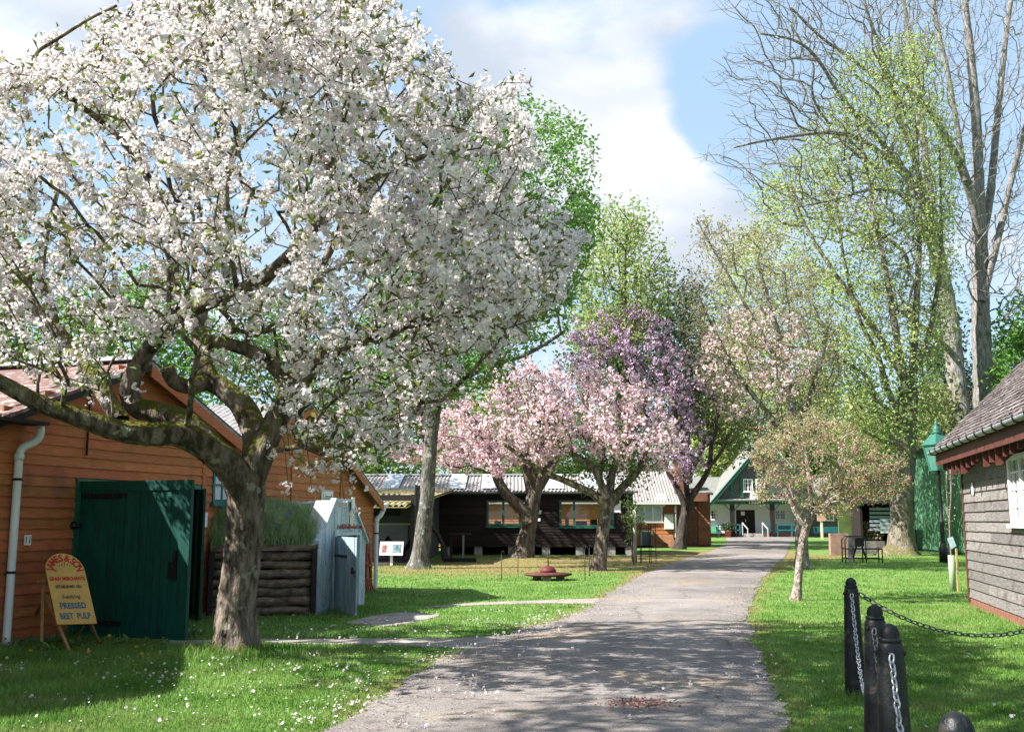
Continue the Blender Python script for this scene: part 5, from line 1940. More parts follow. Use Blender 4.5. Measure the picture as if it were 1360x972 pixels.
mb = MB().fbox(Fw, .1, .4, -.02, .06, 0, wz_ * .62)
mb.tube([Fw(.25, .02, wz_ * .6), Fw(.3, .02, wz_ * .72), Fw(.55, .02, wz_ * .82), Fw(1.2, .02, wz_ * .84)], .13, 8)
mb.fbox(Fw, ww_ - .95, ww_, -.02, .06, wz_ * .55, wz_ * .97)
mb.build('trim', m_white, ws)
MB().slab([Fw(-.2, .3, wz_), Fw(ww_ + .2, .3, wz_), Fw(ww_ + .2, -4, wz_ + 1), Fw(-.2, -4, wz_ + 1)], .1).build('roof', m_dark, ws)
spz = Vector((P(1092, 715, 86).x, 86, 0))
spo = thing('sign_post', 'short pale post with small notice left of teal bench', 'sign post', spz)
MB().box((spz.x, spz.y, .75), (.16, .16, 1.5)).build('post', mat('cream_post', (.6, .56, .38), var=.1), spo)
MB().box((spz.x, spz.y - .1, 1.75), (.75, .06, .6)).build('sign_board', mat('pink_board', (.5, .3, .24), var=.15), spo)

# disc on the lawn and its rod fence
dq = G(728, 770)
di = thing('disc_ornament', 'low dark red disc with domed hub lying on lawn stones', 'garden ornament', dq)
m_reddisc = mat('dull_red_paint', (.085, .028, .024), rough=.7, var=.35, scale=7)
MB().lathe(dq + Vector((0, 0, .10)), [(.50, 0), (.62, .03), (.62, .07), (.30, .10), (.20, .10)], 28).build('disc', m_reddisc, di)
MB().lathe(dq + Vector((0, 0, .195)), [(.22, 0), (.20, .07), (.13, .15), (.04, .17)], 18).build('hub', mat('red_paint', (.13, .02, .024), rough=.6, var=.3), di)
MB().tube([dq + Vector((0, 0, .36)), dq + Vector((0, 0, .78))], .016, 6).build('rod', m_iron, di)
for k in range(3):
    an = k * 2.1 + .4
    MB().box(dq + Vector((.35 * math.cos(an), .35 * math.sin(an), .05)), (.22, .16, .1)).build('foot', m_concrete, di)
for n_, (x_, y_, h_, lb) in enumerate([(666, 772, 735, 'thin black iron rod at left front of the red disc'), (688, 765, 738, 'thin black iron rod at left rear of the red disc'),
                                      (777, 771, 729, 'thin black rod with hooked top at right front of red disc'), (783, 765, 727, 'thin black rod nearest the cherry trunk beside red disc')]):
    q = G(x_, y_)
    o = thing('fence_rod', lb, 'rod', q, 'iron rods round the red disc')
    t_ = P(x_, h_, q.y)
    mb = MB().tube([q, Vector((q.x, q.y, t_.z))], .011, 6)
    mb.tube([Vector((q.x, q.y, t_.z)), Vector((q.x + .03, q.y, t_.z + .07)), Vector((q.x + .07, q.y, t_.z + .05)), Vector((q.x + .06, q.y, t_.z + .0))], .009, 5)
    mb.build('rod', m_iron, o)
# sagging line between the rear rods
qa, qb = G(688, 765), G(666, 772)

# tree guard: young sapling in tube beside hut
gq = G(1266, 785)
sg_ = thing('guarded_sapling', 'bare young sapling in pale green tube guard by the grey hut', 'sapling', gq)
gh_ = P(1263, 737, gq.y).z
MB().tube([gq + Vector((0, 0, -.02)), gq + Vector((0, 0, gh_))], .068, 14).build('tube_guard', mat('pale_green_tube', (.34, .42, .27), rough=.5, var=.1, transl=.2), sg_)
rr = [gq + Vector((0, 0, .02)), P(1262, 720, gq.y), P(1261, 690, gq.y), P(1263, 660, gq.y), P(1262, 610, gq.y)]
mb = MB().tube([Vector(p) for p in spline([tuple(p) for p in rr], .1)], .017, 7)
for (x0, y0, x1, y1) in [(1262, 700, 1257, 650), (1257, 650, 1259, 615), (1263, 670, 1267, 615), (1261, 690, 1256, 672)]:
    mb.tube([P(x0, y0, gq.y), P((x0 + x1) / 2 - 1, (y0 + y1) / 2, gq.y + .05), P(x1, y1, gq.y + .05)], [.013, .010, .006], 5)
mb.build('trunk', bark('pale_young_bark', (.13, .10, .085), (.34, .28, .25)), sg_)
c = np.array([tuple(P(RNG.uniform(1255, 1268), RNG.uniform(615, 705), gq.y)) for _ in range(70)])
V, F = leaf_mesh(c, .05, .6); put('leaves', np_mesh('leaves', V, F), mat('pale_bud', (.40, .36, .26), transl=.2), sg_)
sq = G(1273, 787)
MB().bar(sq, P(1270, 728, sq.y), .035).build('stake', mat('bamboo', (.42, .30, .12), var=.15), sg_)
lq2 = P(1264, 721, gq.y - .1)
MB().prism([lq2 + Vector((-.09, 0, .10)), lq2 + Vector((.03, 0, .14)), lq2 + Vector((.10, 0, -.06)), lq2 + Vector((-.01, 0, -.13))], (0, .012, 0)).build('label_tag', mat('blue_white_card', (.30, .48, .56), col2=(.7, .74, .74), scale=9, rough=.4), sg_)

# ------------------------------------------------------------------ bollards and chains
BH = 1.055
bpos = [G(1137, 925), PZ(1158, 798, BH), PZ(1180, 823, BH), PZ(1272, 936, BH)]
for q in bpos: q.z = 0.0
bl_label = ['black iron bollard standing farthest from the camera in its row', 'black bollard second from the far end, close behind another', 'black bollard in mid row with white-lit chain hanging on it', 'black bollard nearest the camera, only its domed cap showing']


def make_bollard():
    o = thing('bollard', bl_label[0], 'bollard', (0, 0, 0), 'black bollards along the lawn')
    MB().lathe((0, 0, 0), [(.098, -.05), (.095, .02), (.088, .25), (.076, .6), (.064, .90), (.060, .935), (.052, .948)], 24).build('post', m_iron, o)
    mb = MB()
    mb.lathe((0, 0, 0), [(.050, .943), (.056, .950), (.056, .962), (.046, .970)], 24)
    n = 32
    vs, fs = [], []
    prof = [(.045, .968), (.0455, .985), (.041, 1.004), (.033, 1.020), (.022, 1.031), (.010, 1.037), (.003, 1.038)]
    for r, z in prof:
        for i in range(n):
            a = 2 * math.pi * i / n
            rr = r * (1 + (.07 if i % 2 else -.07) * (z > .97) * (z < 1.025))
            vs.append((rr * math.cos(a), rr * math.sin(a), z))
    for j in range(len(prof) - 1):
        for i in range(n): fs.append((j * n + i, j * n + (i + 1) % n, (j + 1) * n + (i + 1) % n, (j + 1) * n + i))
    fs.append(tuple(range((len(prof) - 1) * n, len(prof) * n)))
    mb.add(vs, fs, 0, True)
    mb.build('cap', m_iron, o)
    for an in (-1.75, -.2, 1.4, 2.95):
        mb = MB()
        c = Vector((.062 * math.cos(an), .062 * math.sin(an), .895))
        d_ = Vector((math.cos(an), math.sin(an), 0))
        mb.tube([c - d_ * .01, c + d_ * .006, c + d_ * .012], [.014, .013, .006], 10)
        mb.build('rivet', m_iron, o)
    return o


b0 = make_bollard()
b0.location = bpos[0]
for k in range(1, 4):
    b = copy_tree(b0); b.location = bpos[k]; b.rotation_euler = (random.uniform(-.012, .012), random.uniform(-.02, .02), k * .7)
    b['label'] = bl_label[k]
b5p = Vector((5.3, 9.4, 0))
m_chain = mat('sunlit_chain', (.42, .43, .45), rough=.42, var=.3, scale=30, metal=.75, spec=.5)  # paler copy of the chain, sunlight on it put into the colour
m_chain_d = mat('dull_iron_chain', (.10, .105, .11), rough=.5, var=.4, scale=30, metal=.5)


def link_np(n1=12, n2=6, a=.028, b=.016, r=.0048):
    V = []
    for i in range(n1):
        t = 2 * math.pi * i / n1
        c = np.array([a * math.cos(t), b * math.sin(t), 0]); o = np.array([math.cos(t) * b, math.sin(t) * a, 0]); o /= np.linalg.norm(o)
        for j in range(n2):
            p = 2 * math.pi * j / n2
            V.append(c + o * r * math.cos(p) + np.array([0, 0, r * math.sin(p)]))
    F = [(i * n2 + j, ((i + 1) % n1) * n2 + j, ((i + 1) % n1) * n2 + (j + 1) % n2, i * n2 + (j + 1) % n2) for i in range(n1) for j in range(n2)]
    return np.array(V), np.array(F)


LV, LF = link_np()


def chain(name, label, a, b, sag, m, sc=1.0):
    n = 80
    t = np.linspace(0, 1, n)[:, None]
    pts = np.array(tuple(a)) * (1 - t) + np.array(tuple(b)) * t
    pts[:, 2] -= sag * 4 * (t * (1 - t))[:, 0]
    seg = np.linalg.norm(np.diff(pts, axis=0), axis=1); cum = np.concatenate([[0], np.cumsum(seg)])
    Ls = .045 * sc
    k = int(cum[-1] / Ls)
    VV, FF = [], []
    for i in range(k):
        u = (i + .5) * Ls
        c = np.array([np.interp(u, cum, pts[:, q]) for q in range(3)])
        c2 = np.array([np.interp(min(u + .01, cum[-1]), cum, pts[:, q]) for q in range(3)])
        d = (c2 - c); d /= np.linalg.norm(d) + 1e-9
        sd_ = np.cross(d, [0, 0, 1.]); sd_ /= np.linalg.norm(sd_) + 1e-9
        up = np.cross(sd_, d)
        an = (math.pi / 4 if i % 2 else -math.pi / 4) + random.uniform(-.3, .3)
        A = sd_ * math.cos(an) + up * math.sin(an); B = np.cross(d, A)
        VV.append(c + (LV[:, :1] * d + LV[:, 1:2] * A + LV[:, 2:] * B) * sc); FF.append(LF + len(LV) * i)
    o = put(name, np_mesh(name, np.vstack(VV), np.vstack(FF), True), m, None, Vector(a))
    return tag(o, label, 'chain', 'chains between the bollards')


top_ = Vector((0, 0, .895))
def off(p, q): return (Vector((q.x - p.x, q.y - p.y, 0))).normalized() * .07
def lnk(i, j): return bpos[i] + top_ + off(bpos[i], bpos[j]), bpos[j] + top_ + off(bpos[j], bpos[i])
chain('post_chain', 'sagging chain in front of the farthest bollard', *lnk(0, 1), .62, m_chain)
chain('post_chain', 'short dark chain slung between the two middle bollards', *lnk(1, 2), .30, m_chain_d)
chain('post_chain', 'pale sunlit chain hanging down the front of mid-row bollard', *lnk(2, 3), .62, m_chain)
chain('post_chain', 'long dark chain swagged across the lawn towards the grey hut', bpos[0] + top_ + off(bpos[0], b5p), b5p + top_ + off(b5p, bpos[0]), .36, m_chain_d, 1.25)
b = copy_tree(b0); b.location = b5p; b['label'] = 'black bollard at the hut end of the long swagged chain'
# ------------------------------------------------------------------ barks, leaves, blossom
bk_cherry = bark('cherry_bark', (.045, .035, .028), (.235, .19, .155), moss=(.085, .085, .016), moss_amt=.42, lichen=(.22, .21, .17), scale=9, vert=.3, bump=1.0)
bk_grey = bark('grey_bark', (.07, .065, .057), (.20, .19, .17), moss=(.10, .11, .03), moss_amt=.15, lichen=(.30, .31, .27), scale=8, vert=.4)
bk_pale = bark('pale_grey_bark', (.12, .11, .10), (.33, .305, .285), scale=11, vert=.22, bump=1.0)
bk_brown = bark('brown_bark', (.07, .055, .042), (.19, .16, .125), moss=(.12, .115, .03), moss_amt=.2, scale=10, vert=.25)
bk_twig = bark('pale_twig_bark', (.16, .145, .13), (.33, .305, .28), scale=9, vert=.3)
bk_pinkish = bark('mottled_pale_bark', (.16, .12, .10), (.44, .38, .34), scale=14, vert=.6)


def petal(name, c1, c2, **kw):
    return mat(name, c1, rough=.7, scale=2.5, col2=c2, island=kw.pop('island', .12), transl=kw.pop('transl', .4), spec=.15, hue=kw.pop('hue', .01), **kw)


p_white = petal('white_petal', (.735, .665, .665), (.82, .78, .775), island=.13, transl=.5)
p_pink = petal('pink_petal', (.83, .55, .63), (.89, .74, .79), island=.16)
p_mauve = petal('mauve_petal', (.42, .28, .42), (.58, .43, .55), island=.25)
p_pale = petal('pale_pink_petal', (.78, .55, .58), (.82, .68, .68), island=.12)
p_crab = petal('crab_bud', (.46, .13, .16), (.58, .26, .25), island=.25)


def leafm(name, c1, c2, **kw):
    return mat(name, c1, rough=.55, scale=kw.pop('scale', .6), col2=c2, island=kw.pop('island', .35), transl=kw.pop('transl', .42), hue=kw.pop('hue', .015), spec=.3, **kw)


l_cherry = leafm('bronze_green_leaf', (.15, .15, .035), (.20, .28, .06), hue=.045, transl=.5)
l_fresh = leafm('fresh_green_leaf', (.10, .24, .035), (.19, .35, .08))
l_bright = leafm('bright_green_leaf', (.15, .265, .06), (.27, .37, .12))
l_yellow = leafm('yellow_green_leaf', (.30, .39, .09), (.46, .52, .20))
l_pale = leafm('pale_spring_leaf', (.24, .33, .08), (.37, .44, .18))
l_russet = leafm('russet_leaf', (.30, .215, .14), (.42, .34, .23), hue=.03)
l_dark = leafm('dark_evergreen_leaf', (.022, .05, .026), (.05, .095, .045), transl=.2)
l_mid = leafm('mid_green_leaf', (.075, .15, .035), (.14, .23, .065))
l_olive = leafm('olive_leaf', (.22, .25, .09), (.34, .36, .16), hue=.03)


def cut(a, b, k):
    return a[RNG.permutation(len(a))[:k]]


# ------------------------------------------------------------------ the white cherry
D0 = 12.4
limbs = [
    px([(312, 870, 40), (313, 850, 33), (316, 800, 30), (321, 740, 28), (325, 690, 27.5), (327, 655, 29), (327, 630, 28)], 12.5),
    px([(327, 660, 26, 12.45), (308, 622, 24, 12.35), (280, 596, 22, 12.2), (240, 577, 20, 12.0), (200, 577, 18, 11.8), (160, 572, 16.5, 11.7), (110, 556, 15, 11.5), (55, 537, 13.5, 11.3), (0, 508, 12, 11.1), (-60, 478, 10, 10.9), (-130, 440, 7, 10.7)], 12),
    px([(290, 604, 20, 12.25), (262, 574, 21, 12.3), (235, 556, 20, 12.4), (205, 548, 17.5, 12.5), (180, 540, 16, 12.5), (172, 515, 15, 12.4), (186, 480, 13.5, 12.3), (205, 452, 13, 12.2), (224, 428, 13, 12.1)], 12),
    px([(224, 430, 12.5, 12.1), (231, 405, 11, 12.0), (229, 370, 10, 11.9), (231, 330, 9, 11.7), (226, 290, 8.5, 11.5), (212, 258, 7.5, 11.3), (196, 235, 6.5, 11.1), (165, 190, 5.5, 10.9), (120, 150, 5, 10.7), (70, 115, 4.5, 10.5), (40, 95, 3.5, 10.4)], 12),
    px([(44, 100, 3.5, 10.4), (48, 72, 3, 10.3), (80, 50, 2.8, 10.2), (120, 25, 2.5, 10.1), (155, 8, 2.2, 10)], 11),
    px([(228, 428, 12, 12.1), (255, 412, 11.5, 11.9), (290, 398, 11, 11.7), (325, 382, 10.5, 11.4), (358, 362, 10, 11.2), (388, 335, 9, 11.0), (415, 305, 8.5, 10.8), (440, 275, 7, 10.7), (470, 255, 6, 10.5), (520, 225, 5, 10.3), (570, 205, 4, 10.1)], 12),
    px([(418, 300, 7, 10.8), (438, 245, 6.5, 10.9), (428, 205, 6, 11), (405, 172, 5.5, 11.1), (372, 140, 5, 11.1), (345, 120, 4, 11.2), (320, 60, 3, 11.2)], 12),
    px([(160, 560, 14, 12.0), (140, 528, 13, 12.2), (118, 492, 12, 12.4), (95, 462, 11, 12.6), (68, 430, 9.5, 12.8), (45, 405, 8, 12.9), (38, 375, 7, 13), (10, 300, 5, 13.2), (-40, 230, 4, 13.3)], 12),
    px([(75, 440, 7.5, 12.8), (66, 400, 6.5, 12.9), (55, 372, 6, 13), (60, 320, 4.5, 13.2), (80, 240, 3.5, 13.3)], 12),
    px([(328, 650, 25, 12.5), (343, 610, 22, 12.5), (360, 570, 19, 12.6), (380, 535, 17.5, 12.6), (397, 505, 18, 12.7), (405, 488, 16, 12.7)], 12.5),
    px([(402, 495, 13, 12.7), (425, 476, 11, 12.6), (455, 463, 9, 12.4), (500, 445, 7, 12.1), (560, 428, 5.5, 11.8), (620, 410, 4, 11.5), (690, 395, 3, 11.3)], 12.5),
    px([(400, 492, 12, 12.7), (400, 455, 10, 12.8), (404, 425, 9, 12.9), (418, 385, 7, 13.1), (445, 320, 6, 13.3), (500, 240, 4.5, 13.4), (560, 150, 3, 13.5)], 12.5),
    px([(385, 515, 12, 12.6), (365, 488, 12, 12.4), (340, 470, 11, 12.2), (305, 457, 10, 12.0), (270, 448, 8, 11.8), (240, 425, 6.5, 11.6)], 12.5),
    px([(340, 620, 22, 12.6), (338, 575, 20, 12.8), (322, 540, 18.5, 13), (298, 518, 17, 13.1), (278, 503, 15.5, 13.1), (270, 470, 13, 13.2), (265, 440, 12, 13.3), (270, 405, 9, 13.4), (280, 340, 7, 13.6), (300, 250, 5, 13.8), (320, 160, 3.5, 14)], 12.5),
    px([(280, 505, 13, 13.1), (252, 514, 12, 12.9), (230, 506, 11, 12.8), (220, 488, 12, 12.7)], 12.5),
]
WP = [(-170, 480), (-170, 75), (10, 80), (45, 50), (110, 15), (190, 30), (235, -70), (250, -80), (440, -30), (530, 10), (575, 55), (610, 120), (650, 130), (688, 80), (705, 140), (715, 230), (740, 290), (790, 318), (770, 350), (745, 420), (700, 440), (640, 480), (575, 545), (540, 600), (465, 625), (400, 632), (380, 560), (330, 520), (250, 470), (180, 440), (140, 520), (80, 530), (30, 490)]
wc = Tree('white_cherry_tree', 'great white blossoming cherry with mossy twisted limbs beside the barn', 'tree', None, limbs, bk_cherry, step=.045, sides=40, rough=.10)
tg = crown_points(WP, 11.0, 2.9, 1700, 90, clump=.8)
tg = np.vstack([tg, crown_points([(250, -80), (530, 0), (610, 110), (690, 80), (740, 280), (790, 320), (745, 420), (640, 480), (500, 400), (430, 150)], 10.4, 2.2, 480, 60)])
tg = np.vstack([tg, crown_points([(380, 420), (640, 400), (620, 520), (540, 600), (450, 622), (395, 600)], 11.4, 1.6, 260, 50)])
tg = np.vstack([tg, crown_points([(240, -80), (440, -60), (575, 40), (480, 90), (250, 90), (-170, 150), (-170, 90), (120, 70)], 10.6, 2.6, 480, 90)])
wc.grow(tg, step=.2, bf=.32, r0=.0055, rmax=.035, lift=.10, min_z=2.1)
st = wc.sites(.06, .016, .045)
f = np.array([mnoise.noise(Vector(q) * 1.5) for q in st])
keep = f > RNG.uniform(-.6, .1, len(f))
# the low fringe over the barn hangs thinner than the crown
sx, sy = proj(st)
keep &= RNG.uniform(0, 1, len(st)) < np.clip(np.where(sx > 375, .5, .28) + (st[:, 2] - 3.0) * .5, np.where(sx > 375, .4, .16), 1)
sw = cut(st[keep], 0, 12000)
print('cherry sites', len(st), keep.sum())
wc.flowers(sw, 14, .066, .042, p_white)
lv = cut(st, 0, 6500)
wc.leaves(lv, 2, .05, .085, l_cherry, width=.42)
# sprays hanging low before the second gable
dr = []
for (x, y0, y1) in [(385, 590, 640), (420, 560, 635), (455, 590, 650), (477, 600, 655), (402, 600, 628), (440, 570, 620), (365, 560, 600), (175, 500, 528), (130, 480, 530)]:
    q = P(x, y1, 12.2 + RNG.uniform(-.6, .5))
    for k in range(3): dr.append(np.array(tuple(q)) + RNG.normal(0, .09, 3))
Vf, Ff = flower_mesh(np.array(dr), 8, .07, .046)
wc_b = put('hanging_blossom', np_mesh('hanging_blossom', Vf, Ff), p_white, wc.root)
for q in dr[::3]:
    p = Vector(q)
    MB().tube([p + Vector((-.25, .1, .95)), p + Vector((-.08, .05, .5)), p], [.010, .007, .004], 5).build('hanging_twig', bk_cherry, wc.root)

# ------------------------------------------------------------------ pink cherries
limbs = [
    px([(795, 760, 14), (797, 735, 11), (801, 705, 10), (805, 680, 11), (808, 664, 12), (809, 650, 10)], 32.6),
    px([(807, 672, 8), (790, 657, 6.5), (768, 646, 5.5), (745, 636, 5), (722, 628, 4.5), (700, 612, 4), (670, 590, 3)], 32.2),
    px([(806, 662, 7), (797, 640, 6), (788, 622, 6), (765, 606, 5), (742, 590, 4.5), (725, 572, 4), (700, 540, 3)], 32),
    px([(810, 656, 7), (814, 625, 6), (826, 600, 5), (838, 580, 4.5), (850, 555, 3.5), (860, 525, 2.5)], 32.6),
    px([(812, 668, 8), (826, 648, 6.5), (845, 628, 5.5), (858, 604, 5), (864, 580, 4), (880, 560, 3)], 32.8),
    px([(795, 638, 5, 32.5), (800, 600, 4.5, 33), (790, 560, 4, 33.3), (770, 520, 3, 33.5)], 33)]
tC = Tree('pink_cherry_tree', 'pink blossoming cherry with low fork standing nearest the road', 'tree', None, limbs, bk_cherry, step=.12, sides=14)
polyC = [(650, 550), (680, 508), (730, 480), (800, 484), (855, 504), (895, 536), (915, 595), (900, 630), (850, 615), (820, 622), (780, 592), (740, 606), (700, 620), (662, 600)]
tC.grow(crown_points(polyC, 32.2, 2.6, 420, 45, clump=.8), step=.3, r0=.009, bf=.4, rmax=.05, min_z=2.6)
st = tC.sites(.14, .03, .08)
tC.flowers(cut(st, 0, 3800), 7, .12, .085, p_pink)
tC.leaves(cut(st, 0, 1000), 2, .12, .12, l_cherry, width=.45)
lowc = crown_points([(740, 610), (860, 600), (850, 650), (830, 640), (770, 640)], 32.8, 1.2, 120, 30)
tC.leaves(lowc, 8, .25, .12, l_mid, name='low_leaves')

limbs = [
    px([(694, 742, 20), (698, 722, 15), (702, 700, 12.5), (706, 675, 12.5), (710, 650, 11), (716, 625, 12), (722, 600, 10), (728, 570, 8), (735, 530, 5)], 43.6),
    px([(702, 695, 12), (690, 672, 9), (672, 655, 8), (660, 632, 7.5), (654, 605, 7), (642, 578, 6), (620, 550, 4), (590, 530, 3)], 43.3),
    px([(707, 655, 10), (700, 620, 8), (694, 590, 7), (685, 550, 5), (670, 510, 3.5)], 43.8),
    px([(712, 650, 10), (735, 610, 8), (750, 570, 6), (760, 530, 4)], 44)]
tB = Tree('pink_cherry_tree', 'pink blossoming cherry with thick trunk against the dark hut', 'tree', None, limbs, bk_brown, step=.15, sides=16)
polyB = [(505, 590), (530, 548), (560, 512), (620, 486), (690, 472), (745, 484), (770, 530), (750, 590), (720, 615), (690, 604), (665, 634), (615, 622), (560, 618), (515, 612)]
tB.grow(crown_points(polyB, 42.5, 3.2, 460, 45, clump=.7), step=.35, r0=.011, bf=.4, rmax=.06, min_z=2.8)
st = tB.sites(.17, .035, .10)
tB.flowers(cut(st, 0, 3800), 7, .15, .11, p_pink)
tB.leaves(cut(st, 0, 800), 2, .15, .14, l_cherry, width=.45)

limbs = [
    px([(903, 734, 11), (905, 712, 8.5), (909, 690, 8), (913, 670, 8), (916, 660, 7)], 56),
    px([(910, 672, 5.5), (900, 650, 4.5), (888, 628, 3.5), (876, 600, 3), (862, 560, 2.5), (840, 510, 2)], 55.5),
    px([(915, 664, 6), (932, 640, 4.5), (942, 618, 4), (945, 590, 3.5), (952, 560, 2.5), (945, 520, 2)], 56),
    px([(913, 664, 5), (910, 630, 4), (905, 590, 3.5), (895, 540, 3), (885, 490, 2)], 56),
    px([(940, 622, 3), (958, 600, 2.5), (968, 575, 2)], 55.8)]
tD = Tree('mauve_cherry_tree', 'mauve-purple blossoming tree with dark forked trunk by the brick porch', 'tree', None, limbs, bark('dark_bark', (.03, .024, .022), (.10, .08, .07)), step=.2, sides=12)
polyD = [(735, 470), (760, 425), (800, 412), (850, 398), (878, 415), (905, 455), (938, 505), (930, 545), (942, 590), (920, 640), (880, 630), (870, 590), (830, 550), (770, 530)]
tD.grow(crown_points(polyD, 55.5, 3.6, 430, 45, clump=.6), step=.45, r0=.013, bf=.4, rmax=.06, min_z=3)
st = tD.sites(.22, .05, .13)
tD.flowers(cut(st, 0, 3600), 5, .18, .15, p_mauve)
tD.leaves(cut(st, 0, 1700), 2, .2, .17, leafm('purple_brown_leaf', (.07, .05, .035), (.12, .11, .04)), width=.5)

# ------------------------------------------------------------------ crab apple, tree behind it
limbs = [
    px([(1057, 800, 9), (1059, 780, 6.5), (1062, 750, 6.2), (1067, 715, 6.5), (1072, 695, 6.5), (1080, 680, 5.5)], 20.6),
    px([(1070, 700, 5), (1058, 682, 4.2), (1048, 660, 3.5), (1035, 630, 3), (1025, 600, 2)], 20.4),
    px([(1076, 688, 5), (1090, 668, 4), (1105, 640, 3.2), (1120, 610, 2.4)], 20.7),
    px([(1075, 690, 4.5), (1076, 650, 4), (1072, 610, 3), (1065, 575, 2)], 20.6),
    px([(1082, 680, 4), (1110, 660, 3.2), (1145, 645, 2.4), (1180, 640, 1.6)], 20.5)]
tE = Tree('crab_apple_tree', 'small crab apple with pink buds standing in the open lawn', 'tree', None, limbs, bk_pinkish, step=.08, sides=14)
polyE = [(992, 605), (1005, 572), (1040, 550), (1085, 542), (1130, 556), (1165, 590), (1205, 612), (1216, 636), (1185, 662), (1140, 668), (1110, 690), (1075, 680), (1040, 668), (1005, 660)]
tE.grow(crown_points(polyE, 20.5, 1.5, 420, 40, clump=1.2), step=.18, r0=.0055, bf=.4, rmax=.03, min_z=1.3)
st = tE.sites(.07, .02, .04)
tE.leaves(st, 3, .05, .060, leafm('pale_olive_leaf', (.27, .28, .11), (.42, .39, .21), hue=.03), width=.45)
tE.leaves(cut(st, 0, 2500), 2, .05, .06, l_bright, name='green_leaves', width=.45)
tE.flowers(cut(st, 0, 1500), 1.3, .045, .033, p_crab)
tE.flowers(cut(st, 0, 500), 1, .045, .034, petal('rose_bud', (.70, .42, .42), (.78, .60, .56)), name='pale_blossom')

limbs = [
    px([(1066, 760, 13), (1065, 735, 10), (1064, 700, 9.5), (1062, 660, 9), (1058, 600, 8), (1053, 550, 7), (1045, 500, 6), (1035, 450, 5), (1020, 400, 3.5), (1005, 340, 2.5)], 33.5),
    px([(1060, 620, 6), (1035, 570, 5), (1005, 530, 4), (975, 490, 3), (950, 440, 2.2), (925, 390, 1.6)], 33),
    px([(1056, 580, 6), (1075, 530, 5), (1090, 480, 4), (1100, 430, 3)], 34),
    px([(1045, 500, 4), (1010, 440, 3), (970, 370, 2.2), (935, 310, 1.5), (925, 290, 1.2)], 33.5)]
tF = Tree('russet_cherry_tree', 'tall loose russet cherry with pale pink patches behind the crab apple', 'tree', None, limbs, bk_grey, step=.15, sides=14)
polyF = [(892, 420), (905, 350), (930, 285), (985, 300), (1030, 300), (1080, 350), (1112, 420), (1120, 500), (1100, 570), (1060, 600), (1000, 580), (955, 545), (920, 500)]
tF.grow(crown_points(polyF, 33.3, 3.2, 900, 55, clump=.5), step=.35, r0=.009, bf=.35, rmax=.05, min_z=3)
st = tF.sites(.13, .03, .10)
tF.leaves(cut(st, 0, 12000), 2, .13, .10, l_russet, width=.5)
tF.leaves(cut(st, 0, 12000), 2, .15, .11, l_olive, name='pale_leaves', width=.45)
xx, yy = proj(st)
pk = in_poly(xx, yy, [(935, 555), (915, 500), (940, 440), (975, 400), (1050, 410), (1085, 460), (1075, 520), (1010, 545), (960, 570)])
tF.flowers(cut(st[pk], 0, 700), 4, .13, .09, p_pale)

# ------------------------------------------------------------------ big spring tree and the bare trees
limbs = [
    px([(1196, 745, 34.0), (1197, 728, 24.0), (1198, 700, 18.0), (1199, 660, 17.0), (1201, 600, 16.5), (1204, 550, 16.0), (1206, 515, 16.0)], 46.5),
    px([(1205, 520, 7.5), (1196, 480, 6.2), (1188, 430, 5.6), (1178, 370, 4.4), (1165, 300, 3.4), (1150, 220, 2.5), (1135, 150, 1.8)], 46),
    px([(1207, 520, 7.5), (1214, 470, 6.2), (1216, 420, 5.6), (1220, 350, 4.4), (1222, 280, 3.4), (1218, 200, 2.5), (1210, 110, 1.8)], 46.5),
    px([(1200, 500, 6.2), (1170, 450, 5.0), (1135, 400, 4.1), (1100, 350, 3.1), (1070, 300, 2.5), (1050, 250, 1.8)], 45.5),
    px([(1203, 560, 5.6), (1180, 520, 5.0), (1165, 470, 4.1), (1140, 420, 3.1), (1120, 340, 2.5), (1110, 260, 1.8)], 46),
    px([(1200, 600, 5.0), (1180, 575, 3.8), (1165, 540, 3.1), (1150, 500, 2.5), (1100, 470, 1.8), (1050, 460, 1.4)], 45.5),
    px([(1210, 500, 5.6), (1232, 450, 4.4), (1245, 380, 3.4), (1250, 300, 2.5), (1248, 200, 1.8)], 47)]
tG = Tree('spring_lime_tree', 'tall lime tree in pale yellow-green leaf with mossy flared foot', 'tree', None, limbs, bark('lime_bark', (.10, .085, .065), (.24, .21, .165), moss=(.12, .115, .03), moss_amt=.2, scale=10, vert=.25), step=.2, sides=18, rough=.09)
polyG = [(945, 430), (955, 350), (990, 290), (1010, 240), (1050, 210), (1065, 165), (1110, 120), (1120, 80), (1160, 50), (1205, 40), (1245, 55), (1262, 130), (1275, 300), (1262, 460), (1245, 560), (1200, 590), (1150, 600), (1090, 590), (1040, 560), (990, 530)]
tG.grow(crown_points(polyG, 47.5, 4.5, 1500, 60, clump=.5), step=.5, r0=.010, bf=.35, rmax=.08, min_z=5)
st = tG.sites(.2, .05, .16)
tG.leaves(cut(tG.sites(.06, .05, .25), 0, 46000), 2, .25, .155, l_yellow, width=.6)
lowg = crown_points([(1100, 480), (1250, 470), (1250, 590), (1180, 610), (1090, 600)], 46, 3, 450, 40)
tG.leaves(lowg, 5, .3, .16, l_bright, name='low_leaves', width=.55)

def bare(name, label, limbs, poly, d, depth, n, edge=80):
    t = Tree(name, label, 'tree', 'bare grey trees behind the hut', limbs, bk_pale, step=.2, sides=20, rough=.09)
    c = crown_points(poly, d, depth, int(n * 1.7), edge)
    x, y = proj(c)
    c = c[RNG.uniform(0, 1, len(c)) < .12 + edge_dist(x, y, poly) / 75][:n]        # twigs thin out to the rim
    t.grow(c, step=.5, r0=.0115, bf=.32, rmax=.08, lift=.04, jit=.09, min_z=7)
    return t


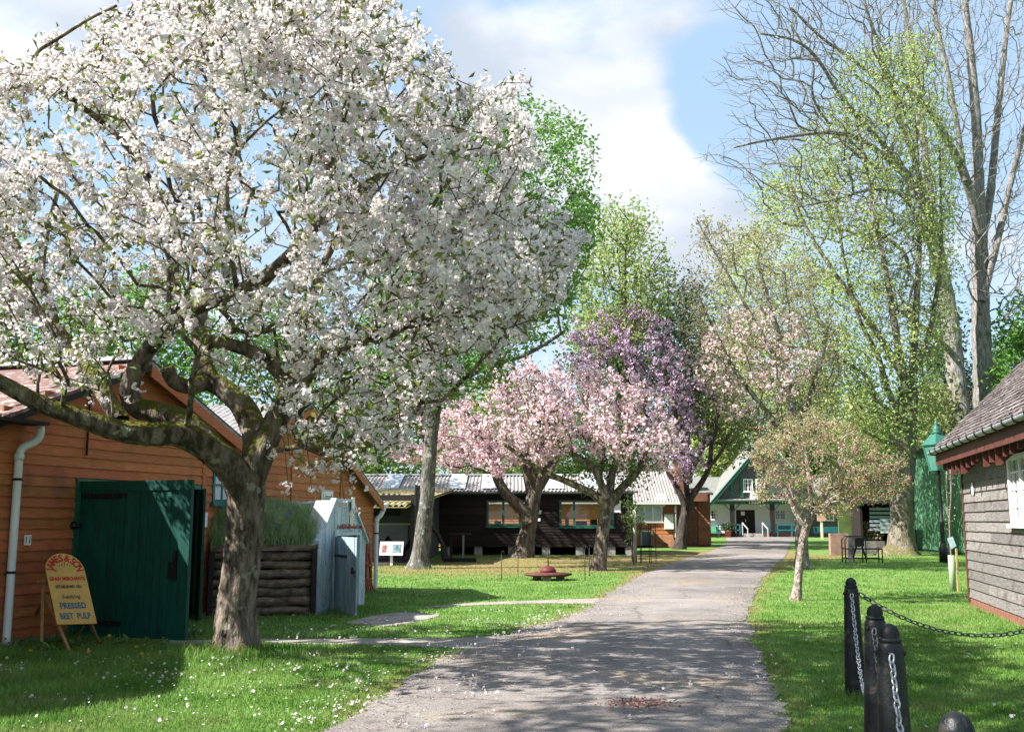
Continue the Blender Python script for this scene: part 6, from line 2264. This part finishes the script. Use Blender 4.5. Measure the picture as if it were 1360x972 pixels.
DB = 58.0
limbs = [
    px([(1290, 729, 20.88), (1288, 715, 17.40), (1284, 660, 15.66), (1277, 580, 14.79), (1270, 500, 14.36), (1262, 430, 13.48), (1250, 360, 11.74), (1238, 300, 9.57, DB - 1), (1222, 258, 7.39, DB - 3), (1195, 225, 5.92, DB - 6), (1165, 200, 4.52, DB - 9), (1135, 182, 3.83, DB - 11), (1100, 176, 3.13, DB - 13), (1060, 180, 2.61, DB - 14), (1010, 188, 2.09, DB - 15), (975, 196, 1.57, DB - 15)], DB),
    px([(1218, 252, 4.79, DB - 3.5), (1190, 212, 4.35, DB - 6), (1155, 172, 3.83, DB - 9), (1118, 130, 3.31, DB - 11), (1085, 78, 2.78, DB - 12), (1055, 54, 2.26, DB - 13), (1010, 45, 1.74, DB - 14)], DB),
    px([(1247, 345, 8.27), (1240, 300, 7.48), (1233, 240, 6.61), (1224, 160, 5.74), (1214, 80, 4.70), (1202, 15, 4.00), (1192, -40, 3.48)], DB),
    px([(1266, 470, 5.22), (1242, 448, 4.52, DB - 2), (1215, 427, 3.65, DB - 4), (1190, 410, 2.61, DB - 6)], DB),
    px([(1254, 385, 4.35), (1228, 310, 3.74, DB - 3), (1200, 262, 3.13, DB - 6), (1160, 252, 2.61, DB - 9), (1110, 265, 2.09, DB - 12), (1060, 275, 1.57, DB - 14)], DB),
    px([(1238, 290, 4.70, DB - 1), (1215, 215, 4.35, DB - 3), (1192, 145, 3.65, DB - 5), (1170, 70, 2.96, DB - 7), (1150, 10, 2.44, DB - 8), (1140, -40, 2.09, DB - 8)], DB)]
bare('bare_tree', 'leafless grey tree with long branches reaching left over the lawn', limbs, [(925, 95), (975, 40), (930, 10), (985, -60), (1260, -60), (1290, 200), (1260, 420), (1180, 470), (1120, 330), (1010, 300), (950, 235), (905, 215), (970, 165)], DB - 11, 5.5, 4600)
limbs = [
    px([(1315, 729, 19.14), (1314, 700, 16.53), (1310, 620, 15.22), (1306, 540, 14.79), (1304, 450, 14.36), (1302, 360, 13.05), (1300, 290, 10.88), (1299, 230, 9.13), (1296, 160, 7.83), (1291, 90, 6.79), (1283, 20, 5.57), (1278, -40, 4.70)], DB + 1.5),
    px([(1301, 310, 6.96, DB + 1), (1285, 245, 7.5, DB), (1262, 192, 5.74, DB - 2), (1234, 148, 4.87, DB - 4), (1200, 114, 4.18, DB - 6), (1160, 98, 3.39, DB - 8), (1125, 75, 2.78, DB - 9), (1085, 45, 2.26, DB - 10), (1050, 10, 1.83, DB - 11)], DB),
    px([(1302, 330, 6.96), (1314, 265, 6.61), (1322, 190, 5.57), (1330, 105, 4.70), (1339, 25, 4.00), (1350, -40, 3.31)], DB + 2),
    px([(1304, 400, 6.09), (1326, 315, 5.39), (1343, 240, 4.70), (1360, 175, 4.00), (1390, 80, 3.31)], DB + 1),
    px([(1282, 240, 4.35, DB - .5), (1271, 165, 4.18), (1258, 95, 4.00), (1246, 42, 3.65), (1236, -30, 3.13)], DB - 1)]
bare('bare_tree', 'leafless grey tree with straight upright stems rising behind tiled roof', limbs, [(1150, -60), (1420, -60), (1430, 380), (1350, 440), (1260, 380), (1200, 150)], DB, 5.0, 2600)

# ------------------------------------------------------------------ tall green tree and the trees behind
limbs = [
    px([(556, 760, 18.9), (557, 745, 14.6), (561, 710, 12.9), (566, 670, 11.6), (569, 630, 11.2), (573, 580, 10.3), (585, 500, 9.5), (605, 420, 8.6), (630, 340, 6.9), (660, 260, 5.2), (690, 190, 3.4)], 33.9),
    px([(590, 480, 6.9), (640, 420, 6.0), (690, 360, 4.7), (730, 310, 3.4), (765, 250, 2.6)], 34.5),
    px([(600, 440, 6.0), (570, 370, 4.7), (560, 300, 3.4), (580, 220, 2.6)], 34),
    px([(578, 550, 6.0), (540, 500, 4.3), (510, 460, 3.4)], 33.5),
    px([(580, 530, 6.0), (640, 490, 4.3), (700, 470, 3.4), (750, 440, 2.6)], 34)]
tA = Tree('tall_green_tree', 'tall fresh green tree with leaning silver trunk by the open shed', 'tree', None, limbs, bk_grey, step=.15, sides=16)
polyA = [(470, 470), (500, 330), (560, 230), (610, 150), (650, 130), (700, 128), (745, 150), (798, 190), (796, 220), (775, 250), (800, 270), (790, 330), (765, 390), (750, 440), (700, 480), (640, 520), (580, 540), (520, 540), (480, 530)]
tA.grow(crown_points(polyA, 34, 4.0, 1100, 50, clump=.4), step=.4, r0=.011, bf=.35, rmax=.07, min_z=4)
st = tA.sites(.16, .05, .14)
tA.leaves(cut(tA.sites(.10, .05, .14), 0, 20000), 4, .16, .16, l_fresh, width=.6, flat=.3)


def back_tree(name, label, base, poly, d, depth, n, nl, size, m, trunk_r=.3, bk=None, per=4, edge=60, clump=.4, spread=1.3, top=.55, group='trees beyond the buildings'):
    """a tree standing off behind: trunk with a leader, branches, leaf clumps"""
    xs = [q[0] for q in poly]; ys = [q[1] for q in poly]
    c = P(sum(xs) / len(xs), sum(ys) / len(ys), d)
    b = Vector((c.x, d, 0)) if base is None else Vector((base, d, 0))
    tz = P(c.x, min(ys), d).z
    lm = [[(b.x, b.y, 0, trunk_r), (b.x + .05, b.y, c.z * .3, trunk_r * .8), ((b.x + c.x) / 2, b.y, c.z * .65, trunk_r * .6), (c.x, d, c.z, trunk_r * .45), (c.x + .2, d, c.z + (tz - c.z) * top, trunk_r * .2)]]
    t = Tree(name, label, 'tree', group, lm, bk or bk_brown, step=.5, sides=10, rough=.04)
    t.grow(crown_points(poly, d, depth, int(n * 1.4), edge, clump=clump), step=.8, r0=.02, bf=.4, rmax=.15, min_z=1.5, sides=3)
    s_ = t.sites(.18, .2, .3)
    t.leaves(cut(s_, 0, int(nl * 2.2)), per, size * spread, size * 1.05, m, width=.65, flat=.25)
    return t


back_tree('ash_tree', 'light green feathery tree right of the tall green tree', None, [(740, 440), (770, 330), (800, 272), (840, 268), (872, 300), (892, 350), (895, 400), (860, 450), (790, 470)], 58, 4.5, 300, 5200, .22, l_pale)
back_tree('bushy_tree', 'mid green tree low behind the mauve cherry', None, [(740, 480), (760, 420), (830, 390), (880, 400), (900, 470), (860, 540), (780, 540)], 68, 4, 200, 3600, .26, l_mid)
back_tree('yew_tree', 'very dark evergreen between the mauve and russet trees', None, [(862, 480), (872, 410), (895, 360), (925, 365), (950, 420), (955, 500), (930, 560), (885, 560)], 66, 4, 240, 5200, .25, l_dark)
back_tree('golden_bush', 'yellow-green bush over the roofs left of the porch house', None, [(880, 610), (900, 540), (940, 500), (985, 520), (1010, 580), (1000, 622), (930, 634)], 104, 6, 160, 2400, .42, l_yellow)
back_tree('copper_tree', 'brownish green tree behind the russet cherry', 11.6, [(905, 560), (915, 470), (960, 420), (1010, 430), (1030, 520), (1010, 600), (950, 610)], 72, 4, 200, 1800, .28, l_olive)
for k, (lb, poly, d, m, nl) in enumerate([
    ('bright green tree at far left over the red barn roof', [(-120, 500), (-110, 330), (-20, 300), (90, 340), (140, 430), (120, 500), (-20, 520)], 34, l_bright, 2600),
    ('green tree behind the barn, right of its red roof', [(90, 500), (110, 380), (190, 350), (280, 380), (310, 470), (260, 540), (140, 540)], 38, l_fresh, 2600),
    ('green tree rising behind the second barn gable', [(260, 590), (280, 440), (350, 390), (440, 400), (480, 500), (460, 600), (340, 600)], 44, l_mid, 2600),
    ('yellow-green tree over the left end of the sheet roof', [(420, 640), (425, 540), (470, 470), (540, 460), (590, 540), (580, 640), (500, 645)], 60, l_bright, 2400),
    ('light green tree over the middle of the dark hut', [(560, 640), (580, 550), (640, 500), (710, 510), (750, 590), (735, 640), (650, 645)], 66, l_pale, 2200),
    ('blue-green tree over the right end of the dark hut', [(700, 640), (720, 560), (780, 530), (850, 550), (890, 600), (870, 640), (780, 645)], 72, l_mid, 2200)]):
    back_tree('broadleaf_tree', lb, None, poly, d, 4, 200, nl, .26 if d > 50 else .2, m, per=5)
for lb, poly, d, m, nl in [
    ('dark evergreen seen between lime trunk and bare trees', [(1205, 640), (1215, 500), (1240, 420), (1275, 400), (1300, 470), (1310, 600), (1260, 640)], 66, l_dark, 2600),
    ('bright green tree right of the bare trunks over the roof', [(1310, 520), (1320, 420), (1350, 380), (1400, 370), (1440, 430), (1430, 540), (1350, 560)], 60, l_fresh, 2200),
    ('dark fir at right edge behind the tiled roof', [(1290, 560), (1310, 470), (1345, 440), (1400, 470), (1420, 560), (1350, 600)], 72, l_dark, 2400),
    ('sandy olive shrub tree behind the street lamp', [(1195, 650), (1205, 560), (1230, 505), (1262, 520), (1270, 600), (1240, 660)], 58, l_olive, 1900),
    ('olive tree behind the log store and olive panel', [(1100, 670), (1110, 560), (1150, 510), (1200, 540), (1210, 640), (1160, 680)], 64, l_olive, 2200),
    ('green tree over the right end of the porch house', [(1010, 640), (1020, 540), (1070, 480), (1120, 520), (1135, 620), (1080, 650)], 112, l_mid, 2200)]:
    back_tree('broadleaf_tree', lb, None, poly, d, 4.5, 220, nl, .26 if d < 100 else .4, m, per=5)

# far woods closing the horizon
n = 26000
x = RNG.uniform(-95, 115, n)
hgt = np.array([7.5 + 4.5 * mnoise.noise(Vector((v * .06, 3, 0))) + 2.2 * mnoise.noise(Vector((v * .25, 8, 0))) for v in x])
yb = 128 + 10 * np.array([mnoise.noise(Vector((v * .05, 11, 0))) for v in x]) + RNG.uniform(-5, 5, n)
z = hgt * RNG.uniform(0, 1, n) ** .7
V, F = leaf_mesh(np.stack([x, yb, z], 1), .9, .7)
tag(put('far_woods', np_mesh('far_woods', V, F), leafm('far_wood_leaf', (.05, .10, .035), (.13, .19, .07), scale=.12)), 'far green woods closing the view behind every building', 'woods', kind='stuff')

# sapling by the hut end
q = G(840, 748)
sp = Tree('leafy_sapling', 'thin leafy sapling tied to pale stake by the dark hut end', 'tree', None,
          [[(q.x, q.y, 0, .035), (q.x - .02, q.y, .9, .03), (q.x - .1, q.y, 1.8, .025), (q.x - .15, q.y, 2.6, .015)]], bk_grey, step=.15, sides=8, rough=.03)
sp.grow(crown_points([(820, 690), (828, 665), (842, 655), (856, 670), (858, 688), (846, 712), (836, 725), (828, 700)], q.y, .5, 60, 20), step=.15, r0=.006, rmax=.02, min_z=.8)
sp.leaves(sp.sites(.1, .03, .06), 2, .06, .12, l_bright, width=.6)
MB().tube([q + Vector((.10, 0, 0)), q + Vector((.10, 0, 1.9))], .07, 8).build('stake', mat('pale_post', (.36, .34, .28), var=.2, scale=5), sp.root)
mb = MB()
for k in range(5):
    an = 2 * math.pi * k / 5
    c_ = q + Vector((.55 + .3 * math.cos(an), .25 * math.sin(an), 0))
    mb.tube([c_, c_ + Vector((0, 0, 1.35)), c_ + Vector((-.06 * math.cos(an), 0, 1.42))], .013, 5)
for z_ in (.45, 1.25):
    mb.tube([q + Vector((.55 + .3 * math.cos(t), .25 * math.sin(t), z_)) for t in np.linspace(0, 2 * np.pi, 14)], .012, 5)
gd = thing('tree_guard', 'black iron hoop guard standing right of the leafy sapling', 'tree guard', q + Vector((.55, 0, 0)))
mb.build('guard_bars', m_iron, gd)

# a tall tree left of the view whose crown shades the near road and lawn
lm = [[(-7.6, 1.2, 0, .34), (-7.5, 1.2, 2.5, .28), (-7.0, 1.4, 5, .22), (-6.2, 1.8, 8, .15), (-5.5, 2.2, 11, .07)],
      [(-7.3, 1.3, 4, .14), (-5, 2.5, 6.5, .10), (-2.5, 4, 8.5, .05)], [(-6.8, 1.5, 6, .12), (-5.5, 4, 8, .08), (-4.5, 6, 9.5, .04)]]
tS = Tree('roadside_tree', 'tall leafy tree out of view whose crown shades the near road', 'tree', None, lm, bk_brown, step=.3, sides=12, rough=.05)
c = unit(4000) * RNG.uniform(.2, 1, (4000, 1)) ** .5 * np.array([5.6, 3.2, 2.6]) + np.array([-4.4, 4.4, 10.0])
c = c[(c[:, 1] > .4) & (c[:, 1] < 6.8) & (c[:, 2] > 7.5)]
f_ = np.array([mnoise.noise(Vector(q) * .55) for q in c])
c = c[f_ > RNG.uniform(-.7, .1, len(c))][:900]
tS.grow(c, step=.5, r0=.010, bf=.35, rmax=.08, min_z=4)
tS.leaves(cut(tS.sites(.10, .05, .14), 0, 15000), 3, .16, .16, l_fresh, width=.6, flat=.3)
# ------------------------------------------------------------------ grass, petals, flowers
def on_lawn(x, y, margin=0.0):
    l, r = road_x(y)
    nz = np.array([mnoise.noise(Vector((a * 2.2, b * 2.2, 4))) for a, b in zip(x, y)]) * .22
    ok = (x < l + margin + nz) | (x > r - margin + nz)
    for pp in PATH_POLYS: ok &= ~in_poly(x, y, pp)
    # houses
    dx, dy = x - W.o.x, y - W.o.y
    s = dx * W.u.x + dy * W.u.y; t = dx * W.n.x + dy * W.n.y
    ok &= ~((t < .05) & (s < WL + .1))
    s = (x - Fh.o.x) * Fh.u.x + (y - Fh.o.y) * Fh.u.y; t = (x - Fh.o.x) * Fh.n.x + (y - Fh.o.y) * Fh.n.y
    ok &= ~((t < .06) & (s > -.05))
    s = (x - Fc.o.x) * Fc.u.x + (y - Fc.o.y) * Fc.u.y; t = (x - Fc.o.x) * Fc.n.x + (y - Fc.o.y) * Fc.n.y
    ok &= ~((t < .05) & (t > -2.2) & (s > -.0) & (s < CW))
    s = (x - Fl.o.x) * Fl.u.x + (y - Fl.o.y) * Fl.u.y; t = (x - Fl.o.x) * Fl.n.x + (y - Fl.o.y) * Fl.n.y
    ok &= ~((t < .12) & (t > -2.2) & (s > 0) & (s < LL))
    return ok


def scatter(n, d0, d1, wide=1.0, pw=1.6):
    """places on the ground between distances d0 and d1, thinning with distance"""
    u = RNG.uniform(0, 1, n)
    y = (d0 ** (1 - pw) + u * (d1 ** (1 - pw) - d0 ** (1 - pw))) ** (1 / (1 - pw))
    x = RNG.uniform(-.62, .62, n) * y * wide
    return x, y


x, y = scatter(520000, 6.2, 46, 1.0, 1.75)
k = on_lawn(x, y, .05)
k &= RNG.uniform(0, 1, len(x)) > dryness(x, y) * .85
f = np.array([mnoise.noise(Vector((a * .7, b * .7, 9))) for a, b in zip(x, y)])
x, y, f = x[k], y[k], f[k]
base = np.stack([x, y, np.zeros(len(x))], 1)
h = .035 + .018 * f + np.clip((y - 14) * .0006, 0, .015)
# taller, unmown growth at the foot of walls, trunks and posts
def near(cx, cy, r): return np.exp(-((x - cx) ** 2 + (y - cy) ** 2) / r ** 2)
tall = near(-3.24, 12.4, .75) * .13 + near(-3.0, 33.8, 1.0) * .15 + near(bpos[0].x, bpos[0].y, .3) * .07 + near(-3.0, 18.2, 1.1) * .06
sW = (x - W.o.x) * W.u.x + (y - W.o.y) * W.u.y; tW = (x - W.o.x) * W.n.x + (y - W.o.y) * W.n.y
tall += np.exp(-np.clip(tW, 0, 9) / .45) * .13 * (sW < WL)
sH = (x - Fh.o.x) * Fh.u.x + (y - Fh.o.y) * Fh.u.y; tH = (x - Fh.o.x) * Fh.n.x + (y - Fh.o.y) * Fh.n.y
tall += np.exp(-np.clip(tH, 0, 9) / .15) * .08 * (sH > -.2)
tall += .05 * np.exp(-((x + 4.4) / .9) ** 2) * (y < 13)
h = h + tall * RNG.uniform(.4, 1.2, len(x))
wd = np.clip(.0035 + .00035 * y, .005, .02)
VB, FB = blades(base, h, wd, .45)
tag(put('grass', np_mesh('grass', VB, FB), m_blade), 'short green grass of the lawns either side of the road', 'grass', kind='stuff')

# fallen petals
def petals(n, cx, cy, sx, sy, lawn_only=None):
    x, y = RNG.normal(cx, sx, n), RNG.normal(cy, sy, n)
    return x, y


X, Y = [], []
for (n, cx, cy, sx, sy) in [(900, -2.4, 9.6, 1.3, 1.6), (450, -4.2, 11.3, 1.2, .7), (150, -.3, 11.5, 1.2, 1.5), (420, -2.6, 14.3, 1.6, .5), (500, -1.0, 16.2, 1.6, 1.3), (220, 1.0, 9.5, 1.4, 1.6), (130, 4.5, 10, 2.2, 2.2), (150, 5.5, 14, 2.2, 3), (150, 2.0, 18, 2.0, 4)]:
    a, b = petals(n, cx, cy, sx, sy); X.append(a); Y.append(b)
# drifts along the road's left edge
yy = RNG.uniform(8, 19, 900); l_, _ = road_x(yy); X.append(l_ + RNG.normal(-.12, .22, 900)); Y.append(yy)
X, Y = np.concatenate(X), np.concatenate(Y)
clus = np.array([mnoise.noise(Vector((a * 1.6, b * 1.6, 2))) for a, b in zip(X, Y)]) > RNG.uniform(-.22, .35, len(X))
X, Y = X[clus], Y[clus]
l_, r_ = road_x(Y)
onroad = (X > l_) & (X < r_)
tb = (X - W.o.x) * W.n.x + (Y - W.o.y) * W.n.y
k = (tb > .1)
c = np.stack([X, Y, np.where(onroad, .058, .035 + RNG.uniform(0, .035, len(X)))], 1)[k]
big = RNG.uniform(0, 1, len(c)) < .2
V1, F1 = leaf_mesh(c[~big], .022, .9, .1, flat=1.0)
tag(put('fallen_petals', np_mesh('fallen_petals', V1, F1), p_white), 'loose white petals scattered over grass and road edge', 'petals', kind='stuff')
V2, F2 = flower_mesh(c[big] + np.array([0, 0, .012]), 1.0, .013, .028)
tag(put('fallen_blossom', np_mesh('fallen_blossom', V2, F2), p_white), 'whole white blossoms fallen in the grass below the cherry', 'blossom', kind='stuff')

# reddish litter on the tarmac
q = G(848, 943)
n = 420
c = np.stack([RNG.normal(q.x, .16, n), RNG.normal(q.y, .13, n), np.full(n, .056)], 1)
c[:, 2] += RNG.uniform(0, .012, n)
V, F = leaf_mesh(c, .028, .6, .15, flat=.8)
tag(put('leaf_litter', np_mesh('leaf_litter', V, F), mat('red_brown_litter', (.22, .10, .07), col2=(.36, .20, .16), scale=20, island=.3)), 'patch of red-brown leaf litter lying on the tarmac', 'leaf litter', kind='stuff')
# grit and crumbs on the tarmac edges
yy = RNG.uniform(6.5, 30, 5000); l_, r_ = road_x(yy)
side = RNG.uniform(0, 1, 5000) < .6
xx = np.where(side, l_ + np.abs(RNG.normal(0, .45, 5000)), r_ - np.abs(RNG.normal(0, .3, 5000)))
V, F = leaf_mesh(np.stack([xx, yy, np.full(5000, .042)], 1), .018, .7, .3, flat=.6)
tag(put('road_grit', np_mesh('road_grit', V, F), mat('grit', (.16, .13, .10), col2=(.36, .32, .28), scale=30, island=.3)), 'loose grit and crumbs along the tarmac edges', 'grit', kind='stuff')

# dandelions by the barn
m_dand = mat('dandelion_yellow', (.72, .50, .02), rough=.6, var=.1, transl=.2)
dl = [(38, 875, .13, 'yellow dandelion at far left below the barn downpipe'), (115, 858, .12, 'yellow dandelion between the sign board legs'), (186, 867, .10, 'yellow dandelion low in grass before the green door'),
      (352, 745, .0, None), (142, 838, .22, 'tall yellow dandelion right of the sign board bottom'), (179, 850, .12, 'yellow dandelion right beside the sign board foot'), (572, 0, 0, None)]
proto = None
for (x, y, h_, lb) in dl:
    if lb is None: continue
    q = G(x, min(880, y + 12 + h_ * 90))
    o = thing('dandelion', lb, 'flower', q, 'dandelions by the barn')
    MB().tube([q, q + Vector((.01, 0, h_ * .6)), q + Vector((.015, 0, h_))], [.004, .0035, .003], 5).build('stem', m_blade, o)
    n = 70
    nn = unit(n); nn[:, 2] = np.abs(nn[:, 2]) * .6
    c = np.array([q.x + .015, q.y, q.z + h_]) + nn * .014
    V, F = leaf_mesh(c, .024, .4)
    put('flower_head', np_mesh('flower_head', V, F), m_dand, o)
# broad leaves at the wall foot
c = []
for (x, y) in [(20, 862), (55, 868), (95, 862), (150, 862), (210, 866), (265, 850)]:
    q = G(x, y)
    for k in range(14): c.append((q.x + RNG.normal(0, .1), q.y + RNG.normal(0, .1), .06 + RNG.uniform(0, .1)))
V, F = leaf_mesh(np.array(c), .13, .35, .1)
tag(put('wall_weeds', np_mesh('wall_weeds', V, F), l_mid), 'broad-leaved weeds in the shaded grass along the barn foot', 'weeds', kind='stuff')
c = []
for (x, y, s_) in [(375, 805, .35), (360, 812, .3), (440, 795, .0), (398, 790, .22)]:
    q = G(x, y)
    if s_:
        for k in range(40): c.append((q.x + RNG.normal(0, .14), q.y + RNG.normal(0, .08), abs(RNG.normal(s_ * .6, .14))))
V, F = leaf_mesh(np.array(c), .17, .22, .1)
tag(put('fern_clump', np_mesh('fern_clump', V, F), l_mid), 'leafy clump growing against the log side of the cellar', 'weeds', kind='stuff')
